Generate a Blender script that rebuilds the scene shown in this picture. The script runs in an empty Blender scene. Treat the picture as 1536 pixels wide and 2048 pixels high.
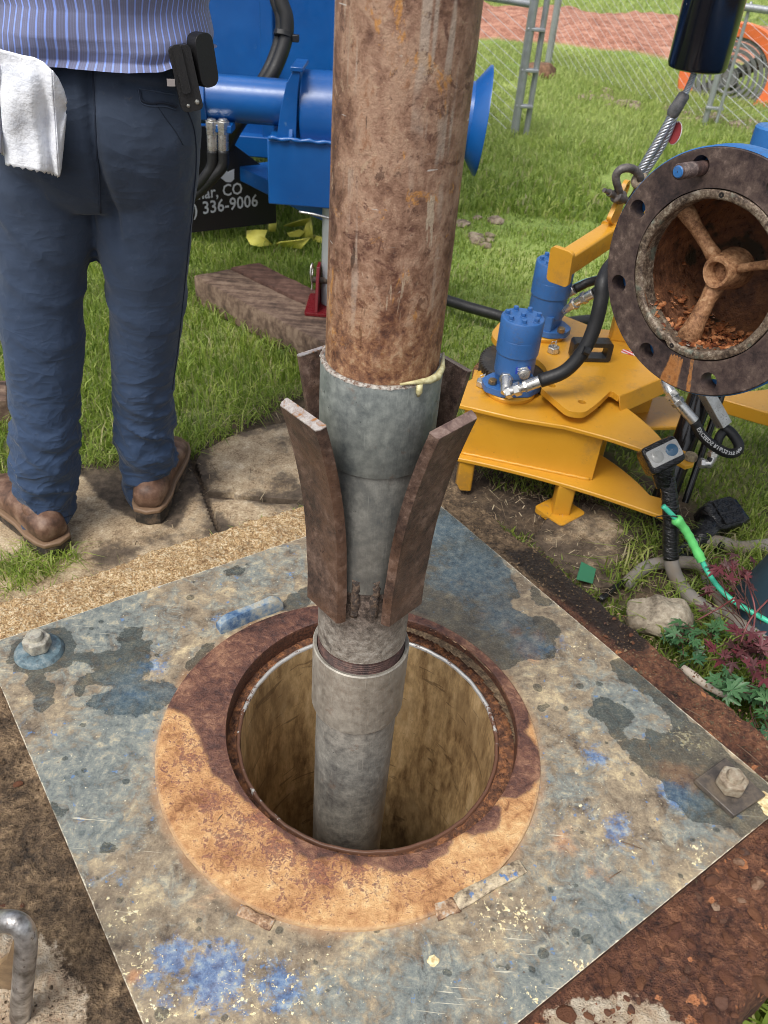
import bpy, math, random
import numpy as np
from math import sin, cos, pi, radians, sqrt, atan2
from mathutils import Vector, Matrix, noise as mnoise
from mathutils.geometry import tessellate_polygon
rnd = random.Random(7)
nrs = np.random.RandomState(11)
SC = bpy.context.scene
COL = SC.collection

# ------------------------------------------------------------------ camera, sky, sun, exposure
CAM_H, PITCH, ROLL, FPX = 1.08, radians(37.904), radians(-4.6195), 1641.5
_fw = np.array([0, cos(PITCH), -sin(PITCH)]); _rt = np.array([1.0, 0, 0]); _dn = np.cross(_fw, _rt)
CR = np.array([cos(ROLL)*_rt + sin(ROLL)*_dn, -sin(ROLL)*_rt + cos(ROLL)*_dn, _fw])
CP = np.array([0, 0, CAM_H])
cam = bpy.data.cameras.new('camera')
cam.sensor_fit = 'VERTICAL'; cam.sensor_height = 36; cam.lens = FPX/2048*36
cam.clip_start = 0.02; cam.clip_end = 600
cam.dof.use_dof = True; cam.dof.focus_distance = 1.12; cam.dof.aperture_fstop = cam.lens*1e-3/0.0030
camo = bpy.data.objects.new('camera', cam); COL.objects.link(camo)
camo.matrix_world = Matrix(((CR[0][0], -CR[1][0], -CR[2][0], CP[0]), (CR[0][1], -CR[1][1], -CR[2][1], CP[1]),
                            (CR[0][2], -CR[1][2], -CR[2][2], CP[2]), (0, 0, 0, 1)))
SC.camera = camo
SUN_EL, SUN_AZ = radians(58), radians(215)      # azimuth clockwise from +Y: behind the camera, to the left
w = bpy.data.worlds.new('World'); SC.world = w; w.use_nodes = True
wt = w.node_tree; wt.nodes.clear()
sky = wt.nodes.new('ShaderNodeTexSky'); sky.sky_type = 'NISHITA'; sky.sun_disc = False
sky.sun_elevation = SUN_EL; sky.sun_rotation = SUN_AZ; sky.air_density = 1.0; sky.dust_density = 4.0
hs = wt.nodes.new('ShaderNodeHueSaturation'); hs.inputs['Saturation'].default_value = 0.35
bg = wt.nodes.new('ShaderNodeBackground'); bg.inputs[1].default_value = 0.15
wo = wt.nodes.new('ShaderNodeOutputWorld')
wt.links.new(sky.outputs[0], hs.inputs['Color']); wt.links.new(hs.outputs[0], bg.inputs[0]); wt.links.new(bg.outputs[0], wo.inputs[0])
sl = bpy.data.lights.new('sun', 'SUN'); sl.energy = 1.6; sl.angle = radians(22); sl.color = (1, .965, .91)
so = bpy.data.objects.new('sun', sl); COL.objects.link(so); so.location = (-2, -3, 6)
sd = Vector((sin(SUN_AZ)*cos(SUN_EL), cos(SUN_AZ)*cos(SUN_EL), sin(SUN_EL)))
so.rotation_euler = sd.to_track_quat('Z', 'Y').to_euler()
SC.view_settings.view_transform = 'Standard'; SC.view_settings.look = 'None'
SC.view_settings.gamma = 1; SC.view_settings.use_curve_mapping = False
SC.view_settings.exposure = 0.36
SC.cycles.filter_width = 0.85

# ------------------------------------------------------------------ points: where a sight line meets a level or upright plane
G = -0.18                                        # lawn / slab level; 0 is the top of the steel plate
def _ray(px, py): return np.array([(px-768)/FPX, (py-1024)/FPX, 1.0]) @ CR
def at(px, py, z=0.0):
    d = _ray(px, py); return CP + d*(z-CAM_H)/d[2]
def aty(px, py, y):
    d = _ray(px, py); return CP + d*y/d[1]
def ats(pts, z=0.0): return [at(a, b, z) for a, b in pts]

# ------------------------------------------------------------------ mesh builder
def fr(o=(0, 0, 0), z=(0, 0, 1), x=None):
    """frame: 4x4 with origin o, local z along z"""
    z = np.array(z, float); z /= np.linalg.norm(z)
    if x is None: x = (1, 0, 0) if abs(z[0]) < .9 else (0, 1, 0)
    x = np.array(x, float); x = x - z*np.dot(x, z); x /= np.linalg.norm(x)
    M = np.eye(4); M[:3, 0] = x; M[:3, 1] = np.cross(z, x); M[:3, 2] = z; M[:3, 3] = o
    return M
def ap(M, P):
    P = np.asarray(P, float); return P @ M[:3, :3].T + M[:3, 3]
def smooth_path(pts, n=8):
    P = [np.array(p, float) for p in pts]; P = [2*P[0]-P[1]] + P + [2*P[-1]-P[-2]]; out = []
    for i in range(1, len(P)-2):
        for k in range(n):
            t = k/n; a, b, c, d = P[i-1:i+3]
            out.append(.5*((2*b)+(c-a)*t+(2*a-5*b+4*c-d)*t*t+(-a+3*b-3*c+d)*t**3))
    out.append(P[-2]); return out
ORG = {}
class MB:
    def __init__(s): s.v = []; s.f = []; s.nv = 0; s.at = {}
    def add(s, V, F):
        V = np.asarray(V, float).reshape(-1, 3); b = s.nv
        s.v.append(V); s.nv += len(V); s.f += [tuple(b+i for i in f) for f in F]; return s
    def box(s, c, d, M=None, rz=0.0):
        x, y, z = np.array(d)/2
        V = np.array([(i*x, j*y, k*z) for k in (-1, 1) for j in (-1, 1) for i in (-1, 1)], float)
        if rz: V = V @ np.array([[cos(rz), sin(rz), 0], [-sin(rz), cos(rz), 0], [0, 0, 1]])
        V = V + np.array(c)
        if M is not None: V = ap(M, V)
        return s.add(V, [(0, 2, 3, 1), (4, 5, 7, 6), (0, 1, 5, 4), (2, 6, 7, 3), (0, 4, 6, 2), (1, 3, 7, 5)])
    def lathe(s, prof, n=32, M=None, closed=False, a0=0, a1=2*pi, caps=False, wob=None):
        full = abs(a1-a0-2*pi) < 1e-6; na = n if full else n+1; V = []
        for i in range(na):
            a = a0+(a1-a0)*i/n
            for r, z in prof:
                if wob: r = r+wob(a, z)
                V.append((r*cos(a), r*sin(a), z))
        m = len(prof); F = []
        for i in range(n):
            j = (i+1) % na
            for k in range(m if closed else m-1):
                l = (k+1) % m; F.append((i*m+k, j*m+k, j*m+l, i*m+l))
        if caps and full:
            F.append(tuple(i*m for i in range(n))[::-1]); F.append(tuple(i*m+m-1 for i in range(n)))
        V = np.array(V)
        if M is not None: V = ap(M, V)
        return s.add(V, F)
    def cyl(s, p0, p1, r0, r1=None, n=24, cap=True, ch=0.0):
        p0, p1 = np.array(p0, float), np.array(p1, float); L = np.linalg.norm(p1-p0); r1 = r0 if r1 is None else r1
        prof = [(r0, 0), (r1, L)] if not ch else [(r0-ch, 0), (r0, ch), (r1, L-ch), (r1-ch, L)]
        return s.lathe(prof, n, fr(p0, p1-p0), caps=cap)
    def tube(s, pts, r, n=10, cap=True, x=None, sq=1.0):
        P = [np.array(p, float) for p in pts]; k = len(P)
        R = r if hasattr(r, '__len__') else [r]*k
        T = [P[min(i+1, k-1)]-P[max(i-1, 0)] for i in range(k)]; T = [t/np.linalg.norm(t) for t in T]
        X = np.array(x, float) if x is not None else (np.array([0, 0, 1.]) if abs(T[0][2]) < .9 else np.array([1., 0, 0]))
        V = []
        for i in range(k):
            X = X-T[i]*np.dot(X, T[i]); X /= np.linalg.norm(X); Y = np.cross(T[i], X)
            for j in range(n):
                a = 2*pi*j/n; V.append(P[i]+R[i]*(cos(a)*X+sq*sin(a)*Y))
        F = [(i*n+j, i*n+(j+1) % n, (i+1)*n+(j+1) % n, (i+1)*n+j) for i in range(k-1) for j in range(n)]
        if cap: F.append(tuple(range(n))[::-1]); F.append(tuple((k-1)*n+j for j in range(n)))
        return s.add(V, F)
    def poly(s, outer, holes=(), z0=0.0, z1=0.01, M=None):
        """prism of a 2D outline with holes"""
        loops = [list(outer)]+[list(h) for h in holes]
        tri = tessellate_polygon([[Vector((p[0], p[1], 0)) for p in l] for l in loops])
        P = [p for l in loops for p in l]; n = len(P)
        V = np.array([(p[0], p[1], z0) for p in P]+[(p[0], p[1], z1) for p in P], float)
        if M is not None: V = ap(M, V)
        F = []
        for t in tri:
            a, b, c = [P[i] for i in t]
            if (b[0]-a[0])*(c[1]-a[1])-(b[1]-a[1])*(c[0]-a[0]) < 0: t = (t[0], t[2], t[1])
            F.append((t[0]+n, t[1]+n, t[2]+n)); F.append((t[2], t[1], t[0]))
        b = 0
        for li, l in enumerate(loops):
            m = len(l); ar = sum(l[i][0]*l[(i+1) % m][1]-l[(i+1) % m][0]*l[i][1] for i in range(m))
            rev = (ar < 0) != (li > 0)
            for i in range(m):
                j = (i+1) % m; q = (b+i, b+j, b+j+n, b+i+n); F.append(q[::-1] if rev else q)
            b += m
        return s.add(V, F)
    def grid(s, nu, nv, fn):
        V = [fn(i/(nu-1), j/(nv-1)) for j in range(nv) for i in range(nu)]
        return s.add(V, [(j*nu+i, j*nu+i+1, (j+1)*nu+i+1, (j+1)*nu+i) for j in range(nv-1) for i in range(nu-1)])
    def mesh(s, name, off=None):
        V = np.concatenate(s.v) if s.v else np.zeros((0, 3))
        if off is not None: V = V-np.array(off)
        me = bpy.data.meshes.new(name); me.from_pydata(V.tolist(), [], s.f); return me
    def build(s, name, mat, parent=None, smooth=35, bevel=0, seg=2, me=None, mats=None):
        off = ORG.get(parent.name, (0, 0, 0)) if parent else (0, 0, 0)
        me = me or s.mesh(name, off)
        o = bpy.data.objects.new(name, me); COL.objects.link(o)
        if mat: me.materials.append(mat)
        if smooth: shade(me, smooth)
        if parent: o.parent = parent; ORG[o.name] = off
        if bevel:
            m = o.modifiers.new('bevel', 'BEVEL'); m.width = bevel; m.segments = seg; m.limit_method = 'ANGLE'; m.angle_limit = radians(40)
        for k, a in s.at.items(): setattr_pt(me, k, a)
        return o
def shade(me, ang=35):
    me.polygons.foreach_set('use_smooth', [True]*len(me.polygons)); me.update()
    if ang < 180: me.set_sharp_from_angle(angle=radians(ang))
def setattr_pt(me, name, arr):
    a = me.attributes.new(name, 'FLOAT', 'POINT'); a.data.foreach_set('value', np.asarray(arr, np.float32))
def tag(o, label=None, cat=None, group=None, kind=None):
    if label: o['label'] = label
    if cat: o['category'] = cat
    if group: o['group'] = group
    if kind: o['kind'] = kind
    return o
def thing(name, loc, label, cat, group=None):
    o = bpy.data.objects.new(name, None); COL.objects.link(o); o.location = loc; o.empty_display_size = .05
    ORG[o.name] = tuple(loc); return tag(o, label, cat, group)
def copy_tree(o, loc=None, parent=None):
    c = o.copy(); COL.objects.link(c)
    if parent: c.parent = parent
    if loc is not None: c.location = loc
    for ch in [x for x in bpy.data.objects if x.parent == o]: copy_tree(ch, None, c)
    return c
def circ(cx, cy, r, n=20, a0=0): return [(cx+r*cos(a0+2*pi*i/n), cy+r*sin(a0+2*pi*i/n)) for i in range(n)]
def rrect(x0, y0, x1, y1, r, n=5):
    o = []
    for cx, cy, a in ((x1-r, y1-r, 0), (x0+r, y1-r, pi/2), (x0+r, y0+r, pi), (x1-r, y0+r, 1.5*pi)):
        o += [(cx+r*cos(a+pi/2*i/n), cy+r*sin(a+pi/2*i/n)) for i in range(n+1)]
    return o
def round_poly(P, r=.02, n=5):
    """round the corners of a polygon"""
    out = []; m = len(P); rr = r if hasattr(r, '__len__') else [r]*m
    for i in range(m):
        a, b, c = (np.array(P[k % m][:2], float) for k in (i-1, i, i+1)); u = a-b; v = c-b
        lu, lv = np.linalg.norm(u), np.linalg.norm(v); k = min(rr[i], lu*.45, lv*.45)
        p, q = b+u/lu*k, b+v/lv*k
        for t in np.linspace(0, 1, n): out.append(tuple((1-t)**2*p+2*t*(1-t)*b+t*t*q))
    return out
def sdpoly(P, poly):
    """signed distance of 2D points to a polygon, positive inside"""
    poly = np.array([p[:2] for p in poly]); d = np.full(len(P), 1e9); ins = np.zeros(len(P), bool)
    for i in range(len(poly)):
        a, b = poly[i], poly[(i+1) % len(poly)]; e = b-a
        t = np.clip(((P-a)@e)/(e@e+1e-12), 0, 1); d = np.minimum(d, np.hypot(*(P-(a+t[:, None]*e)).T))
        c = (a[1] > P[:, 1]) != (b[1] > P[:, 1])
        with np.errstate(divide='ignore', invalid='ignore'):
            ins ^= c & (P[:, 0] < (b[0]-a[0])*(P[:, 1]-a[1])/(b[1]-a[1]+1e-15)+a[0])
    return np.where(ins, d, -d)
def vnoise(P, scale, seed=0, octv=3):
    """cheap 3D value noise, vectorised, about -1..1"""
    P = np.asarray(P, float)
    if P.shape[1] == 2: P = np.c_[P, np.zeros(len(P))]
    out = np.zeros(len(P)); amp = 1; tot = 0
    for o in range(octv):
        q = P*scale+seed*17.3+o*5.1; i = np.floor(q).astype(np.int64); f = q-i; f = f*f*(3-2*f); v = 0
        for dx in (0, 1):
            for dy in (0, 1):
                for dz in (0, 1):
                    h = (i[:, 0]+dx)*374761393+(i[:, 1]+dy)*668265263+(i[:, 2]+dz)*2147483647+o*97
                    h = (h ^ (h >> 13))*1274126177; h = ((h ^ (h >> 16)) & 0xffffff)/0xffffff
                    v = v+h*(f[:, 0] if dx else 1-f[:, 0])*(f[:, 1] if dy else 1-f[:, 1])*(f[:, 2] if dz else 1-f[:, 2])
        out += amp*(2*v-1); tot += amp; amp *= .5; scale *= 2.03
    return out/tot

# ------------------------------------------------------------------ material helper
class Mat:
    def __init__(s, name):
        s.mat = bpy.data.materials.new(name); s.mat.use_nodes = True; s.t = s.mat.node_tree; s.t.nodes.clear()
        s.out = s.t.nodes.new('ShaderNodeOutputMaterial'); s.b = s.t.nodes.new('ShaderNodeBsdfPrincipled')
        s.t.links.new(s.b.outputs[0], s.out.inputs[0]); s._p = None
    def set(s, sock, v):
        if v is None: return
        if isinstance(v, bpy.types.NodeSocket): s.t.links.new(v, sock)
        elif isinstance(v, (tuple, list)):
            sock.default_value = tuple(v)+(1,) if len(sock.default_value) == 4 and len(v) == 3 else tuple(v)
        else:
            try: sock.default_value = v
            except TypeError: sock.default_value = (v, v, v, 1)[:len(sock.default_value)]
    def pos(s):
        if s._p is None: s._p = s.t.nodes.new('ShaderNodeNewGeometry').outputs['Position']
        return s._p
    def map(s, scale=(1, 1, 1), rot=(0, 0, 0), loc=(0, 0, 0), vec=None):
        m = s.t.nodes.new('ShaderNodeMapping'); s.set(m.inputs['Vector'], vec or s.pos())
        m.inputs['Rotation'].default_value = rot; m.inputs['Location'].default_value = loc
        m.inputs['Scale'].default_value = scale; return m.outputs[0]
    def noise(s, scale, det=4, rough=.55, dist=0.0, vec=None, seed=0):
        n = s.t.nodes.new('ShaderNodeTexNoise'); v = vec or s.pos()
        if seed: v = s.map(loc=(seed*1.7, seed*2.3, seed*.9), vec=v)
        s.set(n.inputs['Vector'], v); n.inputs['Scale'].default_value = scale; n.inputs['Detail'].default_value = det
        n.inputs['Roughness'].default_value = rough; n.inputs['Distortion'].default_value = dist; return n.outputs['Fac']
    def vor(s, scale, feat='F1', rand=1, vec=None, out='Distance'):
        n = s.t.nodes.new('ShaderNodeTexVoronoi'); n.feature = feat; s.set(n.inputs['Vector'], vec or s.pos())
        n.inputs['Scale'].default_value = scale; n.inputs['Randomness'].default_value = rand; return n.outputs[out]
    def m(s, op, a, b=None, c=None, clamp=False):
        n = s.t.nodes.new('ShaderNodeMath'); n.operation = op; n.use_clamp = clamp
        for i, x in enumerate((a, b, c)):
            if x is not None: s.set(n.inputs[i], x)
        return n.outputs[0]
    def add(s, a, b): return s.m('ADD', a, b)
    def mul(s, a, b): return s.m('MULTIPLY', a, b)
    def ss(s, x, lo, hi, a=0.0, b=1.0):
        n = s.t.nodes.new('ShaderNodeMapRange'); n.interpolation_type = 'SMOOTHSTEP'; s.set(n.inputs[0], x)
        n.inputs[1].default_value = lo; n.inputs[2].default_value = hi; n.inputs[3].default_value = a; n.inputs[4].default_value = b
        return n.outputs[0]
    def mix(s, f, a, b, mode='MIX'):
        n = s.t.nodes.new('ShaderNodeMix'); n.data_type = 'RGBA'; n.blend_type = mode
        s.set(n.inputs[0], f); s.set(n.inputs[6], a); s.set(n.inputs[7], b); return n.outputs[2]
    def ramp(s, f, st):
        n = s.t.nodes.new('ShaderNodeValToRGB'); e = n.color_ramp.elements; s.set(n.inputs[0], f)
        e[0].position = st[0][0]; e[0].color = tuple(st[0][1])+(1,); e[1].position = st[-1][0]; e[1].color = tuple(st[-1][1])+(1,)
        for p, c in st[1:-1]: k = e.new(p); k.color = tuple(c)+(1,)
        return n.outputs[0]
    def attr(s, name):
        n = s.t.nodes.new('ShaderNodeAttribute'); n.attribute_name = name; return n.outputs['Fac']
    def xyz(s, i, vec=None):
        n = s.t.nodes.new('ShaderNodeSeparateXYZ'); s.set(n.inputs[0], vec or s.pos()); return n.outputs[i]
    def bump(s, h, st=.3, d=.01, nrm=None):
        n = s.t.nodes.new('ShaderNodeBump'); s.set(n.inputs['Height'], h); n.inputs['Strength'].default_value = st
        n.inputs['Distance'].default_value = d
        if nrm is not None: s.t.links.new(nrm, n.inputs['Normal'])
        return n.outputs[0]
    def done(s, col, rough=.5, metal=0.0, nrm=None, **kw):
        s.set(s.b.inputs['Base Color'], col); s.set(s.b.inputs['Roughness'], rough); s.set(s.b.inputs['Metallic'], metal)
        if nrm is not None: s.t.links.new(nrm, s.b.inputs['Normal'])
        for k, v in kw.items(): s.set(s.b.inputs[k.replace('_', ' ')], v)
        return s.mat
def paint(name, col, rough=.35, dirt=.25, dcol=(.08, .06, .04), ns=14, chip=None, bmp=.05):
    m = Mat(name); n1 = m.noise(ns, 5, .6); n2 = m.noise(ns*9, 4, .6, seed=3)
    c = m.mix(m.ss(n1, .35, .75, 0, .35), col, tuple(min(1, x*.72) for x in col))
    c = m.mix(m.mul(m.ss(m.mul(m.add(n1, n2), .5), .5, .68), dirt), c, dcol)
    if chip:
        k = m.ss(m.noise(ns*5, 6, .7, seed=6), .69, .70); c = m.mix(k, c, chip)
    return m.done(c, m.ss(n2, .3, .7, rough*.8, rough*1.3), 0, m.bump(m.noise(ns*14, 3), bmp, .002))
def metalm(name, col=(.45, .45, .44), rough=.35, metal=.9, ns=40, dirt=.4, dcol=(.12, .09, .06)):
    m = Mat(name); n1 = m.noise(ns, 6, .65); n2 = m.noise(ns*5, 4, .6, seed=2)
    c = m.mix(m.ss(n1, .4, .7, 0, dirt), col, dcol); 
    return m.done(c, m.ss(n2, .3, .7, rough*.7, rough*1.5), metal, m.bump(n2, .12, .002))
def rustm(name, a=(.13, .06, .035), b=(.30, .13, .055), c=(.06, .035, .03), ns=25, rough=.75, st=.5, stretch=(1, 1, 1)):
    m = Mat(name); v = m.map(scale=stretch); n1 = m.noise(ns, 8, .65, vec=v); n2 = m.noise(ns*4, 6, .7, vec=v, seed=4)
    col = m.ramp(n1, [(.3, c), (.48, a), (.62, b), (.8, a)])
    col = m.mix(m.ss(n2, .5, .72, 0, .55), col, c)
    return m.done(col, rough, 0, m.bump(m.add(n1, n2), st, .003))
def fabric(name, col, col2, ns=6, bmp=.25, rough=.9):
    m = Mat(name); n1 = m.noise(ns, 5, .6); wv = m.noise(900, 2, .5)
    c = m.mix(m.ss(n1, .35, .7), col, col2)
    return m.done(c, rough, 0, m.bump(m.add(m.mul(n1, .3), m.mul(wv, .15)), bmp, .004), Sheen_Weight=.15)
# ================================================================== SETTING
PL = np.array([(-.661, .929), (.094, 1.461), (.654, .751), (-.084, .185)])      # plate corners: left, far, right, near
RC, RR = np.array([-.0238, .800]), .2984                                         # ring flange welded round the well
GC, GR = np.array([.009, .838]), .2335                                           # recess inside it
CC, CRAD = np.array([.004, .838]), .2065                                         # casing
def offset_quad(Q, ds):
    L = []
    for i in range(4):
        a, b = Q[i], Q[(i+1) % 4]; e = (b-a)/np.linalg.norm(b-a); n = np.array([-e[1], e[0]])  # Q runs clockwise: left normal is outward
        L.append((a+n*ds[i], e))
    out = []
    for i in range(4):
        (p, e), (q, f) = L[i-1], L[i]; t = np.linalg.solve(np.array([e, -f]).T, q-p)[0]; out.append(p+e*t)
    return np.array(out)
PQ = offset_quad(PL, [.106, .10, .142, .34])
def bil(Q, u, v):   # u along left->far, v towards the near side
    u = np.asarray(u)[..., None]; v = np.asarray(v)[..., None]
    return (1-u)*(1-v)*Q[0]+u*(1-v)*Q[1]+u*v*Q[2]+(1-u)*v*Q[3]

# ---- ground sheet
def axis(lo, hi, d0, far, k=1.18):
    a = list(np.arange(lo, hi+1e-6, d0)); d = d0
    while a[-1] < far: d *= k; a.append(a[-1]+d)
    b = []; d = d0; x = lo
    while x > -far: d *= k; x -= d; b.append(x)
    return np.array(b[::-1]+a)
gx = axis(-2.4, 3.2, .045, 260); gy = axis(-.4, 5, .045, 260, 1.10)
X, Y = np.meshgrid(gx, gy); P2 = np.c_[X.ravel(), Y.ravel()]
near = np.clip(1-(np.hypot(P2[:, 0], P2[:, 1])-4)/10, 0, 1)
edge_far = 8.9+.25*np.sin(P2[:, 0]*1.7)+.2*vnoise(P2, .8, 3)
red = np.clip((P2[:, 1]-edge_far)/.35, 0, 1)*np.clip((11.9+.3*vnoise(P2, .6, 5)-P2[:, 1])/.4, 0, 1)*(np.abs(P2[:, 0]) < 30)
Z = G-.004+red*.05*vnoise(P2, 9, 31)+.010*vnoise(P2, 5, 1)*near+.004*vnoise(P2, 22, 2)*near + red*(.13+.10*vnoise(P2, 3.2, 8)) + .05*np.clip((P2[:, 1]-12)/10, 0, 6)
BARE = ats([(-200, 1050), (0, 1002), (150, 925), (250, 912), (380, 905), (430, 860), (520, 800), (600, 770), (760, 760), (940, 850), (1150, 850), (1240, 930), (1330, 960), (1390, 1010), (1420, 1100), (1440, 1150), (1400, 1200), (1230, 1200), (1000, 1050), (700, 1000), (400, 1100), (0, 1250), (-200, 1300)], G)
bare = sdpoly(P2, BARE)
insp = sdpoly(P2, PQ)
keep = insp < .03
Z = np.where(insp > -.06, np.minimum(Z, G-.002), Z)
nx_, ny_ = len(gx), len(gy)
fk = [(j*nx_+i, j*nx_+i+1, (j+1)*nx_+i+1, (j+1)*nx_+i) for j in range(ny_-1) for i in range(nx_-1)
      if not (insp[j*nx_+i] > .03 and insp[j*nx_+i+1] > .03 and insp[(j+1)*nx_+i] > .03 and insp[(j+1)*nx_+i+1] > .03)]
b = MB(); b.add(np.c_[P2, Z], fk); b.at = {'red': red, 'bare': bare}
m = Mat('soil_and_turf')
n1 = m.noise(7, 6, .65); n2 = m.noise(60, 6, .7); n3 = m.noise(1.6, 5, .6)
soil = m.ramp(m.mul(m.add(n1, n2), .5), [(.38, (.022, .015, .011)), (.5, (.065, .045, .03)), (.62, (.15, .105, .065))])
turf = m.ramp(m.mul(m.add(n2, n3), .5), [(.35, (.10, .16, .035)), (.5, (.24, .33, .07)), (.65, (.40, .45, .15))])
redc = m.ramp(m.mul(m.add(n2, m.noise(9, 6, .7, seed=2)), .5), [(.38, (.11, .042, .028)), (.46, (.33, .135, .085)), (.54, (.50, .24, .16)), (.62, (.66, .42, .31))])
yy = m.xyz(1)
c = m.mix(m.ss(m.add(m.attr('bare'), m.mul(m.m('SUBTRACT', n2, .5), .12)), -.02, .02), m.mix(m.ss(yy, .8, 3.6), soil, turf), soil)
c = m.mix(m.ss(m.add(m.attr('red'), m.mul(m.m('SUBTRACT', n2, .5), .6)), .3, .5), c, redc)
b.build('ground', m.done(c, .95, 0, m.bump(m.add(n1, n2), .7, .012)), smooth=180)['kind'] = 'structure'

# ---- plinth: rough concrete block the plate is bolted to
N = 340
u, v = np.meshgrid(np.linspace(0, 1, N), np.linspace(0, 1, N)); U, V = u.ravel(), v.ravel()
Pp = bil(PQ, U, V)
dplate = sdpoly(Pp, PL)
ed = sdpoly(Pp, PQ)
def outside(i, P):
    a, b_ = PL[i], PL[(i+1) % 4]; e = (b_-a)/np.linalg.norm(b_-a); return (P-a)@np.array([-e[1], e[0]])
oBL, oTR, oBR, oLF = [outside(i, Pp) for i in range(4)]
z = -.012+np.clip(-dplate/.02, 0, 1)*(.0060*vnoise(Pp, 60, 2)+.008*vnoise(Pp, 14, 5)+.0035*vnoise(Pp, 160, 9))
z += np.where(oBL > 0, np.clip(oBL/.04, 0, 1)*.008, 0)-np.where(oTR > 0, np.clip(oTR/.03, 0, 1)*.006, 0)
rim = .010+.016*(vnoise(Pp, 9, 7)+.3)
z -= np.clip(1-np.maximum(ed, 0)/np.maximum(rim, .004), 0, 1)**2*(.02+.015*vnoise(Pp, 22, 4))
z = np.where(dplate > .004, -.0125, z)
bd = (U == 0) | (U == 1) | (V == 0) | (V == 1)
jit = np.c_[vnoise(Pp, 12, 21), vnoise(Pp, 12, 33)]*.012*np.clip(1-ed/.05, 0, 1)[:, None]
Pj = Pp+jit*(dplate < -.02)[:, None]
rh = np.hypot(*(Pp-RC).T)
F = [(j*N+i, (j+1)*N+i, (j+1)*N+i+1, j*N+i+1) for j in range(N-1) for i in range(N-1) if rh[j*N+i] > .268 or rh[(j+1)*N+i+1] > .268]
b = MB(); b.add(np.c_[Pj, z], F)
# sides
loop = [j for j in range(N)] + [i*N+N-1 for i in range(1, N)] + [(N-1)*N+i for i in range(N-2, -1, -1)] + [i*N for i in range(N-2, 0, -1)]
cen = PQ.mean(0)
rows = [np.c_[Pj[loop], z[loop]]]
for zz, o in ((-.05, .006), (-.10, .010), (-.22, .014)):
    q = Pj[loop]; d = q-cen; d /= np.linalg.norm(d, axis=1)[:, None]
    rows.append(np.c_[q+d*(o+.008*vnoise(np.c_[q, np.full(len(q), zz)], 18, 3))[:, None], np.full(len(q), zz)+.004*vnoise(q, 30, 4)])
SV = np.concatenate(rows); nl = len(loop)
b.add(SV, [(k*nl+i, k*nl+(i+1) % nl, (k+1)*nl+(i+1) % nl, (k+1)*nl+i) for k in range(3) for i in range(nl)][::1])
AP = np.concatenate([Pp]+[r[:, :2] for r in rows])
gold = np.clip(outside(0, AP)/.01+.5, 0, 1)*np.clip(1-outside(1, AP)/.02, 0, 1)
oo = outside(1, AP)
rustz = np.clip(np.maximum(np.clip(oo/.01+.5, 0, 1)*np.clip((1.30-AP[:, 1])/.22, 0, 1), np.clip(outside(2, AP)/.01+.5, 0, 1)), 0, 1)*np.clip((AP[:, 0]-.02)/.12, 0, 1)
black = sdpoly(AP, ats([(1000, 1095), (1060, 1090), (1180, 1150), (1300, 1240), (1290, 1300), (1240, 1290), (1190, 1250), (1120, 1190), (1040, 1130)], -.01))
pale = np.maximum(sdpoly(AP, ats([(40, 1860), (95, 1890), (120, 1915), (160, 1960), (175, 2010), (170, 2090), (-60, 2150), (-60, 1890)], -.01)),
                  sdpoly(AP, ats([(1090, 2025), (1180, 1995), (1260, 1990), (1320, 2015), (1370, 2048), (1300, 2100), (1090, 2100)], -.01)))
b.at = {'gold': gold, 'rustz': rustz, 'black': black, 'pale': pale}
m = Mat('weathered_concrete')
n1 = m.noise(22, 6, .65); n2 = m.noise(110, 6, .7); n3 = m.noise(300, 3, .6); mm = m.mul(m.add(n1, n2), .5)
gr_ = m.vor(210, 'F1', out='Color'); grv = m.xyz(0, gr_)
goldc = m.ramp(m.mul(m.add(m.add(n2, n3), m.mul(grv, .12)), .475), [(.38, (.22, .12, .05)), (.455, (.47, .29, .13)), (.52, (.68, .47, .24)), (.60, (.90, .77, .54))])
goldc = m.mix(m.ss(n1, .45, .7, 0, .45), goldc, (.27, .16, .08))
brown = m.ramp(mm, [(.37, (.035, .024, .015)), (.46, (.12, .078, .044)), (.54, (.24, .16, .09)), (.64, (.50, .35, .20))])
rustc = m.ramp(mm, [(.37, (.035, .014, .010)), (.46, (.11, .042, .024)), (.54, (.21, .088, .045)), (.64, (.38, .17, .085))])
rustc = m.mix(m.ss(m.noise(38, 3, .5, seed=5), .66, .70), rustc, (.55, .22, .09))
palec = m.ramp(mm, [(.36, (.38, .24, .15)), (.5, (.58, .45, .31)), (.6, (.72, .62, .48))])
wig = m.mul(m.m('SUBTRACT', mm, .5), .09)
c = m.mix(m.attr('gold'), brown, goldc)
c = m.mix(m.ss(m.add(m.attr('rustz'), m.mul(wig, 5)), .35, .65), c, rustc)
c = m.mix(m.ss(m.add(m.attr('pale'), wig), -.004, .006), c, palec)
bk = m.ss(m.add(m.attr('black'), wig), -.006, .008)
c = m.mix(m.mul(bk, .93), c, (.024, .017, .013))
c = m.mix(m.ss(m.vor(140), .10, .06, 0, .7), c, m.mix(m.noise(40, 2), (.55, .45, .3), (.2, .1, .05)))
MAT_CONC = m.done(c, m.mix(bk, (.88,)*3, (.38,)*3), 0, m.bump(m.add(m.add(n1, n2), m.mul(n3, .6)), .9, .014))
plinth = b.build('concrete_plinth', MAT_CONC, smooth=60)
tag(plinth, 'square rough concrete plinth carrying the bolted steel plate', 'plinth')

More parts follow.
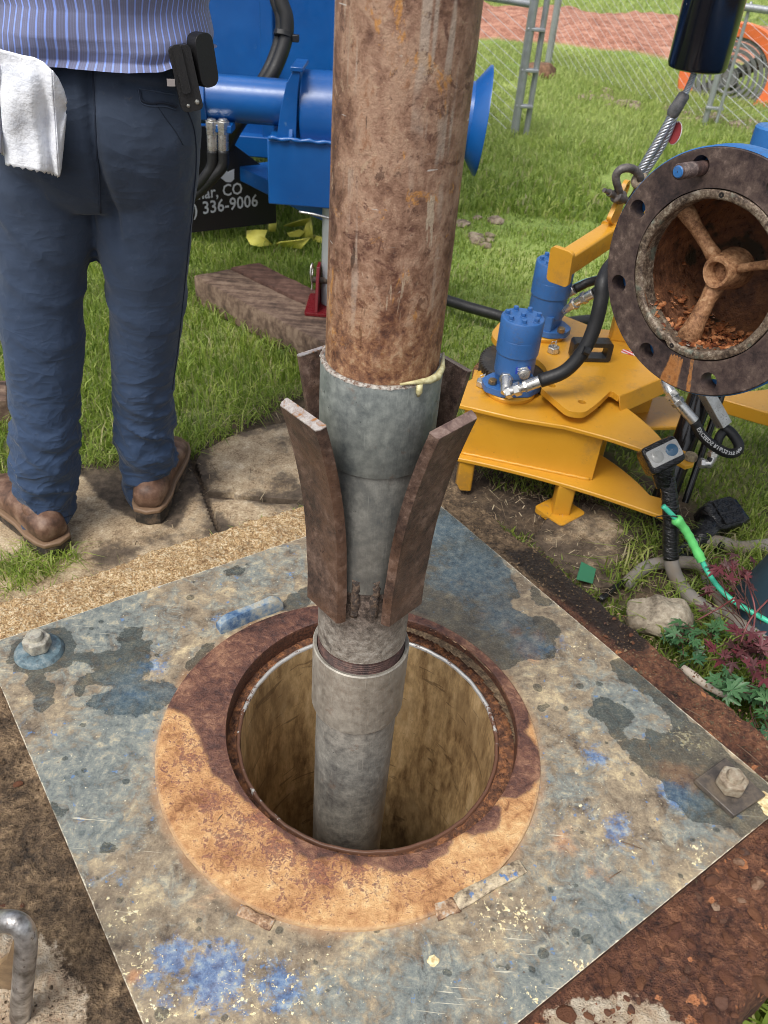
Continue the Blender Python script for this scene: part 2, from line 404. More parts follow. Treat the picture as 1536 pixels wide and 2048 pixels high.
# ---- stones set in the dirt of the plinth
m = Mat('dirt_caked_stone'); n1 = m.noise(35, 4, .6); oi = m.t.nodes.new('ShaderNodeObjectInfo').outputs['Random']
c = m.ramp(oi, [(0, (.12, .052, .034)), (.3, (.16, .070, .042)), (.5, (.10, .062, .050)), (.7, (.20, .09, .048)), (.9, (.14, .07, .05)), (.95, (.32, .20, .13)), (1, (.48, .36, .25))])
MAT_STONE = m.done(m.mix(m.ss(m.add(n1, m.mul(m.noise(160, 4), .5)), .66, .84, 0, .85), c, (.15, .066, .036)), .95, 0, m.bump(m.noise(220, 6, .75), .9, .006), Specular_IOR_Level=.2)
def rock_mesh(name, seed, r=1, flat=.5, sub=1, cuts=7):
    import bmesh
    bm = bmesh.new(); bmesh.ops.create_icosphere(bm, subdivisions=sub, radius=1); rr = random.Random(seed)
    pl = []
    for _ in range(cuts):
        n = Vector((rr.gauss(0, 1), rr.gauss(0, 1), rr.gauss(0, 1))).normalized(); pl.append((n, rr.uniform(.55, .85)))
    for vv in bm.verts:
        for n, d in pl:
            k = vv.co.dot(n)
            if k > d: vv.co -= n*(k-d)
        vv.co = Vector((vv.co.x*r, vv.co.y*r*rr.uniform(.97, 1.03), vv.co.z*r*flat))
    me = bpy.data.meshes.new(name); bm.to_mesh(me); bm.free(); return me
stm = [rock_mesh('stone', k, 1, .5, 2, 16) for k in range(7)]
for me in stm: me.materials.append(MAT_STONE)
cand = []
def put_stones(nw, region, lo, hi, zmn):
    k = 0
    while k < nw:
        p = bil(PQ, rnd.random(), rnd.random()); px = np.array([p])
        if sdpoly(px, PL)[0] > -.012 or not region(p): continue
        r = lo+(hi-lo)*rnd.random()**2.2
        if any((p[0]-q[0])**2+(p[1]-q[1])**2 < (r+q[2])**2*.8 for q in cand): continue
        cand.append((p[0], p[1], r))
        o = bpy.data.objects.new('stone', stm[rnd.randrange(7)]); COL.objects.link(o); o.parent = plinth
        o.location = (p[0], p[1], -.0125+zmn+r*.02); s = r
        o.scale = (s, s*rnd.uniform(.55, 1), s*rnd.uniform(.5, 1.1)); o.rotation_euler = (rnd.uniform(-.25, .25), rnd.uniform(-.25, .25), rnd.uniform(0, 6.3)); k += 1
put_stones(270, lambda p: outside(2, p) > .010 and p[0] > .0, .0055, .0185, .003)
put_stones(40, lambda p: outside(1, p) > .01 and p[1] < 1.15 and outside(2, p) < .01, .003, .007, 0)
put_stones(40, lambda p: outside(3, p) > .012 and p[1] < .9, .0035, .009, 0)
# loose grit
V = []; F = []
k = 0
while k < 9000:
    p = bil(PQ, rnd.random(), rnd.random())
    if sdpoly(np.array([p]), PL)[0] > -.002: continue
    r = rnd.uniform(.0010, .0030)*(1.7 if rnd.random() < .10 else 1); n0 = len(V)
    zc = -.0125+(.006 if outside(0, p) > .02 else 0)
    if outside(0, p) > 0 and rnd.random() < .7: continue
    for i in range(5): V.append((p[0]+rnd.uniform(-r, r), p[1]+rnd.uniform(-r, r), zc+rnd.uniform(-.3, 1.2)*r))
    F += [(n0, n0+1, n0+2), (n0, n0+2, n0+3), (n0+1, n0+3, n0+4), (n0+2, n0+4, n0+1), (n0+3, n0, n0+4)]; k += 1
b = MB(); b.add(V, F); g_ = b.build('grit', MAT_CONC, plinth, smooth=0); g_['kind'] = 'stuff'
for kk in ('gold', 'rustz', 'black', 'pale'):
    setattr_pt(g_.data, kk, {'gold': np.clip(outside(0, np.array(V)[:, :2])/.01, 0, 1), 'rustz': (outside(2, np.array(V)[:, :2]) > 0)*.8, 'black': np.full(len(V), -1.), 'pale': np.full(len(V), -1.)}[kk])

# ---- cracked concrete apron the man stands on
m = Mat('muddy_apron_concrete')
n1 = m.noise(6, 6, .65); n2 = m.noise(45, 6, .7); n3 = m.noise(240, 3, .6)
base = m.ramp(m.mul(m.add(m.add(n2, n3), m.noise(14, 6, .7, seed=6)), .333), [(.40, (.15, .10, .06)), (.47, (.33, .24, .145)), (.54, (.46, .36, .235)), (.62, (.64, .54, .39))])
mud = m.ss(m.add(m.add(n1, m.mul(n2, .35)), m.mul(m.attr('mud'), .5)), .68, .84)
c = m.mix(mud, base, m.ramp(n2, [(.4, (.05, .036, .024)), (.6, (.12, .088, .06))]))
MAT_APRON = m.done(c, .85, 0, m.bump(m.add(n1, m.add(n2, m.mul(n3, .4))), .6, .006))
pav = thing('pavement', (0, 0, 0), None, None); pav['kind'] = 'structure'
APR = [[(-160, 1085), (0, 1012), (90, 965), (158, 930), (235, 912), (300, 915), (382, 925), (408, 985), (443, 1085), (300, 1150), (0, 1260), (-160, 1330)],
       [(388, 925), (400, 900), (470, 868), (540, 850), (595, 838), (680, 835), (760, 850), (780, 930), (700, 1000), (560, 1000), (480, 990), (413, 985)],
       [(413, 991), (480, 996), (560, 1006), (700, 1006), (640, 1060), (450, 1100), (449, 1085)],
       [(1060, 1085), (1085, 1040), (1120, 1000), (1200, 1010), (1290, 1030), (1290, 1062), (1246, 1085), (1258, 1108), (1235, 1130), (1242, 1180), (1190, 1175), (1130, 1140)]]
for ai, poly in enumerate(APR):
    q = [tuple(p[:2]) for p in ats(poly, G+.012)]; Q = []
    for i in range(len(q)):
        a, b_ = np.array(q[i]), np.array(q[(i+1) % len(q)]); k = max(1, int(np.linalg.norm(b_-a)/.02))
        for t in range(k):
            p = a+(b_-a)*t/k; s = .006*vnoise(np.array([p]), 25, 4)[0]; d = (b_-a)/np.linalg.norm(b_-a)
            Q.append((p[0]-d[1]*s, p[1]+d[0]*s))
    lo = np.min(Q, 0); hi = np.max(Q, 0); st = .0065
    xs = np.arange(lo[0]-st, hi[0]+2*st, st); ys = np.arange(lo[1]-st, hi[1]+2*st, st)
    XX, YY = np.meshgrid(xs, ys); PP = np.c_[XX.ravel(), YY.ravel()]; s = sdpoly(PP, Q)
    zz = np.where(s > 0, G+.012+.003*vnoise(PP, 30, 2)+.005*vnoise(PP, 6, 3), G-.03)-np.clip(1-s/.006, 0, 1)**2*.004*(s > 0)
    n_ = len(xs); F = [(j*n_+i, j*n_+i+1, (j+1)*n_+i+1, (j+1)*n_+i) for j in range(len(ys)-1) for i in range(n_-1) if max(s[j*n_+i], s[j*n_+i+1], s[(j+1)*n_+i+1], s[(j+1)*n_+i]) > 0]
    b = MB(); b.add(np.c_[PP, zz], F)
    topd = sdpoly(PP, ats([(140, 900), (360, 900), (390, 960), (380, 1010), (350, 1060), (270, 1040), (200, 1000)], G)) if ai == 0 else -np.ones(len(PP))
    b.at = {'mud': np.clip(topd/.03+.5, 0, 1)*.7+np.clip(1-s/.05, 0, 1)*.35+(.25 if ai == 3 else 0)}
    b.build('slab', MAT_APRON, pav, smooth=60)

# ---- grass
def blades(P, H, W, lean, seed=0, base=None):
    rs = np.random.RandomState(seed); n = len(P); a = rs.rand(n)*2*pi; la = rs.rand(n)*2*pi
    ax = np.c_[np.cos(a), np.sin(a), np.zeros(n)]*(W/2)[:, None]; ln = np.c_[np.cos(la), np.sin(la), np.zeros(n)]*(H*lean*rs.rand(n)**.7)[:, None]
    up = np.c_[np.zeros(n), np.zeros(n), H]
    V = np.stack([P-ax, P+ax, P+ln*.3+up*.55-ax*.85, P+ln*.3+up*.55+ax*.85, P+ln+up*(1-.35*lean)], 1)
    i = np.arange(n)[:, None]*5
    return V.reshape(-1, 3), i, np.repeat(rs.rand(n), 5)
def grass_obj(name, sets, mat, label=None, cat='grass'):
    V = []; Q = []; T = []; R = []; nb = 0
    for P, H, W, lean, sd in sets:
        v_, i, r = blades(P, H, W, lean, sd); V.append(v_); i = i+nb; nb += len(v_)
        Q.append(np.concatenate([i+[[0, 1, 3, 2]]])); T.append(i+[[2, 3, 4]]); R.append(r)
    V = np.concatenate(V); Q = np.concatenate(Q); T = np.concatenate(T); R = np.concatenate(R)
    me = bpy.data.meshes.new(name); nq, nt = len(Q), len(T)
    me.vertices.add(len(V)); me.vertices.foreach_set('co', V.astype(np.float32).ravel())
    me.loops.add(nq*4+nt*3); me.loops.foreach_set('vertex_index', np.concatenate([Q.ravel(), T.ravel()]).astype(np.int32))
    me.polygons.add(nq+nt)
    me.polygons.foreach_set('loop_start', np.concatenate([np.arange(nq)*4, nq*4+np.arange(nt)*3]).astype(np.int32))
    me.update(calc_edges=True); me.validate()
    setattr_pt(me, 'tint', R); me.materials.append(mat)
    o = bpy.data.objects.new(name, me); COL.objects.link(o); o['kind'] = 'stuff'
    if label: tag(o, label, cat)
    return o
m = Mat('grass_blade'); tt = m.attr('tint'); big = m.noise(.9, 4, .6); mid = m.noise(6, 3, .6)
col = m.ramp(tt, [(0, (.13, .20, .03)), (.4, (.30, .41, .065)), (.72, (.43, .54, .11)), (.88, (.60, .64, .20)), (.95, (.52, .47, .24)), (1, (.55, .48, .30))])
col = m.mix(m.ss(mid, .35, .65, 0, .4), col, (.16, .26, .04))
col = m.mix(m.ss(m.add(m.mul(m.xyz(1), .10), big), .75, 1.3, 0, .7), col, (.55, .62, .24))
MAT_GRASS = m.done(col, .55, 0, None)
tr = m.t.nodes.new('ShaderNodeBsdfTranslucent'); m.set(tr.inputs[0], col); ms = m.t.nodes.new('ShaderNodeMixShader'); ms.inputs[0].default_value = .58
m.t.links.new(m.b.outputs[0], ms.inputs[1]); m.t.links.new(tr.outputs[0], ms.inputs[2]); m.t.links.new(ms.outputs[0], m.out.inputs[0])
def scatter(n, y0, y1, sd, xpad=.5, x0=None, x1=None, pw=1.0):
    rs = np.random.RandomState(sd); yv = y0+(y1-y0)*rs.rand(n)**pw
    lo = -(.60*yv+xpad) if x0 is None else np.full(n, x0); hi = .62*yv+xpad if x1 is None else np.full(n, x1)
    return np.c_[lo+(hi-lo)*rs.rand(n), yv], rs
def keepg(P, edge=.0):
    k = (sdpoly(P, BARE)+.03*vnoise(P, 9, 4) < edge) & (sdpoly(P, PQ) < -.01)
    return k
BO = ats([(388, 548), (459, 537), (519, 526), (700, 620), (720, 717)], -.12)
def zg(P): return np.full(len(P), G-.006)
sets = []
P, rs = scatter(150000, .9, 4.2, 1, .8)
k = keepg(P) & (sdpoly(P, BO) < 0) ; P = P[k]; clump = vnoise(P, 7, 6)
P = P[clump+rs.rand(len(P))*1.1 > .0]; clump = vnoise(P, 7, 6); left = np.clip(1-(P[:, 0]+.1)*1.5, .45, 1)
sets.append((np.c_[P, zg(P)], (.038+.040*rs.rand(len(P))+.018*clump)*left, .0028+.003*rs.rand(len(P)), .75, 5))
P, rs = scatter(95000, 4.0, 9.2, 2, .6)
hh = vnoise(P, 2.2, 8); P = P[hh > -.35]; hh = vnoise(P, 2.2, 8)
sets.append((np.c_[P, zg(P)], .04+.045*rs.rand(len(P))+.01*hh, .007+.006*rs.rand(len(P)), .8, 6))
P, rs = scatter(42000, 11.7, 34, 3, 1, pw=1.6)
sets.append((np.c_[P, G+.05*np.clip((P[:, 1]-12)/10, 0, 6)-.01], .06+.07*rs.rand(len(P)), .022+.02*rs.rand(len(P)), .8, 7))
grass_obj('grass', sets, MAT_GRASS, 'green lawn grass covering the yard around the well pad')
# overhanging tufts at the apron's edge and sparse weeds by the cables
sets = []
def patch(poly, n, sd, z=G):
    q = np.array([p[:2] for p in ats(poly, z)]); rs = np.random.RandomState(sd); lo, hi = q.min(0), q.max(0)
    P = lo+(hi-lo)*rs.rand(n, 2); return P[(sdpoly(P, q) > 0) & (sdpoly(P, PQ) < -.004)], rs
P, rs = patch([(0, 1150), (30, 1115), (120, 1105), (170, 1120), (90, 1170), (20, 1200)], 900, 4)
sets.append((np.c_[P, np.full(len(P), G)], .02+.055*rs.rand(len(P)), .002+.002*rs.rand(len(P)), 1.6, 3))
P, rs = patch([(-60, 1010), (150, 920), (380, 900), (430, 860), (520, 800), (600, 770), (610, 790), (530, 840), (440, 890), (385, 925), (270, 935), (150, 950), (0, 1010)], 6500, 8)
sets.append((np.c_[P, np.full(len(P), G+.005)], .03+.05*rs.rand(len(P)), .002+.003*rs.rand(len(P)), 1.7, 4))
P, rs = patch([(930, 920), (1100, 955), (1240, 950), (1330, 1000), (1300, 1090), (1250, 1110), (1220, 1010), (1000, 985)], 1700, 9)
sets.append((np.c_[P, np.full(len(P), G)], .02+.05*rs.rand(len(P)), .002+.002*rs.rand(len(P)), 1.8, 11))
P, rs = patch([(1200, 1150), (1330, 1060), (1536, 1000), (1700, 1050), (1700, 1500), (1536, 1500), (1300, 1300)], 5200, 12)
k = vnoise(P, 9, 3) > -.15; P = P[k]
sets.append((np.c_[P, np.full(len(P), G)], .03+.08*rs.rand(len(P)), .0022+.003*rs.rand(len(P)), 1.4, 13))
P, rs = patch([(1380, 2100), (1600, 1900), (1700, 2000), (1600, 2200)], 900, 15)
sets.append((np.c_[P, np.full(len(P), G)], .05+.12*rs.rand(len(P)), .005+.006*rs.rand(len(P)), 1.0, 16))
grass_obj('grass', sets, MAT_GRASS, 'ragged grass tufts and weeds at the edges of the concrete')
# straw, dead stems and roots
m = Mat('dry_straw'); c = m.ramp(m.attr('tint'), [(0, (.10, .07, .045)), (.5, (.28, .21, .13)), (1, (.5, .42, .28))]); MAT_STRAW = m.done(c, .8)
sets = []
for poly, n, sd in (([(930, 900), (1250, 960), (1330, 1000), (1480, 1000), (1700, 1060), (1700, 1500), (1300, 1300), (1150, 1150), (960, 1030)], 2600, 31),
                    ([(400, 930), (620, 900), (620, 1010), (460, 1050), (380, 1080), (200, 1130), (100, 1160)], 90, 32),
                    ([(380, 905), (450, 860), (600, 770), (640, 830), (480, 870), (400, 920)], 160, 33)):
    P, rs = patch(poly, n, sd); sets.append((np.c_[P, np.full(len(P), G+.012)], .004+.02*rs.rand(len(P)), .0012+.0015*rs.rand(len(P)), 4.0, sd))
grass_obj('straw', sets, MAT_STRAW, 'dead straw and root litter on the muddy ground by the yellow tool', 'litter')
# clods along the fence line and in the lawn
m = Mat('dry_clod'); c = m.ramp(m.noise(25, 6, .7), [(.35, (.10, .075, .05)), (.5, (.27, .21, .15)), (.65, (.42, .35, .26))]); MAT_CLOD = m.done(c, .95, 0, m.bump(m.noise(60, 5), .8, .01))
b = MB()
def clod(x, y, r):
    me = rock_mesh('tmp', rnd.random(), 1, .5, 2, 5); V = np.array([vv.co[:] for vv in me.vertices]); V *= (1+.25*vnoise(V*1.7+x*9, 1.5, 3))[:, None]*r
    b.add(V+np.array([x, y, G]), [tuple(p.vertices) for p in me.polygons]); bpy.data.meshes.remove(me)
for (x0, y0), (x1, y1), n, r in (((1160, 190), (1270, 210), 20, .07), ((1330, 225), (1560, 262), 42, .07), ((950, 470), (985, 478), 9, .045)):
    a, c_ = at(x0, y0, G), at(x1, y1, G)
    for i in range(n):
        t = rnd.random(); p = a+(c_-a)*t; clod(p[0]+rnd.gauss(0, .03), p[1]+rnd.gauss(0, .12), r*rnd.uniform(.3, 1))
tag(b.build('soil_clods', MAT_CLOD, smooth=50), 'dry crumbly soil clods along the fence line in the lawn', 'soil', kind='stuff')
# ================================================================== STEEL PLATE AND WELL
N = 210
u, v = np.meshgrid(np.linspace(0, 1, N), np.linspace(0, 1, N)); U, V = u.ravel(), v.ravel()
P = bil(PL, U, V); rr = np.hypot(*(P-RC).T)
F = [(j*N+i, (j+1)*N+i, (j+1)*N+i+1, j*N+i+1) for j in range(N-1) for i in range(N-1) if rr[j*N+i] > .284 or rr[(j+1)*N+i+1] > .284]
plate = thing('base_plate', (PL.mean(0)[0], PL.mean(0)[1], -.012), 'square steel plate with peeling blue grey paint and rusty ring around the open well', 'steel plate')
loop = [j for j in range(N)] + [i*N+N-1 for i in range(1, N)] + [(N-1)*N+i for i in range(N-2, -1, -1)] + [i*N for i in range(N-2, 0, -1)]
nl = len(loop); lw = .0012*vnoise(P[loop], 60, 3)
zt = .0006*vnoise(P, 9, 2)+.00035*vnoise(P, 60, 4)
sid = np.c_[P[loop], np.full(nl, -.0118)]
b = MB(); b.add(np.c_[P, zt], F); b.add(np.c_[P[loop], zt[loop]], []); b.add(sid, [])
o1 = N*N
b.f += [(o1+i, o1+(i+1) % nl, o1+nl+(i+1) % nl, o1+nl+i) for i in range(nl)]
AP = np.concatenate([P, P[loop], P[loop]])
def px(poly): return [tuple(p[:2]) for p in ats(poly, 0)]
WET = [[(15, 1320), (20, 1290), (60, 1265), (130, 1255), (150, 1280), (150, 1310), (140, 1330), (110, 1342), (70, 1350), (30, 1345)],
       [(55, 1335), (85, 1345), (108, 1375), (105, 1405), (85, 1427), (62, 1422), (68, 1395), (48, 1368)],
       [(140, 1305), (200, 1303), (240, 1300), (232, 1275), (245, 1258), (285, 1257), (275, 1280), (300, 1285), (302, 1310), (325, 1297), (322, 1315), (302, 1312), (296, 1350), (280, 1360), (345, 1370), (362, 1375), (345, 1410), (270, 1432), (215, 1428), (168, 1412), (185, 1390), (235, 1378), (240, 1368), (175, 1372), (165, 1395), (148, 1388), (150, 1360), (190, 1345), (180, 1325), (145, 1322)],
       [(430, 1285), (408, 1325), (370, 1350), (367, 1328), (385, 1312), (410, 1292)],
       [(1000, 1115), (1035, 1167), (1038, 1195), (1017, 1209), (1035, 1223), (1059, 1230), (1101, 1237), (1122, 1258), (1112, 1290), (1112, 1314), (1080, 1324), (1059, 1314), (1021, 1335), (990, 1345), (960, 1330), (930, 1290), (890, 1262), (850, 1240), (800, 1225), (820, 1100), (850, 1000), (880, 1010), (935, 1050)],
       [(1060, 1170), (1080, 1185), (1108, 1208), (1085, 1212), (1062, 1200)],
       [(1222, 1325), (1244, 1314), (1280, 1335), (1320, 1384), (1356, 1415), (1384, 1440), (1440, 1490), (1500, 1545), (1600, 1602), (1480, 1680), (1470, 1662), (1440, 1650), (1420, 1642), (1385, 1640), (1340, 1600), (1325, 1565), (1300, 1550), (1280, 1535), (1250, 1500), (1238, 1485), (1290, 1480), (1292, 1458), (1330, 1465), (1345, 1452), (1338, 1432), (1310, 1410), (1300, 1395), (1270, 1370), (1240, 1360), (1228, 1345)],
       [(1188, 1400), (1200, 1397), (1225, 1402), (1255, 1415), (1262, 1430), (1265, 1455), (1245, 1460), (1250, 1478), (1225, 1475), (1205, 1445), (1182, 1425)],
       [(205, 1685), (222, 1682), (235, 1700), (230, 1712), (205, 1700)], [(98, 1595), (112, 1612), (135, 1620), (128, 1640), (108, 1632)],
       [(450, 1140), (475, 1130), (497, 1140), (480, 1152), (455, 1150)], [(560, 1205), (620, 1170), (620, 1215), (560, 1225)]]
SPOT = [(600, 1192, 8), (582, 1193, 6), (380, 1195, 7), (202, 1243, 5), (183, 1257, 5), (215, 1270, 6), (1198, 1368, 8), (1160, 1372, 7), (1132, 1418, 7), (1082, 1417, 7), (1248, 1403, 5), (1280, 1405, 4), (848, 1742, 8), (833, 1747, 7), (1152, 1865, 9), (1175, 1880, 11), (1085, 1908, 11), (323, 2028, 13), (398, 1840, 5), (398, 1860, 6), (559, 1860, 8), (1270, 1795, 6), (1150, 1770, 6), (130, 1518, 5), (168, 1541, 5), (252, 1562, 6), (1433, 1660, 6), (1385, 1680, 6), (197, 1755, 6), (240, 1800, 6), (490, 1920, 6), (420, 1893, 5), (450, 2035, 8), (1064, 1940, 7), (1100, 1780, 4), (1255, 1625, 4), (1075, 1375, 9), (1235, 1470, 5), (1165, 1665, 4), (980, 1870, 4), (893, 1945, 6), (752, 1860, 5), (630, 1925, 5), (330, 1450, 4), (165, 1450, 5), (265, 1505, 4), (310, 1560, 3)]
def clampd(d, k=.02): return np.clip(d, -k, k)
wet = np.full(len(AP), -.02)
for p in WET: wet = np.maximum(wet, clampd(sdpoly(AP, px(p))))
spots = np.full(len(AP), -.02); sr = random.Random(3)
for x, y, r in SPOT+[(sr.uniform(60, 1500), sr.uniform(1100, 2040), sr.uniform(2, 4.5)) for _ in range(110)]:
    c0 = at(x, y, 0)[:2]; r0 = abs(at(x+r, y, 0)[0]-c0[0])
    spots = np.maximum(spots, clampd(r0-np.hypot(*(AP-c0).T)))
def gau(L):
    s = np.zeros(len(AP))
    for x, y, r, k in L:
        c0 = at(x, y, 0)[:2]; r0 = abs(at(x+r, y, 0)[0]-c0[0]); s = np.maximum(s, k*np.exp(-(((AP-c0)**2).sum(1))/r0**2))
    return s
blue = gau([(430, 1950, 95, 1), (350, 1915, 60, .9), (560, 1975, 80, .8), (650, 1990, 60, .5), (300, 1960, 50, .6), (230, 1750, 45, .6), (1185, 1510, 45, .7), (1240, 1660, 60, .8), (1160, 1620, 40, .6), (1350, 1590, 45, .9), (1110, 1640, 40, .5), (300, 1330, 60, .7), (260, 1395, 70, .6), (1090, 1300, 40, .7), (1130, 1290, 50, .5), (440, 1240, 40, .6), (1270, 1800, 60, .5), (1200, 1840, 60, .5), (330, 2000, 60, .6), (480, 2020, 80, .6), (760, 2010, 90, .35), (1060, 1960, 50, .4), (180, 1760, 40, .5), (1050, 1660, 40, .4), (180, 1540, 60, .3)])
chipz = gau([(1040, 1830, 50, .9), (1370, 1475, 40, 1), (1400, 1490, 35, .8), (1395, 1710, 40, .8), (1000, 1850, 60, .7), (250, 1830, 50, .8), (280, 1930, 60, .7), (1010, 2000, 40, .5), (320, 2040, 60, .8), (1250, 1690, 70, .4), (600, 1985, 120, .5), (500, 1990, 90, .7), (150, 1800, 60, .5), (1180, 1640, 70, .45), (1060, 1140, 40, .6), (1160, 1290, 40, .5), (1555, 1610, 40, 1), (930, 1060, 40, .5), (410, 1130, 60, .4), (1160, 1930, 25, 1), (1070, 1990, 25, .9)])
orange = gau([(1060, 1300, 38, .9), (1030, 1260, 30, .8), (1080, 1270, 30, .7), (965, 1225, 40, .5), (1370, 1560, 50, .8), (1330, 1540, 40, .6), (1400, 1540, 40, .5), (1130, 1690, 60, .6), (1200, 1730, 60, .5), (1050, 1620, 50, .5), (1000, 1780, 60, .4), (420, 1800, 70, .5), (300, 1870, 50, .5), (270, 1950, 22, .9), (1260, 1440, 20, .5)])
grey = gau([(150, 1550, 120, .9), (250, 1450, 110, .8), (1260, 1420, 100, .7), (1230, 1850, 120, .8), (1080, 1990, 100, .9), (1400, 1650, 80, .8), (200, 1250, 160, .8), (500, 1160, 160, .35), (900, 1050, 90, .9), (950, 1110, 80, .9), (180, 1660, 90, .7), (850, 2000, 130, .8), (1150, 1560, 70, .5), (700, 2020, 120, .5)])
dring = np.hypot(*(AP-RC).T)-RR; pedge = sdpoly(AP, PL)
wbl = gau([(950, 1150, 120, 1), (1010, 1230, 90, .9), (890, 1060, 80, .9), (1060, 1290, 60, 1), (250, 1395, 80, 1), (330, 1385, 60, .9), (290, 1335, 50, .7), (1380, 1600, 60, .8), (90, 1400, 40, .6)])
b.at = {'wbl': wbl, 'wet': wet, 'spots': spots, 'blue': blue, 'chipz': chipz, 'orange': orange, 'grey': grey, 'dring': np.clip(dring, -.05, .3), 'pedge': np.clip(pedge, 0, .05),
        'side': np.r_[np.zeros(N*N), np.ones(2*nl)]}
m = Mat('peeling_plate_paint')
n0 = m.noise(5, 4, .6, dist=.6); n1 = m.noise(16, 7, .68, dist=.4); n2 = m.noise(70, 6, .7); n3 = m.noise(260, 5, .7); n4 = m.noise(32, 8, .75, seed=7, dist=.8)
tan = m.ramp(m.add(m.mul(n1, .52), m.add(m.mul(n2, .32), m.mul(n3, .16))), [(.39, (.085, .062, .042)), (.46, (.20, .155, .105)), (.53, (.315, .25, .165)), (.61, (.56, .45, .27))])
gry = m.ramp(m.add(m.mul(n4, .52), m.add(m.mul(n2, .32), m.mul(n3, .16))), [(.40, (.062, .076, .080)), (.46, (.130, .150, .145)), (.53, (.220, .235, .210)), (.61, (.44, .39, .27))])
gm = m.ss(m.add(m.add(m.mul(m.attr('grey'), .34), n4), m.mul(n0, .35)), .68, .90)
c = m.mix(gm, tan, gry)
c = m.mix(m.mul(m.ss(m.add(m.mul(m.attr('orange'), .42), m.mul(n1, .8)), .56, .76), .8), c, m.ramp(n2, [(.35, (.25, .10, .045)), (.5, (.46, .23, .11)), (.65, (.60, .36, .20))]))
hal = m.ss(m.add(m.attr('dring'), m.mul(m.m('SUBTRACT', n1, .5), .05)), .014, -.004)
c = m.mix(m.mul(hal, .40), c, (.50, .28, .14))
bl = m.ss(m.add(m.mul(m.attr('blue'), .36), m.mul(m.add(n4, m.noise(95, 6, .75, seed=33)), .5)), .68, .80)
c = m.mix(m.mul(bl, .66), c, m.ramp(n2, [(.38, (.03, .09, .24)), (.5, (.07, .19, .42)), (.62, (.24, .36, .48)), (.7, (.45, .46, .40))]))
bl2 = m.ss(m.noise(45, 4, .6, seed=12), .655, .68)
c = m.mix(m.mul(bl2, .75), c, (.10, .20, .38))
# cream flakes, scratches, rust pits
fl = m.ss(m.add(m.mul(m.attr('chipz'), .17), m.noise(120, 5, .7, seed=9)), .675, .69)
c = m.mix(fl, c, m.ramp(n3, [(.4, (.72, .58, .30)), (.6, (.86, .79, .55))]))
edg = m.ss(m.add(m.attr('pedge'), m.m('MULTIPLY', m.noise(55, 6, .8, seed=50), -.0115)), -.0042, -.0056)
c = m.mix(m.mul(edg, .9), c, m.ramp(n3, [(.42, (.42, .36, .27)), (.58, (.85, .79, .6))]))
for sd_, ro in ((1, .5), (5, 2.2), (9, 1.25)):
    vv = m.map(scale=(7, 240, 1), rot=(0, 0, ro)); s_ = m.noise(1, 2, .5, vec=vv, seed=sd_, dist=.3)
    s2 = m.ss(m.noise(9, 3, .5, seed=sd_+20), .5, .62)
    c = m.mix(m.mul(m.mul(m.ss(s_, .715, .735), s2), .6), c, (.72, .66, .5))
pit = m.ss(m.noise(34, 6, .75, seed=15, dist=1.0), .705, .715)
c = m.mix(pit, c, m.ramp(n3, [(.4, (.16, .065, .035)), (.6, (.36, .17, .09))]))
c = m.mix(m.ss(m.noise(150, 3, .6, seed=21), .67, .70, 0, .8), c, (.11, .07, .05))
c = m.mix(m.ss(m.noise(190, 3, .6, seed=23), .69, .71, 0, .8), c, (.80, .74, .55))
c = m.mix(m.ss(m.noise(12, 8, .8, seed=27, dist=1.5), .60, .66, 0, .5), c, (.20, .13, .08))
c = m.mix(m.ss(m.noise(22, 8, .8, seed=29, dist=1.2), .62, .66, 0, .55), c, (.13, .19, .24))
wg = m.add(m.add(m.mul(m.m('SUBTRACT', n1, .5), .020), m.mul(m.m('SUBTRACT', m.noise(38, 3, .6, seed=44), .5), .030)), m.add(m.mul(m.m('SUBTRACT', n2, .5), .014), m.mul(m.m('SUBTRACT', n3, .5), .007)))
wt_ = m.ss(m.add(m.attr('wet'), wg), -.0012, .0006)
sp_ = m.ss(m.add(m.attr('spots'), m.mul(wg, .35)), -.0010, .0003)
ww = m.m('MAXIMUM', wt_, m.mul(sp_, .9))
c = m.mix(m.mul(ww, .88), c, m.mix(.42, m.mix(1.0, c, (.40, .40, .38), 'MULTIPLY'), (.048, .062, .062)))
c = m.mix(m.mul(ww, m.mul(m.ss(m.add(m.attr('wbl'), m.mul(m.m('SUBTRACT', n4, .5), 1.6)), .35, .95), .5)), c, m.ramp(n2, [(.36, (.045, .085, .125)), (.5, (.10, .155, .19)), (.64, (.20, .24, .25))]))
c = m.mix(m.attr('side'), c, m.ramp(n2, [(.4, (.05, .025, .018)), (.6, (.16, .07, .04))]))
hh = m.add(m.add(m.mul(n2, .5), m.mul(fl, .35)), m.add(m.mul(pit, -1.0), m.mul(n3, .25)))
MAT_PLATE = m.done(c, m.mix(ww, m.ss(n2, .3, .7, .42, .75), m.ss(n3, .3, .7, .16, .34)), 0, m.bump(hh, .6, .004), Specular_IOR_Level=.45)
b.build('plate', MAT_PLATE, plate, smooth=50)

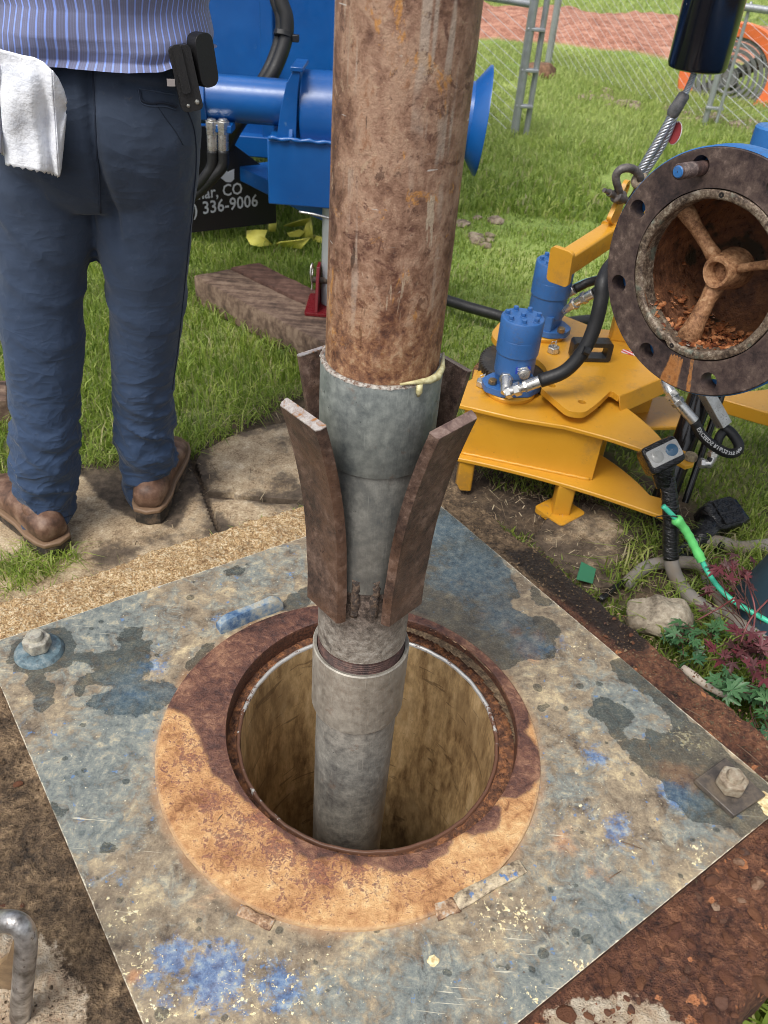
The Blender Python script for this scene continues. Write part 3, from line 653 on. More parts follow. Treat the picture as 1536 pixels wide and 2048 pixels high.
# ring flange, eccentric recess
na, nr = 260, 14; V = []; F = []
prof_t = np.linspace(0, 1, nr)
for i in range(na):
    a = 2*pi*i/na; o_ = RC+RR*np.array([cos(a), sin(a)]); q = GC+GR*np.array([cos(a), sin(a)])
    V.append((o_[0]+.001*cos(a), o_[1]+.001*sin(a), -.001))
    for t in prof_t:
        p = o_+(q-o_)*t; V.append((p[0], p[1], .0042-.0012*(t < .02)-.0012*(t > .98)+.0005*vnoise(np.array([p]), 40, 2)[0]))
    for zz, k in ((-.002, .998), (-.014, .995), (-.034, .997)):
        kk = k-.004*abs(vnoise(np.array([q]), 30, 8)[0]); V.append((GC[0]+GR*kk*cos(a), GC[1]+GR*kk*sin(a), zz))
mm_ = nr+4
F = [(i*mm_+k, ((i+1) % na)*mm_+k, ((i+1) % na)*mm_+k+1, i*mm_+k+1) for i in range(na) for k in range(mm_-1)]
b = MB(); b.add(V, F); AP = np.array(V)[:, :2]
def crp(L): return [(280+x/1.8506, 1180+y/1.8506) for x, y in L]
RW = crp([(-100, 440), (100, 445), (180, 470), (225, 560), (240, 610), (265, 690), (330, 730), (400, 800), (475, 830), (500, 895), (555, 940), (600, 1000), (670, 1010), (740, 995), (800, 1040), (860, 1012), (940, 1052), (1060, 1040), (1085, 1000), (1125, 980), (1170, 900), (1230, 912), (1310, 890), (1342, 830), (1335, 800), (1290, 795), (1330, 770), (1390, 782), (1450, 740), (1482, 670), (1480, 600), (1455, 560), (1425, 530), (1450, 500), (1440, 450), (1700, 400), (1600, -60), (780, -80), (100, 0)])
RSP = gau  # same helper, evaluated on AP
b.at = {'wet': clampd(sdpoly(AP, px(RW)), .05), 'spk': gau([(520, 1640, 60, 1), (500, 1560, 50, .9), (430, 1600, 60, .8), (560, 1700, 60, 1), (640, 1740, 60, .9), (720, 1745, 60, .7), (460, 1690, 70, .7), (350, 1560, 60, .6), (370, 1450, 40, .5), (820, 1760, 60, .5), (600, 1780, 60, .6), (920, 1740, 40, .4), (380, 1520, 50, .8)]),
        'oed': np.clip(RR-np.hypot(*(AP-RC).T), 0, .1), 'inz': np.array(V)[:, 2]}
m = Mat('ring_rust')
n1 = m.noise(14, 6, .65); n2 = m.noise(75, 7, .72, dist=.5); n3 = m.noise(240, 5, .7)
dry = m.ramp(m.mul(m.add(n1, n2), .5), [(.38, (.22, .09, .035)), (.45, (.45, .225, .090)), (.53, (.61, .355, .155)), (.62, (.75, .54, .28))])
spk = m.ss(m.add(m.mul(m.attr('spk'), .15), m.mul(m.add(n2, m.noise(150, 5, .75, seed=5, dist=.8)), .5)), .565, .625)
dry = m.mix(m.mul(spk, .85), dry, m.ramp(n3, [(.4, (.10, .035, .04)), (.6, (.30, .11, .06))]))
dry = m.mix(m.ss(m.attr('oed'), .006, 0, 0, .35), dry, (.45, .36, .24))
wetc = m.ramp(m.mul(m.add(n1, n2), .5), [(.38, (.036, .016, .013)), (.46, (.095, .040, .028)), (.53, (.160, .070, .044)), (.61, (.30, .155, .09))])
wt_ = m.ss(m.add(m.attr('wet'), m.add(m.mul(m.m('SUBTRACT', n2, .5), .016), m.mul(m.m('SUBTRACT', n1, .5), .03))), -.0040, .0035)
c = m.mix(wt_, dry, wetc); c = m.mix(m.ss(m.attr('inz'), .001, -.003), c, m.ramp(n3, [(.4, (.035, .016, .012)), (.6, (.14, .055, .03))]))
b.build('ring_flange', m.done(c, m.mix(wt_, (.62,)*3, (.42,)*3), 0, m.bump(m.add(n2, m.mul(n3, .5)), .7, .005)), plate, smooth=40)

# three weld-on lugs
m_lug = Mat('lug_paint'); n1 = m_lug.noise(60, 6, .7); n2 = m_lug.noise(25, 4, .6, seed=2)
c = m_lug.ramp(m_lug.mul(m_lug.add(n1, n2), .5), [(.38, (.03, .07, .16)), (.46, (.10, .17, .27)), (.53, (.25, .30, .33)), (.6, (.42, .40, .32)), (.7, (.16, .08, .045))])
MAT_LUG = m_lug.done(c, .45, 0, m_lug.bump(n1, .5, .003))
def lug(pa, pb, w_, h_, mat, zb=0.0):
    a, c_ = at(*pa, zb)[:2], at(*pb, zb)[:2]; e = (c_-a); L = np.linalg.norm(e); e /= L; nn = np.array([-e[1], e[0]]); V = []
    nn_ = 14
    for i in range(nn_):
        t = i/(nn_-1); hh_ = h_*min(1, .55+1.4*min(t, 1-t)*3); ww_ = w_*(1+.08*sin(9*t))
        for s_, z_ in ((-1, 0), (-1, .75), (-.7, 1), (.7, 1), (1, .75), (1, 0)):
            p = a+e*L*t+nn*s_*ww_/2; q = .0009*vnoise(np.array([[p[0], p[1], z_]]), 70, 2)[0]
            V.append((p[0]+q, p[1]+q, zb+hh_*z_+q))
    b = MB(); b.add(V, [(i*6+k, (i+1)*6+k, (i+1)*6+k+1, i*6+k+1) for i in range(nn_-1) for k in range(5)]+[tuple(range(6))[::-1], tuple((nn_-1)*6+k for k in range(6))]); return b
lug((437, 1262), (562, 1212), .020, .027, MAT_LUG).build('weld_lug', MAT_LUG, plate, smooth=45)
m = Mat('tan_lug_paint'); n1 = m.noise(70, 6, .75); MAT_LUG2 = m.done(m.mix(m.ss(m.noise(50, 5, .7, seed=3), .58, .62), m.ramp(n1, [(.38, (.12, .09, .06)), (.48, (.34, .27, .18)), (.6, (.58, .48, .32))]), (.10, .19, .38)), .5, 0, m.bump(n1, .6, .004))
lug((905, 1812), (1045, 1733), .020, .006, MAT_PLATE).build('weld_lug', MAT_LUG2, plate, smooth=45)
m = Mat('lug_rust_stub'); c = m.ramp(m.noise(90, 6, .7), [(.4, (.12, .06, .035)), (.55, (.40, .25, .14)), (.65, (.45, .42, .36))]); MAT_STUB = m.done(c, .7, 0, m.bump(m.noise(160, 5), .6, .003))
lug((478, 1822), (545, 1852), .014, .005, MAT_STUB).build('weld_lug', MAT_STUB, plate, smooth=45)
lug((870, 1826), (915, 1808), .022, .005, MAT_STUB).build('weld_stub', MAT_STUB, plate, smooth=45)
# painted and dried lumps on the plate near the right corner
b = MB()
for x, y, r in ((1530, 1600, .017), (1538, 1622, .012), (866, 1922, .0082)):
    c0 = at(x, y, 0); n_ = 18; V = [(c0[0], c0[1], .0025)]+[(c0[0]+r*(.75+.3*rnd.random())*cos(2*pi*i/n_), c0[1]+r*(.75+.3*rnd.random())*sin(2*pi*i/n_), .0009) for i in range(n_)]
    b.add(V, [(0, 1+i, 1+(i+1) % n_) for i in range(n_)])
m = Mat('cream_paint_drop'); b.build('paint_crust', m.done(m.ramp(m.noise(160, 4), [(.4, (.50, .36, .16)), (.6, (.80, .68, .40))]), .6, 0, m.bump(m.noise(300, 4), .5, .002)), plate, smooth=180)['kind'] = 'stuff'

# anchor bolts
MAT_BOLT = rustm('weathered_bolt', (.30, .24, .17), (.42, .37, .28), (.12, .08, .05), 60, .5, .6)
MAT_BOLT2 = rustm('painted_bolt', (.34, .33, .28), (.50, .46, .36), (.14, .10, .07), 70, .45, .5)
MAT_WASH = rustm('wet_washer', (.085, .070, .058), (.14, .11, .08), (.035, .03, .028), 50, .3, .4)
MAT_WASHB = rustm('blue_washer', (.10, .16, .19), (.26, .30, .30), (.05, .05, .05), 50, .3, .4)
def hexpts(r, a0): return [(r*cos(a0+i*pi/3), r*sin(a0+i*pi/3)) for i in range(6)]
def bolt(p, label, square, rot, mat, wmat, R=.0235):
    t = thing('anchor_bolt', (p[0], p[1], 0), label, 'bolt', 'anchor bolts holding down the plate')
    b = MB()
    if square: b.poly([(x*.0385, y*.0385) for x, y in ((-.9, -.95), (1, -1), (.93, 1), (-1, .92))], (), 0, .010, fr((p[0], p[1], .0005), (.02, -.03, 1), (cos(rot), sin(rot), 0)))
    else: b.lathe([(.001, .0105), (.020, .011), (.036, .0075), (.040, .003), (.041, 0)], 40, fr((p[0], p[1], 0)))
    b.build('washer', wmat, t, smooth=35, bevel=.0015)
    z0 = .0108 if square else .0115
    b = MB(); b.poly(hexpts(R, rot+.3), (), 0, .022, fr((p[0], p[1], z0))); b.build('nut', mat, t, smooth=30, bevel=.0032, seg=3)
    b = MB(); b.lathe([(.0128, 0), (.0125, .028), (.011, .0315), (.006, .033), (0.0002, .0325)], 28, fr((p[0], p[1], z0))); b.build('stud_end', mat, t, smooth=40)
bolt(at(79, 1303, 0), 'round washer anchor bolt in the wet stain at the left corner of the plate', False, .2, MAT_BOLT2, MAT_WASHB)
bolt(at(1455, 1580, 0), 'square washer anchor bolt in the dark wet patch at the right corner of the plate', True, .62, MAT_BOLT, MAT_WASH)

# ---- well casing
MAT_CAS = Mat('streaked_casing'); m = MAT_CAS; vv = m.map(scale=(1, 1, .22)); n1 = m.noise(13, 7, .72, dist=.9, vec=vv); n2 = m.noise(60, 7, .75, vec=m.map(scale=(1, 1, .3))); n3 = m.noise(7, 4, .6, dist=.5)
c = m.ramp(m.mul(m.add(n1, n2), .5), [(.36, (.10, .055, .025)), (.45, (.34, .215, .10)), (.54, (.60, .41, .20)), (.66, (.82, .62, .36))])
c = m.mix(m.ss(n3, .5, .62, 0, .4), c, (.22, .14, .07))
c = m.mix(m.ss(m.noise(1, 3, .6, vec=m.map(scale=(14, 14, 60), rot=(.7, .4, 0)), dist=.5), .62, .66, 0, .6), c, (.12, .07, .035))
c = m.mix(m.ss(m.xyz(2), -.35, -1.1, 0, .85), c, (.03, .022, .012))  # deep wall darkened in colour for the shade down the well
MAT_CAS = m.done(c, .42, .15, m.bump(n2, .2, .003))
m = Mat('scraped_rim'); n1 = m.noise(60, 5, .7); k_ = m.ss(m.add(n1, m.ss(m.xyz(1), .80, .95, -.16, .10)), .46, .52)
MAT_RIM = m.done(m.mix(k_, (.13, .06, .035), (.66, .64, .60)), .45, m.mul(k_, .6), m.bump(n1, .4, .003))
MAT_CRUST = rustm('rust_crust', (.13, .055, .028), (.34, .14, .055), (.045, .02, .014), 70, .85, 1.0)
well = thing('well_casing', (CC[0], CC[1], -.03), 'open steel well casing with streaked tan inner wall below the ring', 'well casing')
b = MB(); MC = fr((CC[0], CC[1], 0))
b.lathe([(CRAD+.008, -.034), (CRAD+.008, -3.2)][::-1], 120, MC)
b.lathe([(CRAD, -.030), (CRAD, -.2), (CRAD, -.6), (CRAD, -1.2), (CRAD, -3.2), (.001, -3.2)], 120, MC)
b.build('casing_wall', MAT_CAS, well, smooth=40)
b = MB(); b.lathe([(CRAD, -.0302), (CRAD+.0005, -.0265), (CRAD+.003, -.0245), (CRAD+.006, -.0255), (CRAD+.0078, -.033)], 160, MC, wob=lambda a, z: .0004*sin(23*a)+.0003*sin(41*a+1))
b.build('casing_rim', MAT_RIM, well, smooth=60)
b = MB(); V = []; na = 260; nr = 9; F = []
for i in range(na):
    a = 2*pi*i/na; q = GC+GR*.999*np.array([cos(a), sin(a)]); p = CC+(CRAD+.007)*np.array([cos(a), sin(a)])
    for k in range(nr):
        x = p+(q-p)*k/(nr-1); V.append((x[0], x[1], -.029+.0045*vnoise(np.array([x]), 90, 4)[0]+.003*vnoise(np.array([x]), 25, 6)[0]))
F = [(i*nr+k, i*nr+k+1, ((i+1) % na)*nr+k+1, ((i+1) % na)*nr+k) for i in range(na) for k in range(nr-1)]
b.add(V, F); o_ = b.build('groove_crust', MAT_CRUST, well, smooth=60); o_['kind'] = 'stuff'
b = MB()
for i in range(420):
    a = rnd.uniform(0, 2*pi); r = rnd.uniform(CRAD+.009, GR-.003); q = CC+np.array([cos(a), sin(a)])*r; s_ = rnd.uniform(.0008, .0035); n0 = b.nv
    V = [(q[0]+rnd.uniform(-s_, s_), q[1]+rnd.uniform(-s_, s_), -.029+rnd.uniform(0, 1.6)*s_) for _ in range(5)]
    b.add(V, [(0, 1, 2), (0, 2, 3), (1, 3, 4), (2, 4, 1), (3, 0, 4)])
b.build('rust_flakes', MAT_CRUST, well, smooth=0)['kind'] = 'stuff'

# ================================================================== PIPE STRING
AX = lambda z: np.array([-.0185+.0050*z, .800, z])
PR = .0615
ps = thing('pump_column_pipe', tuple(AX(-.3)), 'upright rusty steel pump pipe with four flared guide fins lowered into the well', 'pipe')
AXD = AX(1)-AX(0)
def pf(z=0): return fr(AX(z), AXD)
m = Mat('rusty_drill_pipe'); vv = m.map(scale=(1, 1, .72)); vs = m.map(scale=(1, 1, .12))
n1 = m.noise(11, 6, .66, vec=vv, dist=.4); n2 = m.noise(60, 7, .72, vec=vv, dist=.3); n3 = m.noise(260, 4, .7); n4 = m.noise(24, 6, .7, vec=vs, seed=4, dist=.6)
c = m.ramp(m.mul(m.add(n1, n2), .5), [(.38, (.075, .035, .027)), (.45, (.185, .098, .064)), (.51, (.295, .170, .112)), (.57, (.41, .265, .18)), (.65, (.26, .12, .06))])
c = m.mix(m.ss(m.noise(30, 6, .72, seed=8, dist=.8), .57, .62, 0, .8), c, (.10, .042, .030))
c = m.mix(m.ss(m.noise(17, 7, .75, seed=13, dist=.8, vec=vv), .575, .62, 0, .85), c, (.50, .235, .065))
c = m.mix(m.mul(m.ss(m.noise(60, 3, .6, vec=m.map(scale=(1, 1, .05)), seed=71), .56, .63), m.ss(m.noise(9, 4, .6, seed=72), .42, .56, 0, .75)), c, (.44, .36, .29))
c = m.mix(m.ss(n4, .635, .65, 0, .85), c, (.50, .40, .29))
c = m.mix(m.ss(m.noise(60, 7, .8, seed=51, dist=.5, vec=vv), .60, .62, 0, .7), c, (.46, .33, .22))
c = m.mix(m.ss(m.noise(85, 6, .75, seed=52, vec=vv), .60, .64, 0, .7), c, (.09, .045, .032))
c = m.mix(m.ss(m.noise(130, 3, .6, vec=vs, seed=17), .70, .72, 0, .8), c, (.05, .03, .022))
c = m.mix(m.ss(m.noise(95, 5, .7, seed=22), .70, .71, 0, .7), c, (.58, .52, .44))
for k, ro in enumerate((.25, 1.3, 2.2)):
    s_ = m.noise(1, 1.5, .5, vec=m.map(scale=(22, 22, 260), rot=(ro, .3*k, 0)), seed=30+k); c = m.mix(m.mul(m.ss(s_, .735, .75), m.ss(m.noise(14, 2, seed=40+k), .56, .62)), c, (.62, .60, .56))
zz = m.xyz(2); low = m.ss(m.add(zz, m.mul(m.m('SUBTRACT', n2, .5), .25)), .82, .68)
c = m.mix(m.mul(low, .6), c, m.ramp(m.add(m.mul(n2, .6), m.mul(m.noise(150, 6, .75, seed=60), .4)), [(.41, (.09, .038, .026)), (.48, (.25, .105, .048)), (.54, (.42, .22, .10)), (.62, (.60, .42, .24))]))
MAT_PIPE = m.done(c, m.ss(n2, .3, .7, .42, .72), .12, m.bump(m.add(n2, m.mul(n3, .4)), .6, .004), Specular_IOR_Level=.4)
def greypipe(name, a, b_, c_, rust=.3, tanm=0.0):
    m = Mat(name); vv = m.map(scale=(1, 1, .45)); n1 = m.noise(14, 6, .66, vec=vv); n2 = m.noise(75, 7, .75); n3 = m.noise(340, 3, .6, vec=m.map(scale=(1, 1, .06)))
    c = m.ramp(m.mul(m.add(n1, n2), .5), [(.36, c_), (.5, a), (.64, b_)])
    c = m.mix(m.ss(m.noise(30, 6, .7, seed=5), .60, .68, 0, rust), c, (.20, .10, .055))
    c = m.mix(m.ss(n3, .64, .70, 0, .45), c, b_)
    c = m.mix(m.ss(m.noise(50, 6, .75, seed=11), .66, .68, 0, .8), c, tuple(x*.3 for x in a))
    return m.done(c, m.ss(n2, .3, .7, .34, .6), .35, m.bump(m.add(n2, n3), .25, .0015))
MAT_COL = greypipe('grey_collar_steel', (.20, .22, .21), (.34, .36, .33), (.09, .105, .11), .35)
MAT_MID = greypipe('blued_steel', (.21, .215, .20), (.36, .36, .325), (.11, .125, .13), .15)
MAT_LOW = greypipe('galvanized_tube', (.29, .28, .25), (.50, .47, .41), (.12, .115, .11), .35)
MAT_CPL = greypipe('galvanized_coupling', (.36, .33, .28), (.52, .49, .42), (.22, .20, .165), .25)
b = MB(); b.lathe([(PR, 0), (PR, .4), (PR, 2.0), (PR-.006, 2.0)], 96, pf(.600)); b.build('upper_pipe', MAT_PIPE, ps, smooth=40)
b = MB(); b.lathe([(PR-.001, .1145), (PR+.0016, .1152), (PR+.0038, .1145), (PR+.0053, .112), (PR+.0053, .06), (PR+.0053, .0015), (PR+.0045, 0), (PR-.002, 0)][::-1], 96, pf(.553)); b.build('collar', MAT_COL, ps, smooth=40)
# bright lip with sealant crust round the top of the collar
b = MB(); b.lathe([(PR-.0005, .0015), (PR+.0012, .0028), (PR+.0035, .0030), (PR+.0054, .0012), (PR+.0054, 0)][::-1], 150, pf(.6655), wob=lambda a, z: .0007*sin(19*a)*cos(7*a)+.0004*sin(53*a))
m = Mat('lip_sealant'); n2 = m.noise(220, 5, .7); c = m.ramp(n2, [(.40, (.16, .10, .07)), (.5, (.38, .34, .30)), (.65, (.58, .56, .50))]); b.build('collar_lip', m.done(c, .5, .2, m.bump(n2, .8, .003)), ps, smooth=60)
m = Mat('cream_sealant'); MAT_SEAL = m.done(m.ramp(m.noise(150, 3), [(.4, (.42, .37, .18)), (.6, (.62, .58, .33))]), .4)
b = MB(); a0 = -.75
def onp(a, r, z): return ap(pf(z), (r*cos(a), r*sin(a), 0))
b.tube([onp(-1.25, .0665, .6715), onp(-1.0, .0675, .6720), onp(a0, .069, .670), onp(-.55, .0695, .6695), onp(-.3, .0675, .6715), onp(0.2, .067, .672)], [.0012, .0022, .0038, .0042, .003, .0014], 8)
b.tube([onp(-.93, .0685, .669), onp(-.93, .0690, .660), onp(-.93, .0685, .655)], [.0035, .0036, .0016], 8)
b.build('sealant_drip', MAT_SEAL, ps, smooth=180)
b = MB(); b.lathe([(PR+.0018, .5525-.372), (PR+.0018, .003), (PR, 0)][::-1], 96, pf(.372)); b.build('middle_pipe', MAT_MID, ps, smooth=40)
m = Mat('heat_marked_pipe'); n1 = m.noise(30, 7, .75, dist=.5); n2 = m.noise(120, 6, .75); zz = m.ss(m.add(m.xyz(2), m.mul(m.m('SUBTRACT', n1, .5), .12)), .27, .345)
c = m.mix(zz, m.ramp(m.mul(m.add(n1, n2), .5), [(.4, (.13, .115, .10)), (.5, (.31, .28, .24)), (.6, (.48, .45, .40))]), m.ramp(n2, [(.4, (.045, .036, .032)), (.52, (.13, .10, .085)), (.63, (.27, .21, .17))]))
MAT_LOWP = m.done(c, m.ss(n2, .3, .7, .3, .6), .3, m.bump(m.add(n1, n2), .5, .003))
b = MB(); b.lathe([(PR, 0), (PR, .151)], 96, pf(.245)); b.build('lower_pipe', MAT_LOWP, ps, smooth=40)
b = MB(); pr_ = [(PR-.001, 0)]
for i in range(7): pr_ += [(PR-.0032, .004*i+.001), (PR-.0002, .004*i+.003)]
pr_.append((PR-.001, .030)); MAT_THR = rustm('thread_rust', (.06, .028, .022), (.12, .06, .045), (.02, .012, .010), 80, .6, .3)
b.lathe(pr_, 96, pf(.216)); b.build('thread', MAT_THR, ps, smooth=20)
b = MB(); b.lathe([(PR+.0005, .118), (PR+.001, .1245), (PR+.005, .1258), (PR+.0066, .124), (PR+.0066, .005), (PR+.005, 0), (PR-.002, -.001)][::-1], 96, pf(.100)); b.build('coupling', MAT_CPL, ps, smooth=40)
b = MB(); b.lathe([(PR-.0008, 0), (PR-.0008, 1.0), (PR-.0008, 1.6), (PR-.0008, 2.3)], 96, pf(-2.2)); b.build('bottom_pipe', MAT_LOW, ps, smooth=40)

# guide fins: flat bars laid against the pipe and flared outwards
m = Mat('fin_rust'); vv = m.map(scale=(1, 1, .9), rot=(0, .5, 0)); n1 = m.noise(18, 6, .66, vec=vv, dist=.4); n2 = m.noise(90, 6, .72, vec=vv); n3 = m.noise(420, 3, .6)
c = m.ramp(m.mul(m.add(n1, n2), .5), [(.38, (.032, .022, .021)), (.45, (.082, .052, .042)), (.52, (.140, .088, .067)), (.61, (.27, .185, .145))])
c = m.mix(m.ss(m.noise(9, 5, .6, seed=3), .5, .66, 0, .45), c, (.17, .085, .045))
c = m.mix(m.ss(m.noise(150, 5, .75, seed=9), .61, .64, 0, .7), c, (.035, .022, .022)); MAT_FIN = m.done(c, m.ss(n2, .3, .7, .30, .52), .35, m.bump(m.add(n2, m.mul(n3, .5)), .5, .003))
MAT_CUT = Mat('torch_cut_face'); m = MAT_CUT; n1 = m.noise(90, 5, .7, dist=.8); MAT_CUT = m.done(m.ramp(n1, [(.38, (.36, .16, .05)), (.47, (.36, .31, .28)), (.6, (.52, .49, .46)), (.7, (.42, .24, .08))]), .45, .3, m.bump(n1, .3, .002))
MAT_CUT2 = Mat('dark_cut_face'); m = MAT_CUT2; n1 = m.noise(70, 5, .7, dist=.8); MAT_CUT2 = m.done(m.ramp(n1, [(.38, (.13, .08, .07)), (.55, (.24, .16, .13)), (.7, (.36, .26, .22))]), .4, .3, m.bump(n1, .3, .002))
MAT_WELD = rustm('weld_slag', (.075, .055, .045), (.22, .15, .10), (.03, .024, .022), 110, .5, .9)
FINW, FINT = .0690, .0112
def fin(azd, ztop=.634, cut=MAT_CUT, zb=.330, notch=0):
    a = radians(azd); rad = np.array([cos(a), sin(a), 0]); tan_ = np.array([-sin(a), cos(a), 0]); nz = 22; V = []; ch = .004
    sec = [(-FINW/2, 0), (-FINW/2+ch*.3, FINT-ch), (-FINW/2+ch, FINT), (FINW/2-ch, FINT), (FINW/2-ch*.3, FINT-ch), (FINW/2, 0), (FINW/2-ch*.5, -.001), (-FINW/2+ch*.5, -.001)]
    for i in range(nz):
        t = i/(nz-1); z = zb+(ztop-zb)*t; k = max(0, (z-.40)/(ztop-.40)); off = PR+.0005+.0022*min(1, max(0, (z-.38)/.03))+.038*k**1.9
        sl_ = 1.9*.038/(ztop-.40)*k**.9 if k > 0 else 0; nrm = rad-np.array([0, 0, 1])*sl_; nrm /= np.linalg.norm(nrm)
        base = AX(z)+rad*off
        for s_, d_ in sec:
            V.append(base+tan_*s_+nrm*d_)
    n = len(sec); b = MB(); b.add(V, [(i*n+k, i*n+(k+1) % n, (i+1)*n+(k+1) % n, (i+1)*n+k) for i in range(nz-1) for k in range(n)]+[tuple(range(n))[::-1]])
    b.f = [f[::-1] for f in b.f]
    f_ = b.build('guide_fin', MAT_FIN, ps, smooth=30)
    c_ = MB(); top = np.array(V[-n:]); c_.add(np.r_[top, top+np.array([0, 0, .0012])], [tuple(range(n, 2*n))[::-1], *[(i, i+n, (i+1) % n+n, (i+1) % n) for i in range(n)]]); c_.build('cut_end', cut, f_, smooth=30)
    # weld beads along both lower edges
    for s_ in (-1, 1):
        wv = MB(); pts = []; rr_ = []
        for i in range(16):
            z = zb+.004+.062*i/15; pts.append(AX(z)+rad*(sqrt(max(PR**2-(FINW/2+.003)**2, 0))+.0005)+tan_*s_*(FINW/2+.0015)); rr_.append(.0050+.0016*rnd.random())
        pts = [p_+tan_*rnd.uniform(-.0015, .0015)+rad*rnd.uniform(-.001, .001) for p_ in pts]; wv.tube(pts, rr_, 14, sq=.75); wv.build('weld_bead', MAT_WELD, f_, smooth=180)
    return f_
fin(224, cut=MAT_CUT); fin(319, cut=MAT_CUT2); fin(134, cut=MAT_CUT); fin(43, cut=MAT_CUT2)
# ================================================================== PERSON (seen from behind, standing on the apron)
DG = bpy.context.evaluated_depsgraph_get
def remesh(mb, vox, name, smooth=2):
    me = mb.mesh(name); o = bpy.data.objects.new(name, me); COL.objects.link(o)
    r = o.modifiers.new('r', 'REMESH'); r.mode = 'VOXEL'; r.voxel_size = vox
    s = o.modifiers.new('s', 'SMOOTH'); s.iterations = smooth; s.factor = .5
    dg = DG(); out = bpy.data.meshes.new_from_object(o.evaluated_get(dg), depsgraph=dg)
    bpy.data.objects.remove(o); bpy.data.meshes.remove(me); return out
def vcoords(me):
    a = np.empty(len(me.vertices)*3, np.float32); me.vertices.foreach_get('co', a)
    n = np.empty(len(me.vertices)*3, np.float32); me.vertices.foreach_get('normal', n); return a.reshape(-1, 3).astype(float), n.reshape(-1, 3).astype(float)
def loft(b, rings, n=36):
    """rings: (cx, cy, z, rx, ry, power)"""
    V = []
    for cx, cy, z, rx, ry, *q in rings:
        pw = q[0] if q else 1.0; tilt = q[1] if len(q) > 1 else 0; tx = q[2] if len(q) > 2 else 0
        for j in range(n):
            a = 2*pi*j/n; x = abs(cos(a))**pw*(1 if cos(a) >= 0 else -1)*rx; y = abs(sin(a))**pw*(1 if sin(a) >= 0 else -1)*ry
            V.append((cx+x, cy+y, z+tilt*y+tx*x))
    k = len(rings); b.add(V, [(i*n+j, i*n+(j+1) % n, (i+1)*n+(j+1) % n, (i+1)*n+j) for i in range(k-1) for j in range(n)]+[tuple(range(n))[::-1], tuple((k-1)*n+j for j in range(n))])
def rg(py, xl, xr, y, dep, pw=1.0, tilt=0.0, tx=0.0):
    a, c = aty(xl, py, y), aty(xr, py, y); rx = (c[0]-a[0])/2
    return ((a[0]+c[0])/2, y, (a[2]+c[2])/2, rx, rx*dep, pw, tilt, tx)
per = thing('person', (-.66, 1.52, G+.012), 'man seen from behind in blue striped shirt, navy work trousers and brown boots', 'person')
# trousers: both legs and seat as one continuous cloth surface
LL = [(300, -36, 172, 1.50, .92), (360, -36, 182, 1.50, .96), (430, -26, 188, 1.50, .88), (520, -12, 180, 1.50, .92), (600, -2, 170, 1.49, .95), (680, 8, 167, 1.48, .95), (740, 14, 163, 1.475, .98), (800, 20, 156, 1.465, .98),
      (850, 22, 155, 1.455, .98), (890, 24, 154, 1.45, 1.0), (930, 22, 155, 1.445, 1.0), (965, 24, 152, 1.44, 1.0), (1000, 38, 149, 1.430, 1.02), (1025, 43, 147, 1.424, 1.05), (1042, 46, 147, 1.422, 1.05)]
RL = [(300, 205, 402, 1.52, .92), (360, 200, 398, 1.52, .96), (430, 196, 388, 1.52, .88), (520, 200, 377, 1.53, .92), (600, 212, 369, 1.54, .95), (680, 219, 358, 1.55, .98), (740, 224, 350, 1.555, .98), (800, 230, 346, 1.56, 1.0),
      (850, 232, 349, 1.57, 1.0), (885, 231, 353, 1.575, 1.0), (925, 236, 352, 1.58, 1.0), (958, 247, 343, 1.585, 1.05), (985, 258, 338, 1.585, 1.08), (1000, 262, 336, 1.585, 1.1)]
b = MB()
loft(b, [rg(*r) for r in LL]); loft(b, [rg(*r) for r in RL])
loft(b, [rg(py, xl, xr, 1.51, dp, .92) for py, xl, xr, dp in ((60, -14, 380, .60), (100, -18, 384, .62), (150, -24, 393, .64), (200, -32, 399, .66), (260, -38, 403, .66), (320, -36, 400, .58), (370, -30, 394, .48), (400, -22, 386, .38))])
# buttocks
for x, y in ():
    c0 = aty(x, y, 1.43); loft(b, [(c0[0], c0[1], c0[2]+.085*k, .086*sqrt(1-k*k)+.001, .030*sqrt(1-k*k)+.001) for k in np.linspace(-.99, .99, 9)], 20)
me = remesh(b, .0065, 'trousers', 6)
Vc, Nn = vcoords(me)
x, y, z = Vc.T; ang = np.arctan2(y-1.5, x-np.where(x < -.60, -.72, -.50))
low = np.clip((.22-z)/.22, 0, 1); mid_ = np.clip(1-np.abs(z-.36)/.16, 0, 1); leg = (x < -.60)
# ankle bunching, knee creases, seat drapes
def rid(S, sc, sd, p=3): return (1-np.abs(vnoise(Vc*np.array(S)+np.c_[.35*z, 0*z, .45*x], sc, sd, 2)))**p
f1 = (rid((.8, .8, 1.25), 15, 3)-.45)*.0165*np.clip(low*1.35, 0, 1)-.004*low
f2 = (rid((.7, .7, 1.1), 10, 9)-.45)*.0085*mid_
f3 = .009*vnoise(Vc*np.array([1, 1, .45]), 9, 5)+.0025*vnoise(Vc*np.array([1, 1, .7]), 26, 6)
seam = aty(190, 280, 1.4)[0]; f4 = -.016*np.exp(-((x-seam)/.009)**2)*np.clip((z-.50)/.08, 0, 1)*(y < 1.5)
pk = aty(300, 185, 1.4); dx = (x-pk[0]); dz = z-(pk[2]-.10*dx*2)
f5 = np.where((np.abs(dx-.01) < .058) & (y < 1.5), -.006*np.exp(-(dz/.005)**2)+.003*np.exp(-((dz-.012)/.006)**2), 0)
d1 = (rid((1.1, .6, .7), 8, 14)-.45)*.0085*np.clip(1-np.abs(z-.58)/.24, 0, 1)*(y < 1.5)-.002
Vc += Nn*(f1+f2+f3+f4+f5+d1)[:, None]
off = ORG[per.name]; me.vertices.foreach_set('co', (Vc-np.array(off)).astype(np.float32).ravel()); me.update()
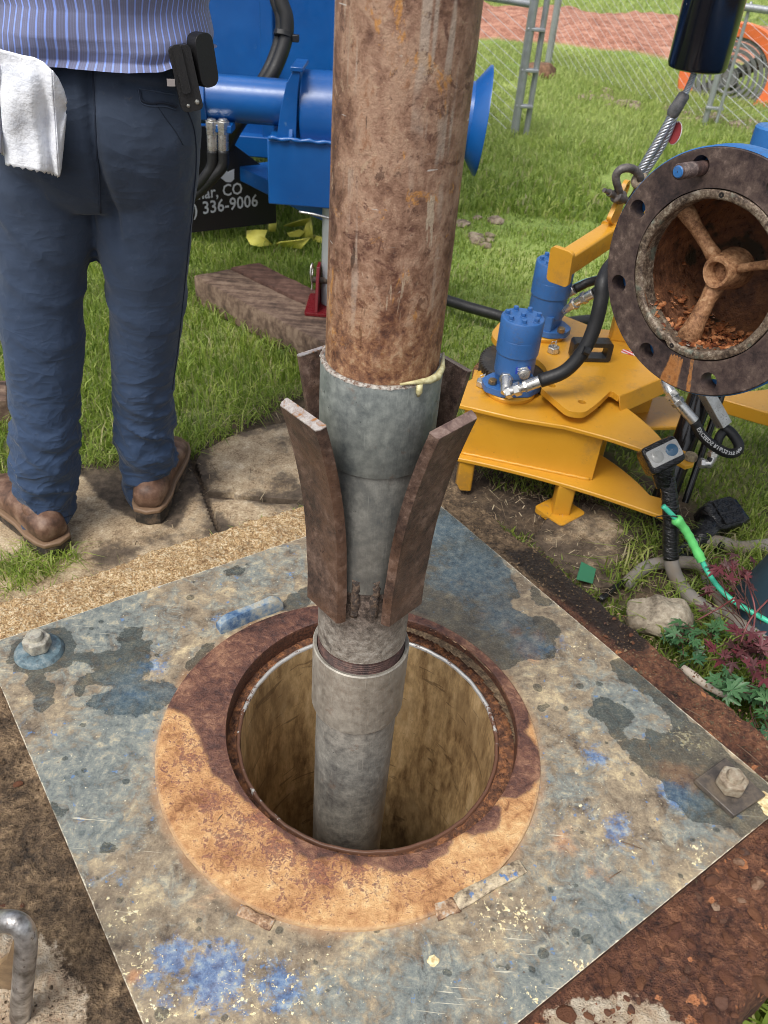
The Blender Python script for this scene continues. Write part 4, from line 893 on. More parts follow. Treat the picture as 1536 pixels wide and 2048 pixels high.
m = Mat('navy_work_cloth'); n1 = m.noise(5, 5, .6); n2 = m.noise(60, 5, .7); wv = m.noise(700, 2, .5, vec=m.map(scale=(1, 1, .25)))
zf = m.ss(m.xyz(2), .75, .0)  # lower legs mixed bluer: the light on them is put into the colour
c = m.mix(m.ss(n1, .35, .7), (.020, .033, .060), (.030, .047, .082)); c = m.mix(m.mul(zf, .75), c, (.023, .052, .118))
c = m.mix(m.ss(n2, .55, .75, 0, .35), c, (.065, .085, .13)); c = m.mix(m.ss(m.noise(14, 6, .7, seed=8), .66, .74, 0, .5), c, (.10, .085, .07))
def ridge(sc, rot, seed, s3=(1, 1, 1)):
    q = m.noise(sc, 2, .5, vec=m.map(scale=s3, rot=rot), seed=seed, dist=.4); return m.m('POWER', m.m('SUBTRACT', 1, m.m('ABSOLUTE', m.mul(m.m('SUBTRACT', q, .5), 5)), clamp=True), 2)
lowm = m.ss(m.xyz(2), .42, .05, .25, 1); cre = m.mul(m.add(m.add(ridge(7, (0, .6, 0), 3, (1, 1, 1.7)), ridge(9, (0, -.7, 0), 8, (1, 1, 1.8))), m.mul(ridge(20, (0, .3, 0), 5, (1, 1, 1.5)), .4)), lowm)
MAT_NAVY = m.done(c, .85, 0, m.bump(cre, .38, .009, m.bump(m.add(m.mul(wv, .35), n2), .3, .0012)), Sheen_Weight=.1)
tr_ = MB().build('trousers', MAT_NAVY, per, smooth=180, me=me)
from mathutils.bvhtree import BVHTree
_bv = BVHTree.FromPolygons([tuple(v_) for v_ in Vc], [tuple(p_.vertices) for p_ in me.polygons])
def on_cloth(x_, y_, lift=.0006):
    d = _ray(x_, y_); d = d/np.linalg.norm(d); h = _bv.ray_cast(Vector(CP), Vector(d))
    return None if h[0] is None else np.array(h[0])+np.array(h[1])*lift
def seam_line(P, r, mat, name='seam', lift=.0006, n=10):
    Q = [on_cloth(*p_[:2], lift) for p_ in smooth_path([(a_[0], a_[1], 0) for a_ in P], n)]; Q = [q_ for q_ in Q if q_ is not None]
    b = MB(); b.tube(Q, r, 6); return b.build(name, mat, tr_, smooth=180)
MAT_SEAM = Mat('navy_seam').done((.013, .021, .040), .9); MAT_SEAML = Mat('navy_stitch').done((.045, .065, .105), .9)
seam_line([(186, 140), (190, 210), (193, 280), (197, 350), (201, 425)], .0018, MAT_SEAM)
seam_line([(280, 183), (284, 200), (300, 206), (325, 205), (345, 210), (352, 214)], .0022, MAT_SEAM, 'pocket_welt')
seam_line([(278, 178), (300, 181), (325, 186), (350, 190)], .0012, MAT_SEAML, 'pocket_welt')
seam_line([(276, 178), (279, 190), (282, 205), (300, 212), (330, 213), (352, 220)], .0010, MAT_SEAML, 'pocket_welt')
seam_line([(310, 205), (330, 235), (350, 262), (366, 290)], .0007, MAT_SEAM, n=8)
seam_line([(372, 215), (388, 260), (392, 320), (386, 400), (376, 500), (366, 600), (355, 700), (344, 780)], .0011, MAT_SEAM)
seam_line([(46, 1030), (80, 1038), (115, 1038), (145, 1030)], .0011, MAT_SEAM, 'hem_stitch')
seam_line([(264, 990), (290, 996), (315, 992), (333, 975)], .0011, MAT_SEAM, 'hem_stitch')

# boots
m = Mat('brown_boot_leather'); n1 = m.noise(28, 5, .65); n2 = m.noise(160, 4, .6)
c = m.ramp(n1, [(.35, (.060, .030, .018)), (.5, (.135, .070, .044)), (.66, (.24, .15, .10))]); c = m.mix(m.ss(m.xyz(2), -.09, -.17, 0, .5), c, (.26, .19, .13))
MAT_BOOT = m.done(c, .55, 0, m.bump(m.add(n1, n2), .3, .003))
MAT_WELT = Mat('boot_welt').done((.20, .125, .075), .6); MAT_SOLE = rustm('muddy_sole', (.035, .028, .022), (.13, .09, .06), (.018, .015, .012), 40, .85, .8)
def boot(heel, d, base):
    d = np.array(d, float); d /= np.linalg.norm(d); s_ = np.array([d[1], -d[0]])
    M = np.eye(4); M[:2, 0] = d; M[:2, 1] = [-d[1], d[0]]; M[:3, 3] = (heel[0], heel[1], base)
    st = [(-.004, .030, .030), (.02, .037, .040), (.06, .042, .046), (.11, .040, .044), (.16, .046, .050), (.21, .052, .054), (.25, .050, .052), (.28, .038, .042), (.298, .016, .020)]
    b = MB(); n = 20; V = []
    top = [.088, .098, .102, .100, .098, .086, .074, .062, .052]
    for (x_, w_, w2), tp in zip(st, top):
        for j in range(n):
            a = 2*pi*j/n; yy_ = abs(cos(a))**.62*np.sign(cos(a)); zz_ = abs(sin(a))**.62*np.sign(sin(a)); prof = (1-max(0, zz_)**2*.45 if tp < .12 else 1-max(0, zz_)*.16)
            V.append((x_, w_*yy_*prof, .036+(tp-.036)*(.5+.5*zz_)))
    k = len(st); b.add(ap(M, V), [(i*n+j, i*n+(j+1) % n, (i+1)*n+(j+1) % n, (i+1)*n+j) for i in range(k-1) for j in range(n)]+[tuple(range(n))[::-1], tuple((k-1)*n+j for j in range(n))])
    # shaft
    V = []
    for i, (z_, cx, rx, ry) in enumerate(((.05, .060, .044, .036), (.07, .064, .042, .036), (.09, .068, .036, .032), (.10, .070, .030, .028), (.11, .072, .020, .020))):
        V += [(cx+rx*cos(2*pi*j/n), ry*sin(2*pi*j/n), z_) for j in range(n)]
    b.add(ap(M, V), [(i*n+j, i*n+(j+1) % n, (i+1)*n+(j+1) % n, (i+1)*n+j) for i in range(4) for j in range(n)]+[tuple(range(n))[::-1], tuple(4*n+j for j in range(n))])
    bt = b.build('boot', MAT_BOOT, per, smooth=180); sm = bt.modifiers.new('sub', 'SUBSURF'); sm.levels = sm.render_levels = 1
    out = [(x_, w2*.96) for x_, w_, w2 in st]; ol = [(-.014, 0)]+[(x_, w) for x_, w in out]+[(.308, 0)]+[(x_, -w) for x_, w in out[::-1]]
    b = MB(); b.poly([(p[0]*1.01, p[1]*1.06) for p in ol], (), .031, .042, M); b.build('welt', MAT_WELT, bt, smooth=40, bevel=.003)
    sl = [p for p in ol]; b = MB(); hl = [(-.012, 0), (-.004, .030), (.03, .040), (.085, .042), (.085, -.042), (.03, -.040), (-.004, -.030)]
    b.poly(hl, (), 0, .031, M); b.poly([(.10, .038)]+[p for p in ol if p[0] > .1 and p[1] > 0]+[(.308, 0)]+[p for p in ol if p[0] > .1 and p[1] < 0]+[(.10, -.038)], (), .006, .031, M)
    b.poly([(.08, .036), (.11, .036), (.11, -.036), (.08, -.036)], (), .016, .030, M)
    b.build('sole', MAT_SOLE, bt, smooth=40, bevel=.003)
    # heel counter strap
    
boot(at(120, 1107, G+.012)[:2], (-.74, .67), G+.012)
boot(at(298, 1044, G+.012)[:2], (-.04, 1.0), G+.012)
# belt + shirt
MAT_BLK = paint('black_leather', (.012, .012, .013), .45, .1, ns=40, bmp=.2)
b = MB(); loft(b, [rg(66, -18, 383, 1.51, .62, .92), rg(104, -22, 389, 1.51, .64, .92)], 48); b.build('belt', MAT_BLK, per, smooth=50)
m = Mat('striped_shirt_cloth')
# stripes follow the cloth: u attribute is metres round the body
uu = m.attr('u'); st_ = m.m('FRACT', m.mul(uu, 1/.0178)); d_ = m.m('ABSOLUTE', m.m('SUBTRACT', st_, .5)); line = m.ss(d_, .13, .085); th = m.ss(m.m('ABSOLUTE', m.m('SUBTRACT', m.m('FRACT', m.mul(uu, 1/.00445)), .5)), .3, .1, 0, .28)
n1 = m.noise(8, 4, .6); base = m.mix(m.ss(n1, .35, .65), (.125, .13, .215), (.155, .165, .265)); base = m.mix(th, base, (.20, .23, .42))
c = m.mix(line, base, (.23, .33, .78)); MAT_SHIRT = m.done(c, .8, 0, m.bump(m.add(m.noise(500, 2), m.mul(m.noise(30, 3), .8)), .2, .002), Sheen_Weight=.2)
SR = [(0, 108, -34, 404, .66), (1, 92, -36, 408, .68), (2, 74, -37, 414, .70), (3, 52, -40, 415, .71), (4, 26, -40, 411, .70), (5, 0, -40, 409, .69)]
rings = [rg(py, xl, xr, 1.51, dp, .90) for _, py, xl, xr, dp in SR]
zt_ = rings[-1][2]; cx = rings[-1][0]
rings += [(cx, 1.51, zt_+.08, .212, .145, .9), (cx, 1.52, zt_+.18, .215, .148, .9), (cx, 1.53, zt_+.28, .222, .145, .9), (cx, 1.54, zt_+.37, .225, .135, .9), (cx, 1.55, zt_+.44, .205, .115, .95), (cx, 1.56, zt_+.485, .145, .09, 1), (cx, 1.565, zt_+.51, .085, .075, 1), (cx, 1.565, zt_+.545, .066, .064, 1)]
n = 120; V = []; UU = []; rr2 = []
for i in range(len(rings)-1):   # densify
    k = 6 if i < 6 else 3
    for t in range(k): rr2.append([a+(c_-a)*t/k for a, c_ in zip(rings[i], rings[i+1])])
rr2.append(list(rings[-1]))
base_c = .44*2.6
for i, r in enumerate(rr2):
    cx_, cy_, z_, rx, ry, pw = r[:6]
    for j in range(n):
        a = 2*pi*j/n; ca, sa = cos(a), sin(a); x_ = abs(ca)**pw*np.sign(ca)*rx; y_ = abs(sa)**pw*np.sign(sa)*ry; kk = 1+0
        hem = 0
        if i < 12: # hem curve: rises at the right hip over the phone holster, and to the far left
            w1 = np.clip((x_/rx-.72)/.28, 0, 1); w0 = np.clip((-x_/rx-.50)/.5, 0, 1); hem = (.026*w1+.030*w0)*(1-i/12)
        p = np.array([cx_+x_, cy_+y_, z_+hem])
        fo = .007*vnoise(np.array([[p[0], p[1], p[2]*.7]]), 10, 3)[0]+.0045*sin((p[2]*.9-p[0]*.55)*60+3*vnoise(np.array([p]), 4, 5)[0])*np.clip(1.2-(z_-.80)/.25, 0, 1)+ (.014*max(0, 1-i/5) if x_ > 0 else .008*max(0, 1-i/5))
        fo += .006*sin(a*11+2*z_*9)*max(0, 1-i/10)*(1 if x_ > rx*.45 else .4)
        nn = np.array([ca/rx, sa/ry, 0]); nn /= np.linalg.norm(nn); p += nn*fo; V.append(p); UU.append(a*(.27)+.01*vnoise(np.array([p]), 6, 2)[0])
k = len(rr2); F = [(i*n+j, i*n+(j+1) % n, (i+1)*n+(j+1) % n, (i+1)*n+j) for i in range(k-1) for j in range(n)]
b = MB(); b.add(V, F)
# sleeves, arms bent forward in front of the body
arms = MB(); hands = MB()
for s_ in (-1, 1):
    sh = np.array([cx+s_*.185, 1.54, zt_+.44]); el = np.array([cx+s_*.25, 1.62, zt_+.17]); wr = np.array([cx+s_*.12, 1.86, zt_+.13]); md = sh*.5+el*.5+np.array([s_*.012, 0, 0])
    b.tube([sh-np.array([s_*.05, 0, -.01]), sh, md, el*.85+sh*.15, el, el*.8+wr*.2], [.060, .074, .066, .060, .058, .056], 24); 
    arms.tube([el*.9+sh*.1, el*.7+wr*.3, el*.3+wr*.7, wr], [.046, .045, .034, .027], 16)
    f = (wr-el)/np.linalg.norm(wr-el); side = np.cross(f, [0, 0, 1]); side /= np.linalg.norm(side)
    hands.tube([wr-f*.02, wr+f*.02, wr+f*.055, wr+f*.09], [.026, .034, .041, .036], 14, x=side, sq=.5)
    for q in range(4):
        o_ = wr+f*.085+side*(-.030+.02*q); L = (.07, .078, .074, .058)[q]; hands.tube([o_-f*.02, o_+f*L*.45+np.array([0, 0, .004]), o_+f*L*.8-np.array([0, 0, .012]), o_+f*L*.85-np.array([0, 0, .034])], [.0095, .009, .008, .0065], 8)
    th = wr+f*.03-s_*side*.0; ds = side*(-s_)*.0; tdir = side*(1 if np.dot(side, [s_, 0, 0]) < 0 else -1)
    hands.tube([th, th+tdir*.035+f*.02, th+tdir*.05+f*.05, th+tdir*.045+f*.08], [.013, .012, .0105, .008], 8)
uw = np.zeros(b.nv); uw[:len(UU)] = UU; vv_ = np.concatenate(b.v); uw[len(UU):] = vv_[len(UU):, 1]*1.0+vv_[len(UU):, 2]*.3
b.at = {'u': uw}; b.build('shirt', MAT_SHIRT, per, smooth=180)
MAT_SKIN = Mat('skin').done((.42, .24, .17), .55, Subsurface_Weight=.08, Subsurface_Radius=(.01, .004, .002))
hb = MB(); HC = np.array([cx, 1.585, zt_+.66])
loft(hb, [(HC[0], HC[1]+dy, HC[2]+z_, rx, ry) for z_, rx, ry, dy in ((-.125, .035, .035, .045), (-.105, .052, .062, .03), (-.07, .064, .084, .012), (-.03, .072, .095, .002), (.01, .077, .100, -.003), (.05, .077, .099, -.006), (.085, .066, .086, -.008), (.108, .042, .056, -.01), (.117, .01, .014, -.01))], 28)
loft(hb, [(HC[0], HC[1]-.02, HC[2]-.19, .062, .064), (HC[0], HC[1]-.018, HC[2]-.13, .058, .06), (HC[0], HC[1]-.014, HC[2]-.07, .056, .06)], 24)
hb.tube([HC+np.array([0, .098, .012]), HC+np.array([0, .112, -.012]), HC+np.array([0, .118, -.032]), HC+np.array([0, .098, -.04])], [.008, .010, .014, .008], 10)
for s_ in (-1, 1): loft(hb, [(HC[0]+s_*(.080), HC[1]-.004, HC[2]-.005+z_, .008, w_) for z_, w_ in ((-.035, .006), (-.02, .014), (0, .019), (.018, .019), (.03, .010))], 12)
hb.v += arms.v+hands.v; base_n = hb.nv
off0 = hb.nv
for f in arms.f: hb.f.append(tuple(i+off0 for i in f))
off1 = off0+arms.nv
for f in hands.f: hb.f.append(tuple(i+off1 for i in f))
hb.nv = off1+hands.nv
meb = remesh(hb, .0055, 'body', 2); Vb, _ = vcoords(meb); meb.vertices.foreach_set('co', (Vb-np.array(off)).astype(np.float32).ravel())
MB().build('body', MAT_SKIN, per, smooth=180, me=meb)
b = MB(); MAT_HAIR = fabric('grey_brown_hair', (.06, .045, .035), (.14, .11, .09), 60, .8)
loft(b, [(HC[0], HC[1]-.012+dy, HC[2]+z_, rx, ry) for z_, rx, ry, dy in ((-.075, .066, .074, -.012), (-.03, .077, .090, -.008), (.02, .083, .096, -.006), (.06, .082, .098, -.004), (.095, .070, .086, -.002), (.118, .045, .058, 0), (.127, .012, .015, 0))], 28)
b.build('hair', MAT_HAIR, per, smooth=180)
b = MB()
for s_ in (-1, 1): b.lathe([(.0005, .0128), (.006, .0115), (.0105, .007), (.012, 0)], 14, fr(HC+np.array([s_*.031, .083, .012]), (0, 1, 0)))
b.build('eyes', Mat('eye_white').done((.5, .5, .5), .2), per, smooth=180)
b = MB(); b.tube([HC+np.array([x_, .093-abs(x_)*.35, -.068]) for x_ in (-.024, -.012, 0, .012, .024)], [.002, .005, .0055, .005, .002], 8, sq=.6); b.build('mouth', Mat('lips').done((.36, .15, .12), .5), per, smooth=180)
# phone holster clipped at the right hip
hp = aty(385, 145, 1.46); ho = thing('phone_holster', tuple(hp), 'black leather phone holster clipped at the right hip of the man', 'holster')
MH = fr(aty(371, 158, 1.425), (.35, -.93, .05), (.93, .35, .16))
MH2 = fr(aty(398, 122, 1.45), (.80, -.6, .05), (.6, .8, .1))
b = MB(); b.poly(rrect(-.017, -.045, .017, .048, .008), (), -.012, .012, MH); b.build('case', MAT_BLK, ho, smooth=40, bevel=.005, seg=3)
b = MB(); b.poly(rrect(-.016, -.036, .020, .040, .014), (), -.006, .018, MH2); b.build('flap', MAT_BLK, ho, smooth=40, bevel=.009, seg=3)
b = MB(); b.lathe([(.0001, .002), (.003, .0015), (.004, 0)], 16, MH @ fr((.009, -.033, .012))); b.lathe([(.0001, .002), (.0022, .0015), (.003, 0)], 16, MH @ fr((-.006, -.036, .012))); b.build('snap_button', metalm('snap', (.6, .6, .55), .3), ho, smooth=40)
b = MB(); b.poly(rrect(-.007, -.018, .007, .050, .004), (), .012, .017, MH @ fr((-.004, 0, 0))); b.build('belt_clip', MAT_BLK, ho, smooth=40, bevel=.003)
# trouser belt loop tag
b = MB(); b.poly([(-.006, -.005), (.006, -.005), (.006, .005), (-.006, .005)], (), 0, .002, fr(aty(342, 165, 1.378), (.25, -1, 0), (1, .25, 0))); b.build('brand_tab', Mat('pocket_tab').done((.30, .27, .26), .7), per, smooth=0)
# white paper towel hanging from the waistband
YT = 1.355
def towel_piece(cols, y0, seed, nu=26, nv=34):
    # cols: list of (x_top, y_top, x_bot, y_bot) px
    cols = np.array(cols, float); b = MB()
    def fn(u, v):
        i = u*(len(cols)-1); k = min(int(i), len(cols)-2); t = i-k; c_ = cols[k]*(1-t)+cols[k+1]*t
        bulge = 9*sin(pi*min(1, v*1.3))*(u > .5)*(u-.5)*2*0
        X_ = c_[0]+(c_[2]-c_[0])*v; Y_ = c_[1]+(c_[3]-c_[1])*v
        d = .012*sin(u*7+seed)*(.3+v)+.006*sin(v*9+u*4)+.02*v*v-.005
        if v > .985: Y_ += 3*sin(u*60)
        return aty(X_, Y_, y0-.012+d*.8-.006*sin(u*15)*v)
    b.grid(nu, nv, fn); return b
MAT_TOW = Mat('white_paper_towel'); m = MAT_TOW; n1 = m.noise(90, 4, .6); n2 = m.noise(22, 4, .6); MAT_TOW = m.done(m.mix(m.ss(n2, .4, .7), (.80, .82, .86), (.66, .69, .76)), .85, 0, m.bump(m.add(m.mul(n2, 2), n1), .6, .004))
tw = thing('paper_towel', tuple(aty(50, 110, YT)), 'white paper towel hanging out of the back waistband of the man', 'towel')
b = towel_piece([(-42, 92, -46, 305), (-5, 95, -8, 300), (14, 103, 13, 312)], YT+.012, 1.0); o_ = b.build('towel_sheet', MAT_TOW, tw, smooth=180); o_.modifiers.new('sol', 'SOLIDIFY').thickness = .0015
b = towel_piece([(-6, 97, 12, 329), (20, 103, 40, 335), (46, 110, 70, 341), (68, 114, 92, 345), (88, 124, 108, 349), (104, 140, 118, 353)], YT, 2.4); 
V = np.concatenate(b.v); b.v = [V]
o_ = b.build('towel_sheet', MAT_TOW, tw, smooth=180); o_.modifiers.new('sol', 'SOLIDIFY').thickness = .0015
b = MB(); Pq = [(104, 140, 118, 353), (116, 156, 121, 340), (126, 178, 126, 290), (133, 203, 131, 236)]
cols = np.array(Pq, float)
def fn(u, v):
    i = u*3; k = min(int(i), 2); t = i-k; c_ = cols[k]*(1-t)+cols[k+1]*t
    return aty(c_[0]+(c_[2]-c_[0])*v, c_[1]+(c_[3]-c_[1])*v, YT-.012+.8*(.012*sin(7+2.4)*(.3+v)+.006*sin(v*9+4)+.02*v*v-.005)-.006*sin(15)*v+u*.02)
b.grid(12, 30, fn); o_ = b.build('towel_sheet', MAT_TOW, tw, smooth=180); o_.modifiers.new('sol', 'SOLIDIFY').thickness = .0015
# ================================================================== YELLOW HYDRAULIC TONG
YEL = (.62, .30, .022)
def yellow():
    m = Mat('yellow_enamel'); n1 = m.noise(9, 4, .6); n2 = m.noise(140, 4, .7); n3 = m.noise(40, 6, .75, seed=3)
    c = m.mix(m.ss(n1, .35, .7, 0, .5), YEL, (.68, .35, .035)); c = m.mix(m.ss(n2, .66, .70, 0, .45), c, (.75, .50, .14)); c = m.mix(m.ss(n3, .62, .70, 0, .55), c, (.30, .16, .05)); c = m.mix(m.ss(m.noise(7, 8, .8, seed=9), .52, .66, 0, .5), c, (.34, .19, .06)); c = m.mix(m.ss(m.noise(85, 4, .7, seed=12), .70, .72, 0, .8), c, (.07, .05, .04))
    return m.done(c, m.ss(n2, .3, .7, .30, .48), 0, m.bump(m.noise(60, 3), .08, .002), Coat_Weight=.25, Coat_Roughness=.25)
MAT_YEL = yellow()
MAT_BLUE = paint('motor_blue', (.035, .13, .36), .38, .45, (.10, .10, .10), 22, bmp=.25)
MAT_ZN = metalm('zinc_fitting', (.62, .61, .58), .28, .85, 22, .22)
MAT_HOSE = paint('black_rubber_hose', (.012, .012, .013), .5, .25, (.06, .055, .05), 30, bmp=.15)
tong = thing('hydraulic_tong', tuple(at(1120, 1030, G)), 'yellow hydraulic pipe tong with two blue motors standing on short legs beyond the plinth', 'pipe tong')
ZB, ZT, ZU = -.068, .075, .112
# bottom plate
def wpoly(pts, z, r=.01, n=4): return round_poly([tuple(p[:2]) for p in ats(pts, z)], r, n)
def arc_between(a, b, bul, n=8):
    a, b = np.array(a, float), np.array(b, float); e = b-a; nn = np.array([-e[1], e[0]]); return [tuple(a+e*t+nn*bul*4*t*(1-t)) for t in np.linspace(0, 1, n)]
bp = [tuple(p[:2]) for p in ats([(905, 912)], ZB)] 
P_ = lambda x, y, z=ZB: tuple(at(x, y, z)[:2])
bot = [P_(898, 912)] + arc_between(P_(905, 914), P_(1300, 1024), .035, 12) + [P_(1335, 1035), P_(1356, 1028), P_(1352, 1008), P_(1330, 998)] + arc_between(P_(1300, 990), P_(1195, 905), -.05, 8) + [P_(1225, 850), P_(1170, 800), P_(960, 790), P_(925, 830)]
b = MB(); b.poly(bot, (), ZB-.011, ZB); b.build('bottom_plate', MAT_YEL, tong, smooth=40, bevel=.002)
top = [P_(912, 808, ZT), P_(1030, 836, ZT), P_(1130, 852, ZT), P_(1212, 874, ZT)] + arc_between(P_(1225, 878, ZT), P_(1345, 918, ZT), .0, 4) + [P_(1372, 932, ZT), P_(1388, 928, ZT), P_(1391, 915, ZT), P_(1378, 905, ZT)] + arc_between(P_(1330, 885, ZT), P_(1205, 785, ZT), -.06, 9) + [P_(1225, 745, ZT), P_(1120, 720, ZT), P_(990, 735, ZT)] + arc_between(P_(955, 742, ZT), P_(925, 765, ZT), .12, 5)
b = MB(); b.poly(top, [circ(*P_(1193, 812, ZT), .0085, 14)], ZT-.011, ZT); b.build('top_plate', MAT_YEL, tong, smooth=40, bevel=.002)
# walls
def wall(pa, pb, name='side_wall', z0=ZB, z1=ZT-.011, th=.010):
    a, c = np.array(pa), np.array(pb); e = (c-a)/np.linalg.norm(c-a); nn = np.array([-e[1], e[0]])*th
    b = MB(); b.poly([tuple(a), tuple(c), tuple(c+nn), tuple(a+nn)], (), z0, z1); b.build(name, MAT_YEL, tong, smooth=40, bevel=.001)
W0, W1, W2 = np.array(P_(913, 908)), np.array(P_(1045, 930)), np.array(P_(1187, 966))
W0 = W0+np.array([.006, .008]); W1 = W1+np.array([0, .012]); W2 = W2+np.array([-.002, .012])
wall(W0, W2); wall(W2, W2+np.array([.035, .15])); wall(W2+np.array([.035, .15]), W2+np.array([.0, .30])); wall(W0+np.array([.03, .2]), W0)
b = MB()
for a, c in ((W0, W2),):
    for z_, o in ((ZB+.002, -.002), (ZT-.013, -.002)):
        b.tube([(a[0]+(c[0]-a[0])*t, a[1]+(c[1]-a[1])*t+o, z_+.0006*sin(t*60)) for t in np.linspace(0.02, .98, 30)], .0042, 6)
b.build('weld_seam', MAT_YEL, tong, smooth=180)['kind'] = 'stuff'
# legs
for px_, py_, pad in (((927, 990), None, False), ((1122, 1028), None, True), ((1190, 880), None, True)):
    pass
def leg(c, pad, w=.036):
    b = MB(); b.poly(rrect(c[0]-w/2, c[1]-w/2, c[0]+w/2, c[1]+w/2, .006), (), G+.012, ZB-.011); l = b.build('leg', MAT_YEL, tong, smooth=40, bevel=.001)
    if pad:
        b = MB(); M = fr((c[0], c[1], G), (0, 0, 1), (cos(.72), sin(.72), 0)); b.poly(rrect(-.047, -.047, .047, .047, .012), (), .002, .016, M); b.build('foot_pad', MAT_YEL, l, smooth=40, bevel=.003)
c1 = at(1120, 1020, G+.015); leg(c1, True, .044); c2 = at(930, 985, G); leg((c2[0]-.006, c2[1]+.012), False, .040); c3 = at(1190, 930, G); leg((c3[0], c3[1]+.05), False, .05); leg((.29, 2.15), True, .04)
# upper hinged gear plate (carries the rear motor)
up = round_poly([P_(980, 668, ZU), P_(1003, 640, ZU), P_(1080, 612, ZU), P_(1130, 632, ZU), P_(1212, 664, ZU), P_(1300, 640, ZU), P_(1420, 760, ZU), P_(1330, 752, ZU), P_(1238, 792, ZU), P_(1222, 780, ZU), P_(1196, 806, ZU), P_(1168, 826, ZU), P_(1136, 822, ZU), P_(1082, 776, ZU), P_(1098, 742, ZU), P_(1075, 716, ZU), P_(1010, 700, ZU)], [.03, .03, .03, .03, .05, .03, .02, .02, .006, .02, .03, .03, .04, .01, .05, .05, .03], 6)
b = MB(); b.poly(up, [circ(*P_(1104, 771, ZU), .0095, 16), circ(*P_(1164, 804, ZU), .0095, 16)], ZU-.016, ZU); b.build('upper_plate', MAT_YEL, tong, smooth=40, bevel=.002)
fl = [P_(1336, 752, ZU), P_(1420, 760, ZU)]
a, c = np.array(P_(1238, 792, ZU)), np.array(P_(1345, 748, ZU)); d = c-a; d /= np.linalg.norm(d)
b = MB(); b.add([(a[0], a[1], ZU), (c[0], c[1], ZU), (c[0]+.01, c[1]-.004, ZU-.045), (a[0]+.012, a[1]-.01, ZU-.045), (a[0], a[1]+.01, ZU-.002), (c[0], c[1]+.01, ZU-.002), (c[0]+.01, c[1]+.006, ZU-.045), (a[0]+.012, a[1]+.0, ZU-.045)], [(3, 2, 1, 0), (4, 5, 6, 7), (0, 1, 5, 4), (7, 6, 2, 3), (0, 4, 7, 3), (1, 2, 6, 5)]); b.build('plate_flange', MAT_YEL, tong, smooth=30, bevel=.002)
# rear body below the upper plate, seen in the gap on the right
b = MB(); b.box((.60, 1.98, .02), (.20, .05, .13), rz=.25); b.box((.66, 1.98, -.05), (.34, .16, .012), rz=.2); b.build('rear_box', MAT_YEL, tong, smooth=30, bevel=.003)
b = MB(); b.poly([P_(1440, 800, 0), P_(1536, 790, 0), P_(1620, 800, 0), P_(1620, 860, 0), P_(1520, 835, 0), P_(1430, 808, 0)], (), -.02, .02); b.build('rear_arm', MAT_YEL, tong, smooth=30, bevel=.003)
# gears
m = MAT_GEAR = rustm('gear_rust', (.12, .06, .03), (.28, .13, .05), (.04, .028, .022), 30, .6, .3)
MAT_DKG = rustm('dark_gear', (.03, .026, .022), (.06, .05, .04), (.015, .013, .012), 40, .5, .3)
def gear(c, z0, z1, r, nt, mat, name='gear'):
    b = MB(); P = []
    for i in range(nt):
        a = 2*pi*i/nt; P += [(c[0]+rr_*cos(a+q*2*pi/nt), c[1]+rr_*sin(a+q*2*pi/nt)) for rr_, q in ((r, 0), (r, .3), (r-.007, .5), (r-.007, .8))]
    b.poly(P, (), z0, z1); return b.build(name, mat, tong, smooth=30)
gc = (.345, 1.945)
gear(gc, -.06, .0, .150, 90, MAT_GEAR); gear(gc, .004, .05, .142, 80, MAT_GEAR); gear(gc, .057, .094, .128, 70, MAT_DKG)
# motors
def motor(c, zb, rot, name='hydraulic_motor', big=1.0):
    mo = MB(); M0 = fr((c[0], c[1], zb), (0, 0, 1), (cos(rot), sin(rot), 0)); r = .0515*big
    mo.lathe([(0.001, .056), (r-.004, .056), (r-.003, .060), (r-.003, .108), (r, .112), (r, .150), (r-.0008, .151), (r, .152), (r, .196), (r-.002, .199), (.001, .199)], 40, M0)
    mt = mo.build('motor', MAT_BLUE, tong, smooth=35, bevel=.0008)
    b = MB(); b.lathe([(.001, 0), (.060, 0), (.062, .003), (.062, .010), (.060, .012), (.001, .012)], 40, fr((c[0], c[1], zb-.004))); b.build('spigot', MAT_YEL, mt, smooth=35)
    b = MB(); b.poly(round_poly([(-.072, -.02), (-.035, -.05), (.035, -.05), (.072, -.02), (.072, .02), (.035, .05), (-.035, .05), (-.072, .02)], .01), (), .010, .026, M0); b.build('mount_flange', MAT_BLUE, mt, smooth=35, bevel=.002)
    b = MB(); b.poly(rrect(-.036, -.045, .036, .040, .006), (), .0262, .066, M0); b.build('port_block', MAT_BLUE, mt, smooth=35, bevel=.003)
    for i in range(8):
        a = 2*pi*i/7; q = (.038*cos(a), .038*sin(a)) if i < 7 else (0, 0)
        b = MB(); b.poly([(q[0]+x_, q[1]+y_) for x_, y_ in hexpts(.0064, i)], (), .2012, .2085, M0); b.lathe([(.001, .2008), (.0082, .2008), (.0085, .1995)], 14, M0 @ fr((q[0], q[1], 0))); b.build('motor_bolt', MAT_BLUE, mt, smooth=30, bevel=.0006)
    return mt, M0
c1 = at(1020, 782, ZT+.004); mt1, M1 = motor(c1, ZT+.004, .18)
c2 = at(1085, 664, ZU+.004); mt2, M2 = motor(c2, ZU+.004, -.5)
